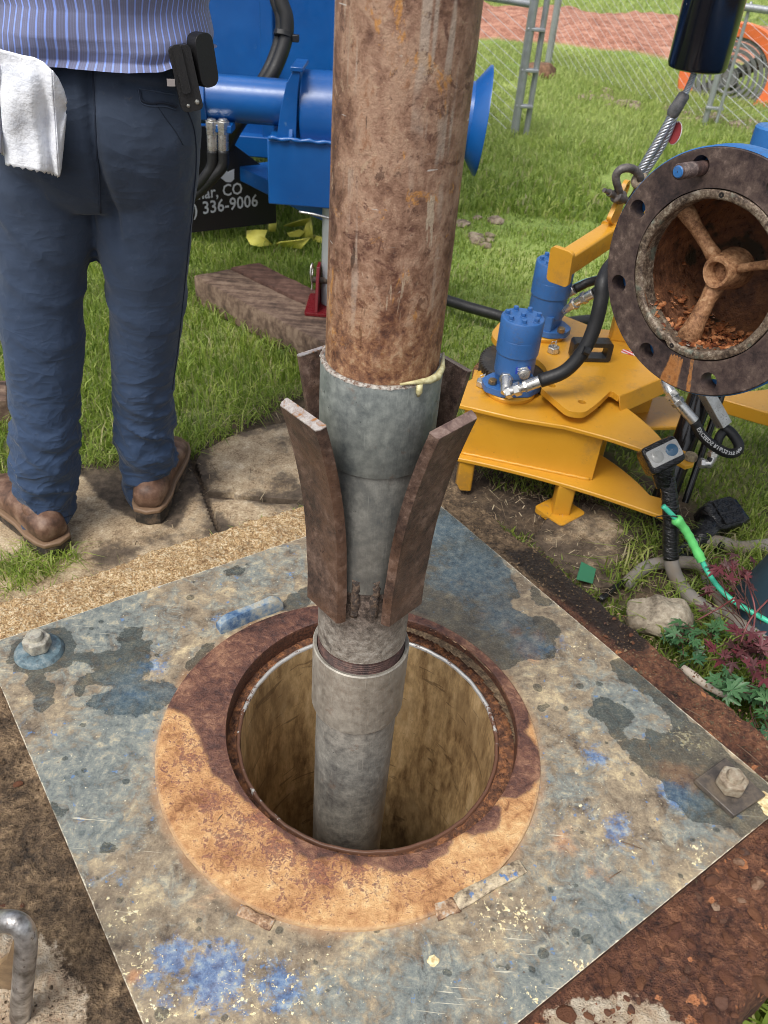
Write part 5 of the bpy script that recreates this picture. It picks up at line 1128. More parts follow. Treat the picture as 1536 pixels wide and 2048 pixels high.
# data plate on the near motor
dpm = Mat('data_plate_blue').done((.02, .06, .42), .35)
nd = -M1[:3, 1]; po = ap(M1, (.006, -.0465, .083)); b = MB(); Md = fr(po, nd, M1[:3, 0]); b.poly([(-.018, -.009), (.018, -.009), (.018, .009), (-.018, .009)], (), -.001, .0015, Md); dp = b.build('data_plate', dpm, mt1, smooth=0)
b = MB()
for row, (x0, x1) in enumerate(((-.014, -.002), (-.014, .004), (-.006, .006), (-.004, .010))): b.box(((x0+x1)/2, .005-.0038*row, .0018), (x1-x0, .0011, .0006), Md)
b.build('plate_print', Mat('plate_print_white').done((.6, .62, .7), .5), dp if False else mt1, smooth=0)
# hex head plugs with wire
def wired_bolt(p, z, parent=tong):
    b = MB(); b.poly([(p[0]+x_, p[1]+y_) for x_, y_ in hexpts(.0165, .3)], (), z+.001, z+.017); o_ = b.build('plate_bolt', MAT_ZN, tong, smooth=30, bevel=.002)
    b = MB(); b.tube(smooth_path([(p[0]-.004, p[1], z+.017), (p[0]-.008, p[1], z+.028), (p[0]+.003, p[1]+.002, z+.030), (p[0]+.006, p[1], z+.022), (p[0], p[1]-.004, z+.018), (p[0]+.004, p[1]+.003, z+.034)], 5), .0012, 6); b.build('lock_wire', MAT_ZN, o_, smooth=180)
wired_bolt(at(965, 765, ZT+.01), ZT); wired_bolt(at(1107, 698, ZU+.01), ZU)
MAT_BRS = metalm('brass_nut', (.35, .24, .12), .4, .8)
for p, z_ in ((at(985, 765, ZT+.034), ZT+.031), (at(1122, 662, ZU+.034), ZU+.031)):
    b = MB(); b.poly([(p[0]+x_, p[1]+y_) for x_, y_ in hexpts(.011, .1)], (), z_, z_+.012); b.build('mount_nut', MAT_BRS, tong, smooth=30, bevel=.0012)
# fittings and hoses on the tong
def fitting(P, rad, parent, name='hose_fitting', hexes=((.25, .35),)):
    P = [np.array(p, float) for p in P]; b = MB(); b.tube(P, rad, 14); L = [np.linalg.norm(P[i+1]-P[i]) for i in range(len(P)-1)]
    for seg, t, hr, ln in hexes:
        a = P[seg]+(P[seg+1]-P[seg])*t; d = (P[seg+1]-P[seg])/L[seg]; b.poly(hexpts(hr, .2), (), -ln/2, ln/2, fr(a, d))
    return b.build(name, MAT_ZN, parent, smooth=35, bevel=.0008)
e0 = aty(1013, 762, 1.762); e1 = aty(1012, 786, 1.735); e2 = aty(1045, 775, 1.728); e3 = aty(1080, 762, 1.728)
fitting([e0+np.array([0, .03, 0]), e0, e1], [.014, .0145, .013], mt1, hexes=((0, .6, .017, .012),))
fitting([e1+np.array([-.002, 0, 0]), e1+(e2-e1)*.4, e2, e2+(e3-e2)*.2, e3], [.0135, .011, .011, .0135, .014], mt1, 'hose_ferrule', hexes=((0, .5, .0165, .012), (1, .5, .017, .014), (2, .9, .015, .008)))
e4 = aty(1048, 745, 1.77); fitting([e4+np.array([0, .04, 0]), e4+np.array([0, -.012, 0])], [.013, .013], mt1, hexes=((0, .7, .016, .012),))
hz = smooth_path([e3, aty(1130, 742, 1.73), aty(1168, 700, 1.74), aty(1190, 650, 1.755), aty(1202, 600, 1.77), aty(1208, 555, 1.80), aty(1240, 520, 1.90), aty(1300, 540, 2.05), aty(1400, 600, 2.1), aty(1550, 640, 2.1)], 8)
b = MB(); b.tube(hz, .0165, 16); b.build('hose', MAT_HOSE, tong, smooth=180)
b = MB(); b.tube([aty(1167, 700, 1.722), aty(1178, 704, 1.722)], [.010, .010], 8); b.tube([hz[14]+np.array([0, 0, -.001]), hz[15]], .0178, 16); b.build('cable_tie', MAT_BLK, tong, smooth=40)
f0 = aty(1128, 622, 2.06); f1 = aty(1160, 600, 2.02); f2 = aty(1188, 586, 2.0); f3 = aty(1232, 570, 1.98)
fitting([f0, f0+(f1-f0)*.6, f1, f2], [.009, .011, .012, .013], mt2, hexes=((1, .2, .016, .012), (2, .3, .016, .012)))
b = MB(); b.tube(smooth_path([f2, aty(1205, 575, 2.0), f3, aty(1300, 560, 2.02), aty(1420, 580, 2.1)], 6), .0125, 12); b.build('hose', MAT_HOSE, tong, smooth=180)
g0 = aty(1124, 592, 2.10); g1 = aty(1150, 578, 2.08)
fitting([g0, g1], [.012, .013], mt2, hexes=((0, .3, .015, .01),))
b = MB(); b.tube(smooth_path([g1, aty(1180, 564, 2.08), aty(1215, 558, 2.1), aty(1280, 556, 2.2)], 6), .0115, 12); b.build('hose', MAT_HOSE, tong, smooth=180)
b = MB(); b.tube(smooth_path([aty(1140, 574, 2.12), aty(1170, 560, 2.12), aty(1215, 550, 2.14), aty(1290, 545, 2.25)], 6), .0035, 8); b.build('hose', paint('pale_blue_line', (.20, .45, .52), .4), tong, smooth=180)
# black square handle bracket
b = MB(); hc = at(1180, 706, ZU+.018); Mh = fr((hc[0], hc[1], ZU+.002), (0.12, -1, 0), (1, .12, 0))
outer = rrect(-.052, 0, .052, .052, .008); inner = rrect(-.039, .010, .039, .040, .005)
b.poly(outer, [inner], -.018, .018, Mh); b.build('handle_bracket', paint('black_bracket', (.015, .015, .015), .35, .2), tong, smooth=40, bevel=.002)
# lifting arm: square tube bail rising from the tong, with lug
A0 = aty(1122, 532, 1.90); 
dirv = aty(1240, 455, 2.12)-A0; L = np.linalg.norm(dirv); Ma = fr(A0, dirv, (0, 0, 1))
b = MB(); b.poly(rrect(-.026, -.022, .026, .022, .006), (), .004, L+.35, Ma); b.build('lifting_arm', MAT_YEL, tong, smooth=40)
b = MB(); b.poly(rrect(-.044, -.030, .044, .030, .012), (), -.008, .004, Ma); b.build('arm_end_plate', MAT_YEL, tong, smooth=40, bevel=.002)
l0 = aty(1225, 440, 2.09)
b = MB(); b.poly(rrect(-.03, -.026, .03, .026, .008), (), L*.80, L*1.05, Ma); b.build('arm_sleeve', MAT_YEL, tong, smooth=40, bevel=.002)
lg = aty(1228, 432, 2.08); lt = aty(1247, 385, 2.08)
Ml = fr(lg, (1, -.6, 0), (0.3, .5, 1)); b = MB(); b.poly(round_poly([(-.02, -.035), (.055, -.018), (.080, -.016), (.092, 0), (.080, .016), (.055, .018), (-.02, .035)], .012), [circ(.070, 0, .009, 16)], -.006, .006, Ml); b.build('lifting_lug', MAT_YEL, tong, smooth=40, bevel=.002)
# upright of the bail behind the flange
u0 = at(1235, 680, ZU); b = MB(); b.poly([(u0[0]-.02, u0[1]-.005), (u0[0]+.07, u0[1]-.02), (u0[0]+.07, u0[1]+.04), (u0[0]-.02, u0[1]+.03)], (), ZU, .20); b.poly([(u0[0]+.0, u0[1]+.0), (u0[0]+.05, u0[1]-.01), (u0[0]+.05, u0[1]+.03), (u0[0]+.0, u0[1]+.03)], (), .20, .50); b.build('bail_post', MAT_YEL, tong, smooth=30, bevel=.003)
# red and white caution sticker
sp = at(1255, 702, ZU+.001); b = MB(); b.poly([(sp[0]-.02, sp[1]-.012), (sp[0]+.03, sp[1]-.03), (sp[0]+.035, sp[1]-.01), (sp[0]-.01, sp[1]+.01)], (), ZU+.0006, ZU+.0014)
m = Mat('caution_sticker'); st_ = m.m('FRACT', m.mul(m.add(m.xyz(0), m.xyz(1)), 55)); b.build('sticker', m.done(m.mix(m.ss(st_, .48, .52), (.65, .03, .08), (.8, .78, .76)), .4), tong, smooth=0)
# pins at the arm tips
for p, z_ in ((at(1380, 918, ZT), ZT), (at(1338, 1018, ZB), ZB)):
    b = MB(); b.lathe([(.001, .012), (.013, .012), (.015, .009), (.015, 0)], 24, fr((p[0], p[1], z_+.001))); b.build('arm_pin', rustm('pin_rust', (.22, .17, .10), (.35, .28, .16), (.08, .05, .03), 80), tong, smooth=40)
# hydraulic cylinder standing between the arm and the flange
c0 = np.array([.700, 1.72]); b = MB(); b.cyl((.752, 1.80, .15), (.690, 1.665, -.165), .030, n=28, ch=.003); b.build('cylinder_barrel', paint('black_gloss', (.010, .010, .011), .15, .2, (.15, .06, .02)), tong, smooth=40)
b = MB(); b.cyl((.800, 1.80, .15), (.752, 1.68, -.12), .0085, n=14); b.build('cylinder_line', paint('black_gloss_line', (.010, .010, .011), .15, .2), tong, smooth=40)
b = MB(); q = aty(1420, 800, 1.72); q2 = aty(1448, 850, 1.70); b.poly(rrect(-.014, -.014, .014, .014, .002), (), 0, np.linalg.norm(q2-q)+.05, fr(q2, q-q2, (1, .3, 0))); b.build('valve_block', metalm('zinc_block', (.5, .5, .47), .35, .7), tong, smooth=40, bevel=.001)
p0 = aty(1338, 780, 1.70); p1 = aty(1352, 800, 1.68); p2 = aty(1388, 842, 1.665)
fitting([p0+np.array([-.004, .03, .006]), p0, p1, p1+(p2-p1)*.3, p2], [.012, .0125, .011, .0125, .0125], tong, hexes=((1, .5, .016, .014), (2, .3, .0155, .012)))
h2 = smooth_path([p2, aty(1402, 868, 1.66), aty(1425, 890, 1.655), aty(1455, 906, 1.655), aty(1474, 903, 1.66), aty(1477, 888, 1.67), aty(1463, 866, 1.69), aty(1448, 855, 1.70)], 8)
b = MB(); b.tube(h2, .0120, 14); hs_ = b.build('hose', MAT_HOSE, tong, smooth=180)
h3 = smooth_path([aty(1450, 860, 1.70), aty(1440, 872, 1.69), aty(1433, 890, 1.68), aty(1428, 905, 1.67), aty(1420, 925, 1.66)], 6); b = MB(); b.tube(h3, [.011]*(len(h3)-8)+[.010]*8, 12); b.build('hose', MAT_HOSE, tong, smooth=180)
fitting([aty(1430, 898, 1.672), aty(1424, 918, 1.665), aty(1418, 928, 1.66), aty(1400, 926, 1.66)], [.011, .012, .0125, .0105], tong, hexes=((0, .5, .0145, .01), (2, .8, .013, .010)))
# lettering on the hose
def text_mesh(s, size, depth=.0004):
    cu = bpy.data.curves.new('t', 'FONT'); cu.body = s; cu.size = size; cu.extrude = depth; cu.align_x = 'CENTER'; cu.align_y = 'CENTER'; cu.resolution_u = 2; cu.offset = size*.012
    o = bpy.data.objects.new('t', cu); COL.objects.link(o); dg = DG(); me = bpy.data.meshes.new_from_object(o.evaluated_get(dg), depsgraph=dg); bpy.data.objects.remove(o); return me
def text_on_path(s, size, path, t0, t1, r, mat, parent, up):
    me = text_mesh(s, size); V, _ = vcoords(me); w_ = V[:, 0].max()-V[:, 0].min(); P = np.array(path); seg = np.r_[0, np.cumsum(np.linalg.norm(np.diff(P, axis=0), axis=1))]; tot = seg[-1]
    out = []
    for x_, y_, z_ in V:
        d = (t0+(t1-t0)*(x_-V[:, 0].min())/w_)*tot; i = min(max(np.searchsorted(seg, d)-1, 0), len(P)-2); k = (d-seg[i])/(seg[i+1]-seg[i]); p = P[i]+(P[i+1]-P[i])*k; T = (P[i+1]-P[i]); T = T/np.linalg.norm(T)
        N_ = np.array(up, float); N_ = N_-T*np.dot(N_, T); N_ /= np.linalg.norm(N_); B = np.cross(N_, T); a = y_/r
        out.append(p+(N_*cos(a)+B*sin(a))*(r+.0005+z_))
    me.vertices.foreach_set('co', (np.array(out)-np.array(ORG[parent.name])).astype(np.float32).ravel()); me.update()
    return MB().build('lettering', mat, parent, smooth=0, me=me)
MAT_WHT = Mat('white_print').done((.62, .62, .60), .5)
text_on_path('EXCEEDS R16/2S', .0125, h2[::-1], .93-.0, .47, .0120, MAT_WHT, hs_, (-.2, -.8, .6))
text_on_path('375 WP', .0100, h2[::-1], .46, .27, .0120, MAT_WHT, hs_, (-.2, -.8, .6))
# ================================================================== BLUE SERVICE RIG BEHIND THE PIPE
MAT_RIG = Mat('rig_blue'); m = MAT_RIG; n1 = m.noise(4, 4, .6); n2 = m.noise(60, 5, .7); n3 = m.noise(26, 6, .75, seed=2)
c = m.mix(m.ss(n1, .35, .7), (.004, .075, .28), (.006, .10, .35)); c = m.mix(m.ss(n3, .66, .70, 0, .55), c, (.12, .22, .36)); c = m.mix(m.ss(n2, .68, .72, 0, .4), c, (.22, .16, .10))
MAT_RIG = m.done(c, m.ss(n2, .3, .7, .28, .42), 0, m.bump(m.noise(3.5, 3, .5), .25, .01), Coat_Weight=.3, Coat_Roughness=.2)
rig = thing('service_rig', (-.6, 2.9, G), 'blue trailer mounted pump rig with hydraulic spool, black sign board and silver jack leg', 'service rig')
YR = 2.60
b = MB(); b.box((-1.55, 3.95, 1.15), (2.72, 1.6, 1.86), rz=0); b.build('tank_body', MAT_RIG, rig, smooth=30, bevel=.012)
b = MB()
for x_ in (-1.05, -.52): b.box((x_, 3.135, 1.15), (.045, .03, 1.84))
b.box((-1.55, 3.13, .27), (2.7, .05, .07)); b.build('tank_rib', MAT_RIG, rig, smooth=30, bevel=.004)['kind'] = 'stuff'
# sign board hanging below, angled
sR = aty(553, 446, 2.98); zl = sR[2]; sL = at(380, 466, zl); dr = sL-sR; dr = dr/np.linalg.norm(dr); 
Ms = fr(sR, np.cross(-dr, [0, 0, 1]) if True else None, (-dr[0], -dr[1], 0)); 
nrm_s = np.cross(np.array([-dr[0], -dr[1], 0]), [0, 0, 1]); nrm_s = nrm_s/np.linalg.norm(nrm_s)
if nrm_s[1] > 0: nrm_s = -nrm_s
Ms = np.eye(4); Ms[:3, 0] = -dr; Ms[:3, 1] = (0, 0, 1); Ms[:3, 2] = nrm_s; Ms[:3, 3] = sR
MAT_SIGN = paint('black_sign', (.008, .009, .010), .4, .15, (.05, .05, .05), 12)
b = MB(); b.poly([(-1.25, 0), (0, 0), (0, .165), (-.23, .34), (-1.25, .34)], (), -.012, 0, Ms); b.build('sign_board', MAT_SIGN, rig, smooth=30, bevel=.001)
def sign_xy(px_, py_):
    r = _ray(px_, py_); t = np.dot(sR-CP, nrm_s)/np.dot(r, nrm_s); q = CP+r*t-sR; return float(q@(-dr)), float(q[2])
def place_text(s, x0y0, x1y1, hpx, name='lettering', mat=None, par=None):
    a, c = sign_xy(*x0y0), sign_xy(*x1y1); me = text_mesh(s, .1, .0006); V, _ = vcoords(me); x_0, x_1 = V[:, 0].min(), V[:, 0].max(); hy0, hy1 = 0, 0
    sc = (c[0]-a[0])/(x_1-x_0); V[:, 0] = a[0]+(V[:, 0]-x_0)*sc; sl_ = (c[1]-a[1])/(c[0]-a[0]); yb = V[:, 1].min()
    V[:, 1] = a[1]+(V[:, 1]-yb)*sc*hpx+(V[:, 0]-a[0])*sl_; V[:, 2] = .001+V[:, 2]*.3
    me.vertices.foreach_set('co', (ap(Ms, V)-np.array(ORG[rig.name])).astype(np.float32).ravel()); me.update(); return MB().build(name, MAT_LET, rig, smooth=0, me=me)
MAT_LET = Mat('silver_lettering').done((.50, .53, .58), .5)
place_text('nar, CO', (397, 403), (485, 392), 1.15)
place_text('719) 336-9006', (343, 446), (516, 420), 1.12)
# shield emblem fragment
p = [sign_xy(x_, y_) for x_, y_ in ((442, 356), (444, 344), (450, 339), (456, 344), (468, 338), (468, 358), (462, 364), (452, 364))]
b = MB(); b.poly(p, (), .0, .0016, Ms); b.build('emblem', MAT_LET, rig, smooth=0)
# tongue beam below the spool
q = [at(x_, y_, .255) for x_, y_ in ((474, 330), (560, 320), (720, 372), (720, 440), (602, 392))]
b = MB(); b.poly([tuple(p_[:2]) for p_ in q], (), .205, .255); b.build('tongue_beam', MAT_RIG, rig, smooth=30, bevel=.004)
b = MB(); a0, a1 = aty(470, 340, 3.05), aty(605, 420, YR+.08); a0[2] = .21
b.tube([a0, (a0+a1)/2, a1], .035, 4); 
# spool: axle tube, side plate, drum, flared end flange
b = MB(); b.cyl((-1.0, YR+.05, .518), (-.37, YR+.05, .520), .064, n=10, cap=True); b.build('axle_tube', MAT_RIG, rig, smooth=50, bevel=.003)
b = MB(); b.cyl((-.66, YR+.05, .518), (-.615, YR+.05, .519), .074, n=8); b.build('tube_collar', MAT_RIG, rig, smooth=30, bevel=.003)
b = MB(); b.box((-.575, YR+.0, .452), (.075, .06, .022)); b.build('port_plate', MAT_RIG, rig, smooth=30, bevel=.003)
# side plate (gusset) and box
Mx = fr((-.365, YR+.05, 0), (1, 0, 0), (0, 1, 0))
b = MB(); b.poly([(-.13, .43), (.14, .43), (.12, .61), (-.02, .618), (-.06, .585)], (), 0, .014, Mx); b.build('side_plate', MAT_RIG, rig, smooth=30, bevel=.003)
gus = [aty(x_, y_, YR-.06) for x_, y_ in ((553, 276), (560, 225), (572, 168), (586, 141), (601, 136), (595, 190), (592, 276))]
b = MB(); b.poly([(p_[0], p_[2]) for p_ in gus[::-1]], (), YR-.06, YR-.048, np.array([[1, 0, 0, 0], [0, 0, 1, 0], [0, 1, 0, 0], [0, 0, 0, 1.]])); b.build('front_gusset', MAT_RIG, rig, smooth=30, bevel=.002)
b = MB(); t0_, t1_ = gus[3], gus[4]; b.box(((t0_[0]+t1_[0])/2, YR-.0, (t0_[2]+t1_[2])/2), (.035, .13, .012)); b.build('gusset_cap', MAT_RIG, rig, smooth=30, bevel=.002)
b = MB(); b.cyl((-.335, YR+.06, .495), (-.19, YR+.06, .498), .116, n=48, ch=.004); b.build('drum_cover', MAT_RIG, rig, smooth=40)
b = MB(); b.cyl((-.19, YR+.06, .512), (.155, YR+.06, .512), .102, n=48, ch=.002); b.build('drum', MAT_RIG, rig, smooth=40)
b = MB(); b.lathe([(.100, -.03), (.104, 0), (.150, .035), (.152, .041), (.146, .041), (.03, .018), (.001, .018)], 56, fr((.16, YR+.06, .512), (1, 0, -.06))); b.build('end_flange', MAT_RIG, rig, smooth=40)
b = MB(); b.cyl((.17, YR+.06, .512), (.205, YR+.06, .511), .028, n=16, ch=.003); b.build('hub_cap', MAT_RIG, rig, smooth=40)
bx0, bx1 = aty(545, 275, YR-.08), aty(545, 385, YR-.08)
b = MB(); b.box((-.27, YR+.04, .355), (.31, .24, .185)); b.build('motor_box', MAT_RIG, rig, smooth=30, bevel=.004)
b = MB(); b.tube([(-.42+.33*t, YR-.085, .452+.002*sin(t*40)) for t in np.linspace(0, 1, 26)], [.006+.0015*sin(i*2.3) for i in range(26)], 8); b.build('box_weld', MAT_RIG, rig, smooth=180)
b = MB(); b.box((-.16, YR-.10, .42), (.06, .05, .13)); b.build('box_rib', MAT_RIG, rig, smooth=30, bevel=.003)
b = MB(); b.tube(smooth_path([(-.33, YR-.09, .250), (-.28, YR-.095, .247), (-.22, YR-.09, .235)], 5), .004, 6); b.build('bleed_line', MAT_ZN, rig, smooth=180)
# hoses
for k, (xa, xb) in enumerate(((423, 425), (446, 447))):
    a0 = aty(xa, 238, YR-.02); a1 = aty(xb, 300, YR-.02)
    f_ = fitting([a0, a0+(a1-a0)*.3, a0+(a1-a0)*.45, a1], [.013, .013, .0155, .0155], rig, 'hose_fitting', hexes=((0, .6, .0195, .02), (1, .5, .018, .018)))
    b = MB(); b.tube(smooth_path([a1, aty(xb-1, 330, YR-.02), aty(412+k*17, 352, YR-.02), aty(390+k*14, 378, YR-.01), aty(364+k*10, 400, YR), aty(320, 430, YR+.1)], 6), .0165, 12); b.build('hose', MAT_HOSE, rig, smooth=180)
hp_ = [aty(552, -60, YR+.30), aty(562, 0, YR+.28), aty(573, 35, YR+.27), aty(572, 75, YR+.26), aty(558, 120, YR+.24), aty(538, 160, YR+.22), aty(500, 215, YR+.22), aty(470, 260, YR+.22), aty(448, 305, YR+.38), aty(425, 350, YR+.85)]
b = MB(); b.tube(smooth_path(hp_, 6), .0215, 12); b.build('hose', MAT_HOSE, rig, smooth=180)
b = MB(); b.tube(smooth_path([p_+np.array([-.022, .02, 0]) for p_ in hp_], 6), .017, 12); b.build('hose', MAT_HOSE, rig, smooth=180)
b = MB(); q = hp_[3]; b.cyl(q+np.array([-.01, .0, .0]), q+np.array([-.008, .006, .014]), .030, n=12); b.box(q+np.array([.03, 0, 0]), (.02, .02, .02)); b.build('hose_clamp', MAT_BLK, rig, smooth=30, bevel=.002)
# jack leg with red foot
MAT_SILV = Mat('silver_leg_paint').done((.42, .44, .46), .42, .25)
b = MB(); b.cyl((-.232, 2.575, -.06), (-.232, 2.575, .27), .034, n=32); b.build('jack_leg', MAT_SILV, rig, smooth=40)
MAT_RED = paint('red_enamel', (.17, .010, .014), .3, .3, (.05, .03, .03), 20)
f0 = np.array([-.225, 2.56]); ft = []
rf = bpy.data.objects.new('tmp', None); bpy.data.objects.remove(rf)
b = MB(); b.poly(rrect(f0[0]-.085, f0[1]-.08, f0[0]+.085, f0[1]+.08, .01), (), -.072, -.062); foot = b.build('jack_foot', MAT_RED, rig, smooth=30, bevel=.002)
for dx in (-.052, .045):
    b = MB(); M_ = fr((f0[0]+dx, f0[1]-.01, -.0615), (1, 0, 0), (0, 1, 0)); b.poly([(-.065, 0), (.065, 0), (.05, .10), (.03, .135), (-.02, .135), (-.035, .10)], [circ(0, .085, .011, 14)], 0, .010, M_); b.build('foot_gusset', MAT_RED, foot, smooth=30, bevel=.0015)
b = MB(); b.poly([(-.052, 0), (.045, 0), (.045, .06), (-.052, .03)], (), 0, .006, fr((f0[0], f0[1]+.04, -.0615), (0, -1, 0), (1, 0, 0))); b.build('foot_web', MAT_RED, foot, smooth=30)
b = MB(); b.cyl((f0[0]-.066, f0[1]-.01, .0235), (f0[0]+.062, f0[1]-.01, .0235), .0105, n=16); b.build('hinge_pin', rustm('pin_dark', (.05, .04, .03), (.1, .07, .05), (.02, .02, .02), 50), foot, smooth=40)
a = np.array([f0[0]-.068, f0[1]-.015, .0235]); b = MB(); b.tube(smooth_path([a+np.array([0, -.004, -.035]), a+np.array([0, 0, -.010]), a+np.array([-.004, -.004, .018]), a+np.array([-.004, .006, .040]), a+np.array([-.002, .018, .048]), a+np.array([0, .022, .030]), a+np.array([0, .010, .010])], 6), .0028, 8); b.build('retaining_clip', MAT_ZN, foot, smooth=180)

# ---- timber boards under the jack foot
def wood(name, a, b_, c_, st=(1, 1, 1), rot=0.0):
    m = Mat(name); vv = m.map(scale=(2.5, 26, 8), rot=(0, 0, rot)); n1 = m.noise(2.2, 6, .65, dist=.15, vec=vv); n2 = m.noise(30, 6, .7)
    c = m.ramp(m.mul(m.add(n1, n2), .5), [(.36, c_), (.48, a), (.6, b_)]); return m.done(c, .85, 0, m.bump(m.add(n1, m.mul(n2, .6)), .35, .003))
def board(pts, zt, th, mat, label, seed):
    q = [at(x_, y_, zt) for x_, y_ in pts]; c = sum(q)/4; t = thing('timber_board', (c[0], c[1], zt-th), label, 'timber', 'timber boards under the jack foot')
    nu, nv = 40, 10; b = MB(); V = []
    def P3(u, v, z): p = (1-u)*(1-v)*q[0]+(1-u)*v*q[1]+u*v*q[2]+u*(1-v)*q[3]; return np.array([p[0], p[1], z])
    sec = [(0, -th), (0, -th*.5), (0, -.008), (.02, 0)]+[(v, 0) for v in np.linspace(.12, .88, 8)]+[(.98, 0), (1, -.008), (1, -th*.5), (1, -th)]
    for i in range(nu):
        u = i/(nu-1)
        for v, dz in sec:
            p = P3(u, v, zt+dz); n_ = vnoise(np.array([p*np.array([1, 1, 2])]), 14, seed)[0]; n2 = vnoise(np.array([p]), 50, seed)[0]
            p = p+np.array([0, 0, .004*n_+.0015*n2 if dz > -.01 else 0]); p[:2] += (.006*n_+.003*n2)*np.array([.7, -.7])*(v in (0, 1)); V.append(p)
    k = len(sec); b.add(V, [(i*k+j, i*k+j+1, (i+1)*k+j+1, (i+1)*k+j) for i in range(nu-1) for j in range(k-1)]+[tuple(range(k)), tuple((nu-1)*k+j for j in range(k))[::-1]])
    b.build('plank', mat, t, smooth=35); return t
e = at(600, 640, -.08)-at(388, 548, -.08); rr_ = -atan2(e[1], e[0])
tb_mat = wood('pale_worn_timber', (.125, .078, .055), (.25, .175, .125), (.038, .024, .018), rot=rr_); tb2 = wood('brown_timber', (.10, .05, .036), (.17, .095, .07), (.035, .02, .017), rot=rr_)
board([(388, 552), (459, 537), (700, 652), (716, 722)], -.074, .10, tb_mat, 'thick worn timber board with pale split top beside the red jack foot', 3)
board([(462, 534), (519, 526), (700, 614), (704, 648)], -.072, .09, tb2, 'reddish brown timber board lying behind the pale one', 5)
q = at(5, 800, G+.08); lt_ = thing('timber_board', (q[0], q[1], G), 'weathered timber board end at the left edge behind the left leg', 'timber', None)
b = MB(); P4 = [at(x_, y_, G+.08)[:2] for x_, y_ in ((-160, 770), (-160, 812), (14, 800), (14, 760))]; b.poly([tuple(p_) for p_ in P4], (), G, G+.08); b.build('plank', tb_mat, lt_, smooth=30, bevel=.004)

# ---- yellow caution strap
MAT_TAPE = Mat('yellow_strap_fabric'); m = MAT_TAPE; n1 = m.noise(40, 4); MAT_TAPE = m.done(m.mix(n1, (.70, .64, .06), (.88, .83, .22)), .6, 0, m.bump(n1, .3, .003))
q = at(560, 470, G); strap = thing('yellow_strap', (q[0], q[1], G), 'crumpled yellow webbing strap lying in the grass below the rig', 'strap')
PC = [[(494, 462, .03), (512, 459, .08), (535, 460, .08), (530, 474, .06), (546, 490, .02), (520, 494, .03), (501, 490, .04), (493, 476, .05)],
      [(545, 489, .02), (562, 483, .05), (600, 479, .07), (622, 474, .07), (611, 488, .05), (602, 498, .03), (585, 495, .02), (560, 492, .02)],
      [(603, 474, .04), (612, 450, .09), (622, 434, .13), (624, 455, .08), (626, 477, .05)], [(567, 451, .05), (590, 443, .08), (622, 435, .12), (612, 449, .07), (590, 453, .05)],
      [(537, 443, .08), (554, 444, .08), (551, 463, .04), (537, 463, .04)], [(575, 466, .05), (598, 459, .08), (610, 462, .07), (600, 474, .05), (580, 474, .04)], [(624, 470, .04), (650, 476, .05), (650, 488, .03), (626, 482, .03)]]
for pc in PC:
    b = MB(); q_ = [at(x_, y_, G+z_) for x_, y_, z_ in pc]; c_ = sum(q_)/len(q_)+np.array([0, 0, .012]); b.add([c_]+q_, [(0, 1+i, 1+(i+1) % len(q_)) for i in range(len(q_))])
    o_ = b.build('strap_fold', MAT_TAPE, strap, smooth=180); o_.modifiers.new('t', 'SOLIDIFY').thickness = .003

# ---- black hose in the lawn
b = MB(); b.tube(smooth_path([at(x_, y_, G+.06) for x_, y_ in ((760, 588), (860, 592), (905, 604), (940, 615), (1000, 632), (1060, 650), (1180, 640))], 8), .019, 12)
o_ = b.build('ground_hose', MAT_HOSE, smooth=180); tag(o_, 'black corrugated hose lying in the grass behind the yellow tong', 'hose')

# ================================================================== CHAIN LINK FENCE AND GATE
MAT_GALV = metalm('galvanised_pipe', (.36, .38, .40), .45, .5, 12, .3, (.22, .22, .21))
MAT_WIRE = Mat('galvanised_wire').done((.50, .52, .53), .5, .2)
def chainlink(p0, p1, z0, z1, parent, pitch=.062, wr=.0020):
    p0, p1 = np.array(p0), np.array(p1); L = np.linalg.norm(p1-p0); e = (p1-p0)/L; n = int(L/pitch); m_ = int((z1-z0)/pitch)*2; b = MB()
    for i in range(n+1):
        for sgn in (1,):
            pts = []
            for k in range(m_+1):
                off_ = pitch*.5*(1 if (k+i) % 2 else -1); p = p0+e*(i*pitch+off_); pts.append((p[0], p[1]+.003*(k % 2), z0+k*pitch/2))
            V = []
            for x_, y_, z_ in pts:
                for a in (0, 2.09, 4.19): V.append((x_+wr*cos(a)*e[0]-wr*sin(a)*e[1]*.5, y_+wr*sin(a), z_+wr*cos(a)*.3))
            k_ = len(pts); b.add(V, [(q_*3+j, q_*3+(j+1) % 3, (q_+1)*3+(j+1) % 3, (q_+1)*3+j) for q_ in range(k_-1) for j in range(3)])
    o_ = b.build('chain_link_mesh', MAT_WIRE, parent, smooth=0); o_['kind'] = 'stuff'; return o_
fence = thing('chain_link_fence', (.6, 6.5, G), 'galvanised chain link yard fence with open gate leaf across the lawn behind the rig', 'fence')
gp = at(1028, 272, G); fp = at(1095, 132, G); rp = at(1408, 250, G); zt1 = aty(1000, 4, gp[1])[2]; zt2 = aty(1500, 14, rp[1])[2]
print('gate rail z', zt1, 'right rail z', zt2, gp, fp, rp)
def post(p, z, r, name='fence_post', par=fence):
    b = MB(); b.cyl((p[0], p[1], G-.05), (p[0], p[1], z), r, n=16); b.lathe([(r+.004, 0), (r+.004, .02), (r*.6, .035), (.001, .04)], 16, fr((p[0], p[1], z-.005))); return b.build(name, MAT_GALV, par, smooth=40)
post(gp, zt1+.25, .026); post((gp[0]+.075, gp[1]+.02), zt1+.1, .018, 'gate_stile')
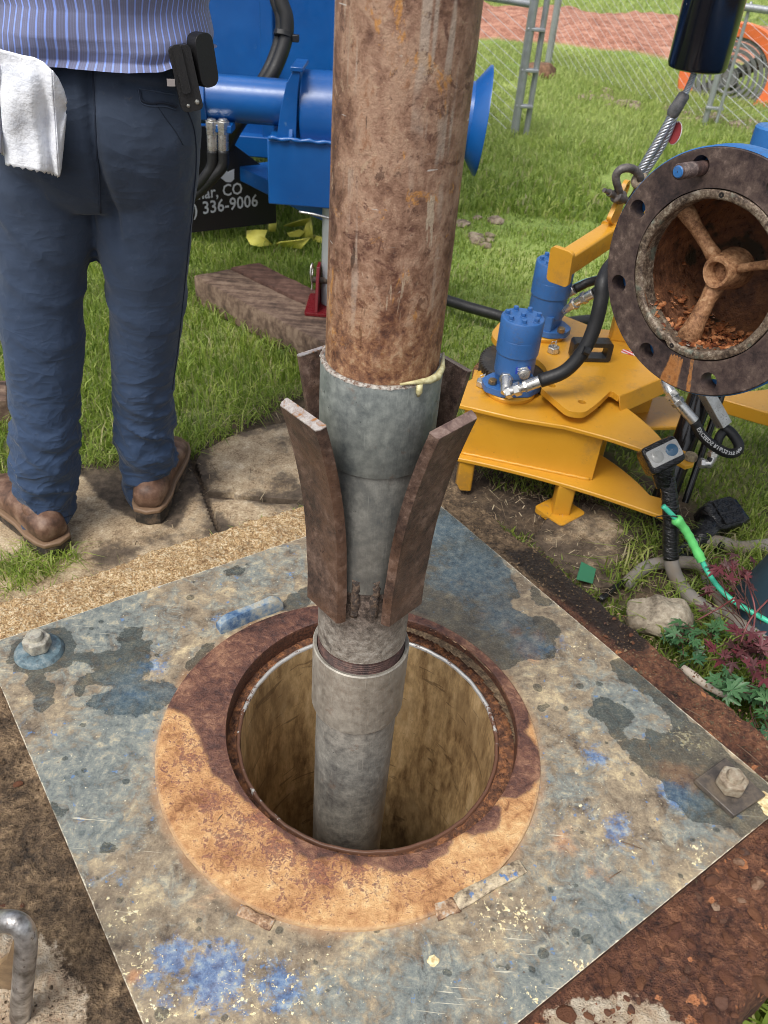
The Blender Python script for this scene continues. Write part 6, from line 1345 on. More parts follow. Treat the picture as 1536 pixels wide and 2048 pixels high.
for z_ in (aty(1045, 212, gp[1])[2], aty(1050, 140, gp[1])[2], aty(1060, 58, gp[1])[2]):
    b = MB(); b.box((gp[0]+.035, gp[1]-.0, z_), (.105, .05, .018)); b.build('gate_hinge', MAT_GALV, fence, smooth=30, bevel=.004)
post(fp, zt1+.2, .030)
def rail(a, c, z, r=.017):
    b = MB(); b.cyl((a[0], a[1], z), (c[0], c[1], z), r, n=12); return b.build('top_rail', MAT_GALV, fence, smooth=40)
lft = np.array([-.6, gp[1]+.9]); lg_ = np.array([gp[0], gp[1]])
rail(lg_, lft, zt1, .020); chainlink(lft, lg_, G+.03, zt1, fence)
g2 = np.array([gp[0]+.075, gp[1]+.02]); f2_ = np.array(fp[:2])
r2 = np.array(rp[:2]); chainlink(f2_, r2, G+.04, zt2, fence); rail(f2_, r2, zt2)
post(rp, zt2+.05, .020); post((rp[0]+.07, rp[1]-.03), zt2, .011, 'tension_bar')
r3 = at(1640, 300, G)[:2]; rail(r2, r3, zt2, .022); chainlink(r2+np.array([.06, -.02]), r3, G+.05, zt2, fence, wr=.0026)
b = MB(); b.box((rp[0]+.035, rp[1]-.015, aty(1420, 215, rp[1])[2]), (.12, .03, .018)); b.build('gate_hinge', MAT_GALV, fence, smooth=30, bevel=.003)
# brown lump of soil at the far post
b = MB(); me = rock_mesh('t', 5, 1, .55, 3, 4); V = np.array([v_.co[:] for v_ in me.vertices]); V *= (1+.12*vnoise(V, 3, 2))[:, None]*.16; q = at(1078, 150, G); b.add(V+np.array([q[0], q[1], G+.02]), [tuple(p_.vertices) for p_ in me.polygons])
tag(b.build('ant_hill', rustm('mound_soil', (.17, .09, .05), (.27, .15, .09), (.09, .05, .03), 20, .95, .8), smooth=60), 'reddish brown soil mound at the foot of the far fence post', 'mound')

# ================================================================== ORANGE BARREL FAN beyond the fence
YF = 7.3
fc = aty(1458, 156, YF); fan = thing('barrel_fan', (fc[0], fc[1]+.1, G), 'orange barrel fan with grey blades standing behind the chain link fence', 'fan')
MAT_ORG = paint('orange_drum', (.78, .17, .05), .45, .35, (.30, .12, .06), 10)
RF = .37; print('fan r', RF, fc)
nf = np.array([-.45, -1, .08]); nf /= np.linalg.norm(nf); MF = fr(fc, nf, (1, -.3, 0))
b = MB(); b.lathe([(RF, -.28), (RF*1.0, 0), (RF*1.03, .012), (RF*1.0, .02), (RF*.76, .0), (RF*.74, -.05), (RF*.80, -.28)][::-1], 64, MF, closed=True); b.build('drum_housing', MAT_ORG, fan, smooth=40)
b = MB(); MAT_GRL = metalm('grey_grille', (.16, .165, .165), .6, .2, 8)
for k in range(1, 15, 2): b.lathe([(RF*.8*k/15-.002, -.02), (RF*.9*k/15+.002, -.02), (RF*.9*k/15+.002, -.016), (RF*.9*k/15-.002, -.016)], 40, MF, closed=True)
b.build('grille', MAT_GRL, fan, smooth=0)['kind'] = 'stuff'
for k in range(4):
    a = k*pi/2+.6; b = MB(); V = []
    for i in range(8):
        r = RF*(.12+.74*i/7); w_ = RF*.10*(1+.5*i/7)
        for s_ in (-1, 1): V.append((r*cos(a)-s_*w_*sin(a), r*sin(a)+s_*w_*cos(a), -.12+s_*.035))
    b.add(ap(MF, V), [(2*i, 2*i+2, 2*i+3, 2*i+1) for i in range(7)]); o_ = b.build('fan_blade', metalm('grey_blade', (.20, .22, .23), .5, .3, 8), fan, smooth=60); o_.modifiers.new('s', 'SOLIDIFY').thickness = .006
b = MB(); b.lathe([(.001, .03), (RF*.14, .03), (RF*.16, 0), (RF*.16, -.14), (.001, -.14)], 28, MF @ fr((0, 0, -.05))); b.build('motor_hub', MAT_GRL, fan, smooth=40)
b = MB()
for s_ in (-1, 1): 
    p = ap(MF, (s_*RF*.75, 0, -.14)); b.tube([p+np.array([0, 0, -RF*.55]), (p[0], p[1], G+.02)], .018, 10)
b.build('stand', MAT_ORG, fan, smooth=40)['kind'] = 'stuff'

# ================================================================== SLING: WEIGHT, WIRE ROPE, SHACKLE
YS = 2.08
cb = aty(1393, 136, YS); R_ = abs(aty(1452, 130, YS)[0]-aty(1336, 120, YS)[0])/2
ball = thing('hoist_weight', tuple(cb), 'glossy black steel hoist weight hanging at the top right above the fan', 'hoist weight')
up_ = aty(1429, 0, YS)-cb; up_ = up_/np.linalg.norm(up_)
m = Mat('chipped_black_gloss'); n1 = m.noise(30, 5, .7); k_ = m.ss(m.noise(70, 5, .75, seed=3), .72, .73); c = m.mix(k_, (.006, .007, .011), (.45, .44, .42)); MAT_BG = m.done(c, m.ss(n1, .3, .7, .10, .22), 0, m.bump(m.noise(5, 2), .15, .01))
b = MB(); Mb = fr(cb-up_*.0, up_, (1, 0, 0)); b.lathe([(.012, -.003), (R_-.009, -.003), (R_-.003, 0), (R_, .008), (R_, .42), (R_-.02, .44), (.012, .45), (.012, .02)], 48, Mb); b.build('weight_body', MAT_BG, ball, smooth=35)
b = MB(); b.lathe([(.0135, -.0042), (.016, -.0048), (.018, -.0042)], 24, Mb); b.build('bore_ring', MAT_BRS, ball, smooth=40)
b = MB(); b.cyl(cb+up_*.43, cb+up_*2.4, .008, n=10); b.build('hoist_line', metalm('steel_rope', (.4, .41, .42), .4, .7), ball, smooth=60)
sling = thing('wire_sling', tuple(aty(1300, 300, YS)), 'silver wire rope sling with dark ferrule running down to the yellow lifting arm', 'wire rope sling')
def rope(P, r, parent, strands=6, name='wire_rope', twist=90):
    Pt = smooth_path(P, 14); Pt = [np.array(p_) for p_ in Pt]; seg = np.r_[0, np.cumsum([np.linalg.norm(Pt[i+1]-Pt[i]) for i in range(len(Pt)-1)])]
    T0 = Pt[1]-Pt[0]; T0 /= np.linalg.norm(T0); X_ = np.cross(T0, [0, 1, 0]); X_ /= np.linalg.norm(X_); b = MB()
    for s_ in range(strands):
        pts = []
        for i, p_ in enumerate(Pt):
            T = Pt[min(i+1, len(Pt)-1)]-Pt[max(i-1, 0)]; T /= np.linalg.norm(T); X1 = X_-T*np.dot(X_, T); X1 /= np.linalg.norm(X1); Y1 = np.cross(T, X1); a = 2*pi*s_/strands+seg[i]*twist
            pts.append(p_+(X1*cos(a)+Y1*sin(a))*r*.62)
        b.tube(pts, r*.42, 7)
    o_ = b.build(name, MAT_ROPE, parent, smooth=180); o_['kind'] = 'stuff'; return o_
MAT_ROPE = metalm('bright_wire_rope', (.55, .57, .60), .35, .85, 200, .5, (.12, .12, .12))
rope([aty(1388, 148, YS), aty(1378, 172, YS), aty(1369, 190, YS)], .0070, sling, twist=150)
b = MB(); b.tube([aty(1371, 186, YS), aty(1368, 191, YS), aty(1346, 226, YS), aty(1342, 233, YS)], [.009, .0135, .0150, .011], 18); b.build('ferrule', rustm('grey_ferrule', (.10, .10, .10), (.16, .15, .15), (.05, .05, .05), 60, .5, .2), sling, smooth=50)
rope([aty(1347, 226, YS), aty(1320, 275, YS), aty(1292, 322, YS), aty(1274, 352, YS)], .0098, sling, twist=120)
rope([aty(1349, 230, YS+.008), aty(1330, 280, YS+.012), aty(1306, 320, YS+.012), aty(1284, 352, YS+.01)], .0098, sling, twist=120)
b = MB(); e0_ = aty(1274, 352, YS); e1_ = aty(1284, 352, YS+.01); b.tube(smooth_path([aty(1278, 344, YS-.004), aty(1268, 362, YS-.012), aty(1275, 372, YS-.016), aty(1286, 364, YS-.01), aty(1288, 348, YS)], 6), .008, 10); b.build('thimble', rustm('thimble_rust', (.20, .15, .10), (.35, .28, .2), (.08, .06, .05), 60, .5), sling, smooth=60)
tc = aty(1350, 266, YS+.01); tagt = thing('load_tag', tuple(tc), 'small red and white oval load tag wired to the sling below the ferrule', 'tag')
Mt = fr(tc, (-.75, -.6, .15), (0.05, .1, 1)); b = MB(); b.poly([(.024*cos(a), .0155*sin(a)) for a in np.linspace(0, 2*pi, 24)[:-1]], (), 0, .0016, Mt); b.build('tag_disc', Mat('tag_red').done((.30, .045, .05), .45), tagt, smooth=40)
b = MB(); b.poly([(.0255*cos(a), .0168*sin(a)) for a in np.linspace(0, 2*pi, 24)[:-1]], (), -.0016, -.0002, Mt); b.build('tag_back', Mat('tag_white').done((.75, .75, .72), .45), tagt, smooth=40)
b = MB(); b.tube([tc+np.array([0, 0, .022]), aty(1349, 240, YS), aty(1352, 232, YS)], .0015, 6); b.build('tag_wire', MAT_ZN, tagt, smooth=60)
# bow shackle
sp = aty(1240, 385, 2.08); sh = thing('bow_shackle', tuple(sp), 'dark grey steel bow shackle joining the sling to the yellow lug', 'shackle')
MAT_SHK = rustm('shackle_grey', (.085, .075, .07), (.15, .13, .12), (.04, .035, .033), 50, .45, .2)
b = MB(); pts = [aty(x_, y_, yy_) for x_, y_, yy_ in ((1236, 398, 2.06), (1239, 385, 2.055), (1234, 368, 2.05), (1232, 352, 2.05), (1240, 340, 2.05), (1256, 336, 2.055), (1272, 342, 2.065), (1281, 356, 2.07), (1278, 372, 2.08), (1270, 388, 2.09), (1262, 400, 2.10))]
b.tube(smooth_path(pts, 5), [.0088+.0012*sin(pi*i/50)**2 for i in range(51)], 14); b.build('bow', MAT_SHK, sh, smooth=180)
b = MB(); a_ = aty(1218, 385, 2.045); c_ = aty(1268, 408, 2.10); b.cyl(a_, c_, .0085, n=16); b.cyl(aty(1230, 390, 2.055), aty(1244, 396, 2.07), .0165, n=18, ch=.003); b.cyl(aty(1208, 380, 2.035), a_, .0055, n=10); b.build('pin', MAT_SHK, sh, smooth=40)

# ================================================================== FLANGED DISCHARGE HEAD
FC = np.array([.475, 1.2745, .6065]); FN = np.array([-.7596, -.6498, .0269]); FT = np.array([.650, -.7599, 0]); RD = .19
MFl = np.eye(4); FT = FT/np.linalg.norm(FT); MFl[:3, 2] = FN/np.linalg.norm(FN); MFl[:3, 0] = FT; MFl[:3, 1] = np.cross(MFl[:3, 2], FT); MFl[:3, 3] = FC
dh = thing('discharge_head', (1.38, 2.05, G), 'blue discharge elbow with big dark rusty eight hole flange facing the pipe', 'pipe flange')
MAT_DBL = paint('discharge_blue', (.035, .17, .45), .4, .5, (.12, .10, .09), 16, bmp=.2)
m = Mat('oxidised_flange_face'); n1 = m.noise(12, 6, .66); n2 = m.noise(70, 7, .72); rb = m.attr('rb'); n4 = m.noise(26, 6, .7, seed=4)
c = m.ramp(m.mul(m.add(n1, n2), .5), [(.38, (.026, .018, .019)), (.47, (.065, .042, .038)), (.55, (.11, .076, .062)), (.64, (.23, .165, .135))])
c = m.mix(m.ss(m.add(rb, m.mul(m.m('SUBTRACT', n4, .5), .5)), .45, .62), c, m.ramp(n2, [(.35, (.30, .11, .03)), (.5, (.44, .19, .06)), (.65, (.20, .10, .05))]))
c = m.mix(m.ss(m.attr('rim'), .5, .9), c, m.ramp(n2, [(.4, (.05, .05, .05)), (.6, (.30, .26, .2))]))
MAT_FACE = m.done(c, m.ss(n2, .3, .7, .45, .7), .1, m.bump(m.add(n2, m.mul(n1, .5)), .5, .002))
# face as polar grid with eight real holes cut through by a boolean
nR = 160; prof = [(RD*.70, -.032), (RD*.70, 0), (RD*.76, .0), (RD*.83, 0), (RD*.9, 0), (RD*.96, 0), (RD-.0015, 0), (RD, -.0015), (RD, -.032)]
b = MB(); b.lathe(prof, nR, MFl, closed=True); me = b.mesh('fl'); fo = bpy.data.objects.new('fl', me); COL.objects.link(fo)
cb_ = MB(); HA = [158.1+45*k for k in range(8)]
for hd in HA: a = radians(hd); cb_.cyl(ap(MFl, (RD*.873*cos(a), RD*.873*sin(a), .02)), ap(MFl, (RD*.873*cos(a), RD*.873*sin(a), -.06)), .0150, n=28)
cm = cb_.mesh('cut'); co_ = bpy.data.objects.new('cut', cm); COL.objects.link(co_)
bo = fo.modifiers.new('b', 'BOOLEAN'); bo.object = co_; bo.operation = 'DIFFERENCE'; bo.solver = 'EXACT'
dg = DG(); me2 = bpy.data.meshes.new_from_object(fo.evaluated_get(dg), depsgraph=dg); bpy.data.objects.remove(fo); bpy.data.objects.remove(co_)
Vf, _ = vcoords(me2); lp = (Vf-FC) @ MFl[:3, :3]
ang = np.degrees(np.arctan2(lp[:, 1], lp[:, 0])) % 360; rbv = np.zeros(len(Vf))
# subdivide so the face can carry wear masks
import bmesh
bm = bmesh.new(); bm.from_mesh(me2); bmesh.ops.triangulate(bm, faces=bm.faces[:]); 
for _ in range(2): bmesh.ops.subdivide_edges(bm, edges=[e_ for e_ in bm.edges if e_.calc_length() > .012], cuts=1, use_grid_fill=False); bmesh.ops.triangulate(bm, faces=bm.faces[:])
bm.to_mesh(me2); bm.free()
Vf, _ = vcoords(me2); lp = (Vf-FC) @ MFl[:3, :3]; r_ = np.hypot(lp[:, 0], lp[:, 1]); ang = np.degrees(np.arctan2(lp[:, 1], lp[:, 0])) % 360
f1_ = np.exp(-((ang-269)/6.5)**2)*1.0*(r_ > RD*.7); f2_2 = np.exp(-((ang-281)/2.2)**2)*.75; f3_ = np.exp(-((ang-258)/3)**2)*.4*(r_ < RD*.9)
me2.vertices.foreach_set('co', (Vf-np.array(ORG[dh.name])).astype(np.float32).ravel()); me2.update()
fobj = MB(); fobj.at = {'rb': np.maximum(np.maximum(f1_, f2_2), f3_), 'rim': np.zeros(len(Vf))}
fl_ = fobj.build('flange', MAT_FACE, dh, smooth=30, me=me2)
# raised worn ring round the bore
m = Mat('worn_brass_ring'); n1 = m.noise(40, 6, .7); n2 = m.noise(160, 5, .7); c = m.ramp(m.mul(m.add(n1, n2), .5), [(.38, (.05, .035, .027)), (.47, (.14, .10, .072)), (.54, (.23, .175, .125)), (.63, (.42, .36, .28))]); c = m.mix(m.ss(m.noise(25, 4, seed=4), .6, .7, 0, .6), c, (.16, .22, .18))
MAT_WRING = m.done(c, .45, .3, m.bump(m.add(n1, n2), .6, .002))
RB = RD*.615; b = MB(); b.lathe([(RB, -.03), (RB, -.003), (RB+.0015, .001), (RB+.004, .0022), (RD*.680, .0022), (RD*.690, .0008), (RD*.690, -.01)], 140, MFl, wob=lambda a, z: (.0005*sin(7*a)+.0003*sin(17*a) if z < .002 else 0)-(.006*math.exp(-((a-4.45)/.05)**2) if z > -.02 else 0)); b.build('bore_ring', MAT_WRING, dh, smooth=50)
# blue rim band: outer edge slightly larger than the face
b = MB(); b.lathe([(RD+.0005, -.002), (RD+.0025, -.005), (RD+.0025, -.034), (RD*.9, -.034)][::-1], 140, MFl); b.build('rim_paint', MAT_DBL, dh, smooth=40)
b = MB(); b.lathe([(RD*.72, -.034), (RD*.73, -.10), (RD*.78, -.22), (RD*.78, -.98)][::-1], 80, MFl); b.build('discharge_pipe', MAT_DBL, dh, smooth=60)
# wet rusty inside
m = Mat('rusty_bore'); n1 = m.noise(16, 6, .68, dist=.4); n2 = m.noise(80, 7, .72); v5 = m.vor(22, 'F1')
c = m.ramp(m.mul(m.add(n1, n2), .5), [(.36, (.05, .022, .014)), (.46, (.15, .065, .035)), (.56, (.30, .13, .06)), (.68, (.46, .22, .10))]); c = m.mix(m.ss(m.noise(14, 4, seed=9), .60, .68, 0, .85), c, (.018, .026, .014))
MAT_BORE = m.done(c, m.ss(n2, .35, .65, .25, .65), 0, m.bump(m.add(n1, n2), .8, .005))
b = MB(); b.lathe([(RB, -.003), (RB+.004, -.02), (RB+.013, -.05), (RB+.015, -.10), (RB+.010, -.19), (RB*.7, -.235), (.001, -.25)], 90, MFl, wob=lambda a, z: .002*sin(5*a+z*40)*(z < -.03)); b.build('bore_wall', MAT_BORE, dh, smooth=60)
# spider: hub and three tapered arms
m = Mat('tan_rust_spider'); n1 = m.noise(30, 6, .7); n2 = m.noise(160, 5, .7); c = m.ramp(m.mul(m.add(n1, n2), .5), [(.38, (.12, .05, .022)), (.47, (.30, .145, .066)), (.55, (.46, .25, .125)), (.64, (.62, .40, .23))]); MAT_SPI = m.done(c, .7, 0, m.bump(m.add(n1, n2), .6, .003))
spd = -.050
def _hubp():
    r = _ray(1424, 546); o = ap(MFl, (0, 0, spd)); t = np.dot(o-CP, FN)/np.dot(r, FN); q = (CP+r*t-FC) @ MFl[:3, :3]; return q
hq = _hubp(); print('hub local', hq)
Mh_ = MFl @ fr((hq[0]*.6, hq[1]*.6, spd)); 
b = MB(); b.lathe([(.0155, -.055), (.0165, -.004), (.0185, .001), (.0235, .002), (.0265, -.003), (.030, -.02), (.034, -.055)][::-1], 40, Mh_, wob=lambda a, z: .0008*sin(3*a)); b.lathe([(.0165, -.022), (.001, -.024)], 30, Mh_); b.build('hub', MAT_SPI, dh, smooth=50)
for ad, r0, r1 in ((141, .0115, .0120), (28, .007, .008), (263, .0140, .0160)):
    a = radians(ad); hc_ = np.array([hq[0]*.6, hq[1]*.6, 0]); pts = [hc_+np.array([.020*cos(a), .020*sin(a), spd-.018]), hc_+np.array([.05*cos(a), .05*sin(a), spd-.014])]
    pe = np.array([(RB+.006)*cos(a), (RB+.006)*sin(a), spd+.012]); pts += [pts[-1]*.5+pe*.5, pe]
    b = MB(); b.tube([ap(MFl, p_) for p_ in pts], [r0*1.2, r0*.95, r1*.95, r1*1.35], 16); b.build('spider_arm', MAT_SPI, dh, smooth=180)
# flakes of wet rust on the floor of the bore
MAT_FLK = Mat('wet_rust_flake'); m = MAT_FLK; oi = m.noise(55, 2); MAT_FLK = m.done(m.ramp(oi, [(.35, (.07, .02, .012)), (.5, (.26, .09, .035)), (.62, (.50, .22, .10))]), .22)
b = MB()
for i in range(420):
    a = radians(rnd.gauss(270, 24)); z_ = rnd.uniform(-.17, -.004); r = RB+.004-.004*rnd.random()+(.008 if z_ < -.05 else 0); p_ = ap(MFl, (r*cos(a), r*sin(a), z_)); s_ = rnd.uniform(.002, .0095)
    nrm_ = np.array([rnd.gauss(0, .35), rnd.gauss(0, .35), 1]); Mk = fr(p_+np.array([0, 0, .002]), nrm_, (cos(i), sin(i), 0)); k = rnd.randint(4, 6); b.poly([(s_*rnd.uniform(.6, 1)*cos(2*pi*j/k), s_*rnd.uniform(.6, 1)*sin(2*pi*j/k)) for j in range(k)], (), 0, .0009, Mk)
b.build('rust_flakes', MAT_FLK, dh, smooth=0)['kind'] = 'stuff'
# one long stud left in its hole
a = radians(HA[7]+360-0) if False else radians(113.1); 
sc_ = np.array([RD*.873*cos(a), RD*.873*sin(a)])
b = MB(); b.cyl(ap(MFl, (sc_[0]+.002, sc_[1]-.003, -.05)), ap(MFl, (sc_[0]+.002, sc_[1]-.003, .058)), .0108, n=28, ch=.002); st1 = b.build('stud', rustm('stud_rust', (.075, .045, .04), (.15, .09, .075), (.035, .025, .022), 60, .55, .4), dh, smooth=40)
b = MB(); 
for i in range(14): b.lathe([(.0108, -.0012), (.0118, 0), (.0108, .0012)], 28, MFl @ fr((sc_[0]+.002, sc_[1]-.003, .024+.0024*i)))
b.build('stud_thread', rustm('stud_thread_rust', (.09, .06, .055), (.2, .15, .13), (.04, .03, .03), 90, .5, .4), st1, smooth=20)['kind'] = 'stuff'
b = MB(); b.lathe([(.001, .0018), (.0075, .0015), (.009, .0)], 24, MFl @ fr((sc_[0]+.002, sc_[1]-.003, .0582))); b.build('stud_end_paint', MAT_DBL, st1, smooth=40)
# small screw holes
b = MB()
for ad in (97, 262): a = radians(ad); b.lathe([(.0042, .0026), (.0040, .0030), (.001, .0028)], 14, MFl @ fr((RD*.655*cos(a), RD*.655*sin(a), 0)))
b.build('screw_hole', Mat('dark_hole').done((.012, .009, .008), .8), dh, smooth=30)['kind'] = 'stuff'
# lifting boss on top, elbow and riser to the ground outside the frame
bs = aty(1545, 275, 1.40); b = MB(); b.cyl((bs[0]-.0, bs[1], bs[2]-.08), (bs[0], bs[1], bs[2]+.016), .030, n=28, ch=.003); b.build('boss', MAT_DBL, dh, smooth=40)
el_ = [ap(MFl, (0, 0, -.96)), ap(MFl, (0, 0, -1.04)), ap(MFl, (0, 0, -1.12))+np.array([0, 0, -.03]), ap(MFl, (0, 0, -1.18))+np.array([0, 0, -.11]), ap(MFl, (0, 0, -1.20))+np.array([0, 0, -.22])]; lw_ = el_[-1].copy(); lw_[2] = G+.02; el_.append(lw_)
b = MB(); b.tube(smooth_path(el_, 6), RD*.78, 40, cap=False); b.build('elbow', MAT_DBL, dh, smooth=60)
b = MB(); b.cyl((lw_[0], lw_[1], G), (lw_[0], lw_[1], G+.03), .21, n=48, ch=.003); b.build('base_flange', MAT_DBL, dh, smooth=40)
# ================================================================== CABLES, CONNECTORS, CORD
m = Mat('grey_cable_jacket'); n1 = m.noise(60, 5, .6, vec=m.map(scale=(1, 1, .5))); n2 = m.noise(14, 3); MAT_CBL = m.done(m.mix(m.ss(n2, .4, .65), m.mix(n1, (.16, .145, .13), (.27, .25, .23)), (.20, .16, .12)), .7, 0, m.bump(n1, .5, .003))
MAT_TPB = Mat('black_vinyl_tape'); m = MAT_TPB; n1 = m.noise(60, 3, .6, vec=m.map(scale=(.6, .6, 3))); MAT_TPB = m.done((.011, .011, .012), .18, 0, m.bump(n1, .9, .006))
MAT_PBX = metalm('dull_connector_metal', (.42, .42, .40), .35, .6, 50, .4, (.2, .18, .15))
def lumpy(c, d, seed, M=None, amp=.12, sub=3):
    me = rock_mesh('t', seed, 1, 1, sub, 6); V = np.array([v_.co[:] for v_ in me.vertices]); V *= (1+amp*vnoise(V, 2.2, seed))[:, None]; V = V*np.array(d); F = [tuple(p_.vertices) for p_ in me.polygons]; bpy.data.meshes.remove(me)
    b = MB(); b.add(ap(M, V+np.array(c)) if M is not None else V+np.array(c), F); return b
def boxy(d, e=.35, n=14, wob=.004, seed=1):
    """superellipsoid shell: tape wrapped box"""
    V = []; 
    for i in range(n+1):
        ph = -pi/2+pi*i/n
        for j in range(2*n):
            th = pi*j/n; f = lambda t, k=e: abs(t)**k*(1 if t >= 0 else -1)
            V.append((d[0]*f(cos(ph))*f(cos(th)), d[1]*f(cos(ph))*f(sin(th)), d[2]*f(sin(ph))))
    V = np.array(V); V += (wob*vnoise(V, 60, seed))[:, None]*np.sign(V); k = 2*n
    return V, [(i*k+j, i*k+(j+1) % k, (i+1)*k+(j+1) % k, (i+1)*k+j) for i in range(n) for j in range(k)]
K = [aty(1330, 935, 1.50), aty(1338, 985, 1.475), aty(1342, 1040, 1.455), aty(1341, 1090, 1.44), aty(1345, 1135, 1.42), aty(1362, 1172, 1.40)]
K += [at(1392, 1203, G+.035), at(1430, 1225, G+.02), at(1480, 1243, G+.02), at(1560, 1280, G+.02), at(1680, 1330, G+.02)]
cb1 = thing('power_cable', tuple(K[4]), 'thick grey cable standing up from the ground into the taped connector with two windows', 'cable')
b = MB(); b.tube(smooth_path(K, 7), .0165, 16); b.build('cable_jacket', MAT_CBL, cb1, smooth=180)
b = MB(); Kp = smooth_path(K, 7); b.tube([Kp[i] for i in range(0, 26)], [.0178+.0008*sin(i*2.6) for i in range(26)], 14); b.build('tape_wrap', MAT_TPB, cb1, smooth=180)
conn = aty(1322, 912, 1.50)
kx = aty(1352, 890, 1.50)-aty(1296, 918, 1.50); Mk = fr(conn+np.array([0, 0, .0]), np.cross(kx/np.linalg.norm(kx), np.array([.05, .86, .5])) if True else None, kx)
nz_ = np.array([-.05, -.72, .69]); Mk = fr(conn, nz_, kx)
V, F = boxy((.040, .032, .030), .30, 16, .003, 4); b = MB(); b.add(ap(Mk, V-np.array([0, 0, .004])), F); b.tube([ap(Mk, (.0, -.015, -.015)), aty(1325, 940, 1.50), aty(1330, 975, 1.48)], [.030, .026, .019], 16); con1 = b.build('taped_connector', MAT_TPB, cb1, smooth=180)
b = MB(); b.poly(rrect(-.036, -.018, .036, .020, .005), (), .0225, .0285, Mk); b.build('face_plate', MAT_PBX, con1, smooth=30, bevel=.0015)
b = MB(); b.lathe([(.001, .0302), (.011, .0300), (.0135, .0285)], 28, Mk @ fr((.017, .001, 0))); b.build('blue_window', Mat('blue_lens').done((.05, .12, .20), .12), con1, smooth=40)
b = MB(); b.lathe([(.001, .0302), (.0115, .0300), (.0135, .0285)], 28, Mk @ fr((-.017, .001, 0))); b.build('clear_window', Mat('grey_lens').done((.33, .33, .31), .15), con1, smooth=40)
c2_ = thing('taped_plug', tuple(at(1440, 1050, G)), 'loose plug wrapped in shiny black tape lying on the mud by the green cord', 'plug')
q = at(1440, 1035, G+.045); V, F = boxy((.055, .042, .036), .42, 16, .006, 9); b = MB(); Mq = fr(q, (.15, -.35, .9), (.9, .45, 0)); b.add(ap(Mq, V), F); b.tube([ap(Mq, (-.02, 0, 0)), at(1405, 1075, G+.03), at(1370, 1100, G+.02)], [.036, .028, .018], 14)
b.build('tape_body', MAT_TPB, c2_, smooth=180)
b = MB(); b.poly(rrect(-.028, -.034, .030, .034, .006), (), .0335, .038, Mq); b.build('plug_face', MAT_TPB, c2_, smooth=30, bevel=.002)
def cable(P, r, label, mat=MAT_CBL, name='power_cable', cat='cable'):
    b = MB(); b.tube(smooth_path(P, 8), r, 14); return tag(b.build(name, mat, smooth=180), label, cat)
cable([at(1370, 1100, G+.02), at(1395, 1082, G+.03), at(1440, 1085, G+.03), at(1480, 1095, G+.02), at(1536, 1090, G+.02), at(1640, 1080, G+.02)], .0165, 'grey cable running right from the loose black plug')
cable([at(1250, 1170, G+.012), at(1290, 1135, G+.02), at(1340, 1125, G+.03), at(1400, 1130, G+.04), at(1420, 1165, G+.03), at(1450, 1215, G+.03), at(1480, 1250, G+.045), at(1600, 1330, G+.03)], .0150, 'grey cable looping on the mud behind the pale rock')
cable([at(1200, 1200, G+.01), at(1240, 1168, G+.015), at(1290, 1140, G+.02), at(1340, 1120, G+.02), at(1400, 1100, G+.015)], .008, 'thin black cable half buried in straw beside the plinth', MAT_TPB)
for k, P in enumerate(([(1350, 1112, .03), (1375, 1088, .03), (1420, 1080, .03), (1445, 1096, .03)],)):
    b = MB(); b.tube(smooth_path([at(x_, y_, G+z_) for x_, y_, z_ in P], 6), .013, 10, sq=.6); tag(b.build('tape_scrap', MAT_TPB, smooth=180), 'crumpled strip of black tape under the loose plug', 'tape')
m = Mat('mint_green_cord'); MAT_CORD = m.done((.06, .52, .33), .4, 0, m.bump(m.noise(200, 2), .1, .001)); MAT_CORDT = Mat('lime_tape').done((.14, .62, .17), .42)
GCp = [aty(1326, 1012, 1.43), aty(1350, 1036, 1.425), aty(1372, 1062, 1.42), aty(1395, 1105, 1.40), aty(1418, 1148, 1.37), aty(1440, 1178, 1.33), aty(1470, 1204, 1.30), aty(1510, 1228, 1.27), aty(1560, 1255, 1.24), at(1700, 1330, G+.01)]
cord = thing('green_cord', tuple(GCp[3]), 'mint green plastic cord with lime tape tied to the standing grey cable', 'cord')
gp_ = smooth_path(GCp, 8); b = MB(); b.tube(gp_, .0058, 12); b.build('cord_line', MAT_CORD, cord, smooth=180)
b = MB(); b.tube(gp_[8:28], [.0082+.0022*abs(sin(i*1.1))+(.003 if i in (1, 2, 3, 17) else 0) for i in range(20)], 9); b.build('lime_tape_wrap', MAT_CORDT, cord, smooth=60)
b = MB(); a_ = GCp[0]; b.tube(smooth_path([aty(1312, 1034, 1.43), aty(1330, 1031, 1.425), aty(1352, 1033, 1.42), aty(1356, 1036, 1.43)], 5), .0016, 6); b.build('zip_tie', MAT_BLK, cord, smooth=60)
sc = at(1168, 1152, G+.02); b = MB(); b.poly([(-.022, -.02), (.016, -.026), (.026, .012), (-.008, .026)], (), 0, .003, fr((sc[0], sc[1], G+.03), (.1, -.4, .9))); tag(b.build('plastic_scrap', Mat('green_plastic').done((.03, .16, .08), .45), smooth=0, bevel=.0005), 'small dark green plastic scrap on the mud beside the plinth', 'scrap')
# dark blue tub cut off by the right edge of the photo
tb = aty(1625, 1150, 1.32); b = MB(); b.lathe([(.14, 0), (.135, .01), (.10, .14), (.07, .27), (.066, .28), (.001, .282)], 40, fr((tb[0]+.0, tb[1], G), (-.0, 0, 1))); tag(b.build('plastic_tub', paint('dark_blue_plastic', (.022, .045, .065), .4, .5, (.10, .085, .07), 14), smooth=40), 'dark blue plastic tub cut off by the right edge behind the red leaves', 'tub')
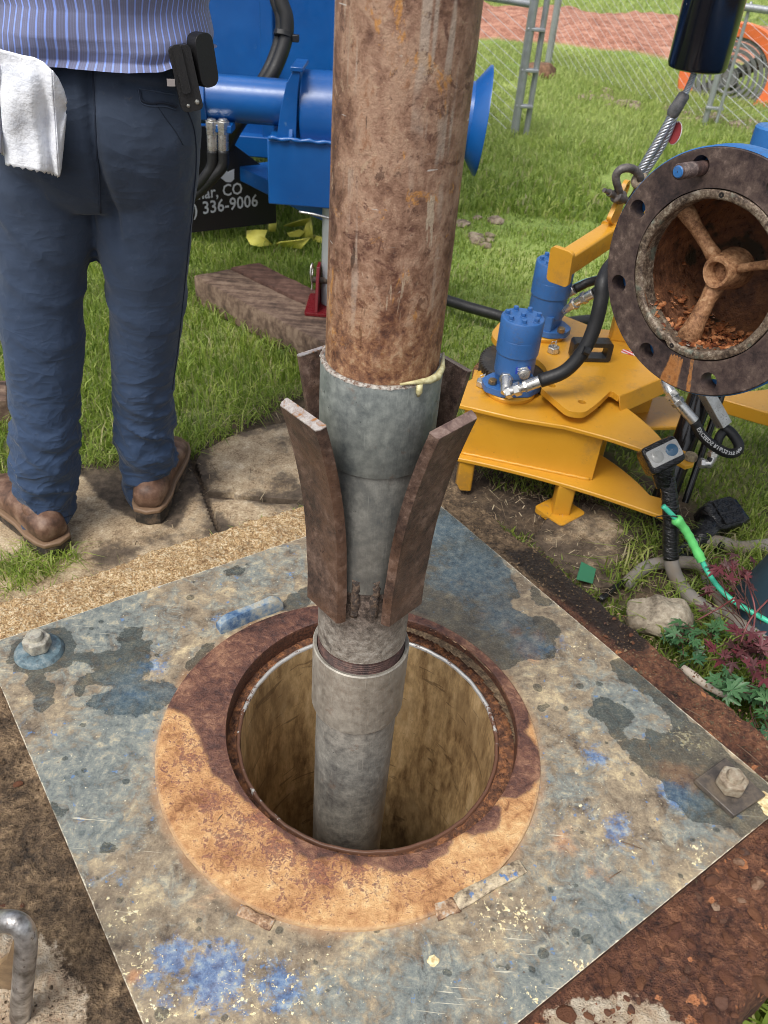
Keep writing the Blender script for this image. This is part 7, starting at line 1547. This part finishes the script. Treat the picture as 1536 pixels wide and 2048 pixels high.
# pale rock
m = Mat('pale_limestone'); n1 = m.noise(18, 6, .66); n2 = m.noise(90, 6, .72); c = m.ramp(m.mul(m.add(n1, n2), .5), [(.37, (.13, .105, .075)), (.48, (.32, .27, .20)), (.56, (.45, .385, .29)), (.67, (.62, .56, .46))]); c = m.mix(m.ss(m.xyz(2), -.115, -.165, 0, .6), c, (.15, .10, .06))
MAT_ROCK = m.done(c, .9, 0, m.bump(m.add(n1, n2), .8, .008))
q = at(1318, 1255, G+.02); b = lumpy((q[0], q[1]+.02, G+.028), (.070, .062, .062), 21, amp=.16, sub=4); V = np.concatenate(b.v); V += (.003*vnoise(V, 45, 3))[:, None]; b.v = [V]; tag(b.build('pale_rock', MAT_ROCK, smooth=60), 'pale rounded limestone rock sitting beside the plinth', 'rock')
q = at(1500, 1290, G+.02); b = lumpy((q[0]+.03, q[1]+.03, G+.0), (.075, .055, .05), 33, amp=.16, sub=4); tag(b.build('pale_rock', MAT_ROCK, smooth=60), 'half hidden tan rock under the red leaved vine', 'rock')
# weathered stick along the plinth's edge
b = MB(); b.tube(smooth_path([at(1365, 1335, G+.10), at(1410, 1370, G+.10), at(1455, 1395, G+.09)], 5), [.007, .008, .009, .009, .008, .008, .007, .006, .006, .005, .004], 8); tag(b.build('dry_stick', Mat('bleached_wood').done((.42, .36, .29), .8), smooth=180), 'bleached dry stick lying along the right side of the plinth', 'stick')

# ================================================================== VINES WITH LOBED LEAVES
def leaf_mesh(name, lobes, seed, mat):
    """lobed, toothed leaf folded along its midrib, about 1 unit long"""
    rs = random.Random(seed); pts = []
    for k, (a, L) in enumerate(lobes):
        a = radians(a); nx_ = lobes[(k+1) % len(lobes)]; wd = .15
        for t, off_ in ((.45, -.16), (.62, -.20), (.66, -.12), (.85, -.10), (1, 0), (.85, .10), (.66, .12), (.62, .20), (.45, .16)):
            pts.append((L*t*cos(a)-off_*L*sin(a)*.9, L*t*sin(a)+off_*L*cos(a)*.9))
    V = [(0, 0, 0)]; mids = {}
    for x_, y_ in pts: V.append((x_, y_, .12*abs(y_)-.22*(x_*x_+y_*y_)+rs.uniform(-.02, .02)))
    F = [(0, i, i+1) for i in range(1, len(pts))]
    me = bpy.data.meshes.new(name); me.from_pydata(V, [], F); me.materials.append(mat); shade(me, 180); return me
def leafmat(name, a, b_, vein):
    m = Mat(name); oi = m.t.nodes.new('ShaderNodeObjectInfo').outputs['Random']; n1 = m.noise(60, 4, .6); c = m.mix(oi, a, b_); c = m.mix(m.ss(n1, .5, .7, 0, .4), c, vein)
    MM = m.done(c, .45, 0, m.bump(m.noise(120, 3), .3, .002)); tr = m.t.nodes.new('ShaderNodeBsdfTranslucent'); m.set(tr.inputs[0], c); ms = m.t.nodes.new('ShaderNodeMixShader'); ms.inputs[0].default_value = .25
    m.t.links.new(m.b.outputs[0], ms.inputs[1]); m.t.links.new(tr.outputs[0], ms.inputs[2]); m.t.links.new(ms.outputs[0], m.out.inputs[0]); return MM
LG = leafmat('green_vine_leaf', (.045, .13, .055), (.085, .20, .07), (.12, .22, .09)); LR = leafmat('red_vine_leaf', (.15, .030, .040), (.10, .045, .045), (.22, .07, .07))
LOB = [(-140, .45), (-75, .72), (-28, .85), (0, 1.0), (28, .85), (75, .72), (140, .45)]; LOB3 = [(-100, .45), (-50, .75), (0, 1.0), (50, .75), (100, .45)]
gl = [leaf_mesh('leaf', LOB, 1, LG), leaf_mesh('leaf', LOB3, 2, LG)]; rl = [leaf_mesh('leaf', LOB, 3, LR), leaf_mesh('leaf', LOB3, 4, LR)]
MAT_STEM = Mat('vine_stem').done((.12, .05, .04), .6)
def vine(label, spots, meshes, size, root, seed, group='vines growing beside the plinth'):
    rs = random.Random(seed); base = at(*root, G); t = thing('vine', tuple(base), label, 'vine', group); sb = MB()
    for x_, y_, z_ in spots:
        p = at(x_, y_, G+z_); lf = bpy.data.objects.new('leaf', rs.choice(meshes)); COL.objects.link(lf); lf.parent = t; lf.location = tuple(p-np.array(base))
        s_ = size*rs.uniform(.7, 1.25); lf.scale = (s_, s_, s_); lf.rotation_euler = (rs.gauss(.35, .35), rs.gauss(-.1, .35), rs.uniform(0, 6.28))
        mid = (p+base)/2+np.array([rs.uniform(-.02, .02), rs.uniform(-.02, .02), .01]); sb.tube(smooth_path([base+np.array([rs.uniform(-.02, .02), rs.uniform(-.02, .02), 0]), mid, p], 4), .0011, 5)
    sb.build('stem', MAT_STEM, t, smooth=180)['kind'] = 'stuff'
def sp_(L, n, s_, zlo, zhi, seed):
    rs = random.Random(seed); o = []
    for _ in range(n): x_, y_, r = rs.choice(L); o.append((x_+rs.gauss(0, r), y_+rs.gauss(0, r*.7), rs.uniform(zlo, zhi)))
    return o
vine('green lobed vine sprawling over the mud just right of the pale rock', sp_([(1365, 1275, 22), (1400, 1260, 24), (1430, 1265, 20), (1375, 1305, 16), (1350, 1260, 10)], 42, 0, .02, .085, 1), gl, .028, (1400, 1290), 1)
vine('blue green lobed vine hanging over the plinth edge near the right corner', sp_([(1470, 1375, 22), (1500, 1385, 25), (1530, 1400, 20), (1520, 1440, 14), (1540, 1470, 10), (1450, 1360, 12)], 46, 0, .06, .15, 2), gl, .030, (1520, 1400), 2)
vine('dark red leaved vine climbing between the cables at the right edge', sp_([(1440, 1135, 16), (1470, 1150, 22), (1500, 1165, 24), (1430, 1190, 22), (1520, 1290, 20), (1500, 1320, 24), (1465, 1310, 14), (1530, 1350, 16), (1490, 1270, 14)], 66, 0, .05, .17, 3), rl, .028, (1500, 1290), 3)
b = MB()
for P in ([(1395, 1240, .05), (1440, 1215, .08), (1470, 1195, .12)], [(1500, 1290, .05), (1510, 1220, .12), (1490, 1150, .15)], [(1536, 1200, .12), (1500, 1240, .10), (1480, 1290, .06)], [(1480, 1400, .04), (1440, 1370, .08), (1405, 1362, .10)]):
    b.tube(smooth_path([at(x_, y_, G+z_) for x_, y_, z_ in P], 6), .0019, 6)
o_ = b.build('vine_runner', Mat('red_runner').done((.20, .06, .06), .5), smooth=180); tag(o_, 'thin bare red runners of the vine over the grey cables', 'vine stem', kind='stuff')

# ================================================================== STEEL HANDLE at the lower left
MAT_HND = Mat('worn_cast_steel'); m = MAT_HND; n1 = m.noise(40, 5, .65); n2 = m.noise(300, 3, .6); c = m.ramp(n1, [(.38, (.16, .15, .14)), (.5, (.36, .35, .34)), (.62, (.58, .57, .56))]); c = m.mix(m.ss(m.noise(150, 5, .7, seed=2), .60, .64, 0, .8), c, (.12, .08, .06)); MAT_HND = m.done(c, .32, .75, m.bump(m.add(n1, n2), .3, .002))
YH = .40
hd = thing('steel_handle', tuple(aty(40, 1900, YH)), 'worn silver steel handle of a pipe clamp at the lower left corner', 'handle')
hp2 = [aty(-140, 1862, YH+.03), aty(-60, 1848, YH+.02), aty(8, 1842, YH), aty(40, 1850, YH-.005), aty(52, 1880, YH-.01), aty(48, 1940, YH-.015), aty(42, 2010, YH-.02), aty(36, 2110, YH-.02), aty(32, 2300, YH-.02)]
b = MB(); b.tube(smooth_path(hp2, 8), .0125, 18, sq=.9); b.build('grip_bar', MAT_HND, hd, smooth=180)
w_ = [aty(x_, y_, YH+.006) for x_, y_ in ((-140, 1960), (-60, 1945), (0, 1930), (14, 1918), (20, 1900), (26, 1880), (44, 1900), (36, 2110), (20, 2300), (-140, 2300))]
b = MB(); V = [p_ for p_ in w_]+[p_+np.array([0, .008, 0]) for p_ in w_]; n_ = len(w_); tri = tessellate_polygon([[Vector((p_[0], p_[2], 0)) for p_ in w_]]); b.add(V, [tuple(t_) for t_ in tri]+[tuple(i+n_ for i in t_)[::-1] for t_ in tri]+[(i, (i+1) % n_, (i+1) % n_+n_, i+n_) for i in range(n_)]); b.build('web_plate', rustm('tan_grease_steel', (.20, .13, .07), (.32, .22, .12), (.10, .065, .04), 20, .4, .2), hd, smooth=30)
# twigs and dead leaf bits on plate and plinth
m = Mat('twig_brown').done((.16, .10, .06), .8); b = MB()
for x_, y_, L, a_ in ((1390, 1427, .034, .62), (1500, 1510, .05, .9), (440, 1635, .012, -1.1), (1300, 1495, .012, 1.6), (1262, 1690, .03, .3), (1230, 1750, .022, -.6)):
    p = at(x_, y_, .004); b.tube([p-np.array([cos(a_), -sin(a_), 0])*L/2, p+np.array([0, 0, .001]), p+np.array([cos(a_), -sin(a_), 0])*L/2], [.0006, .0009, .0004], 5)
tag(b.build('twigs', m, smooth=180), 'tiny dry twigs scattered on the steel plate and rusty dirt', 'twigs', kind='stuff')
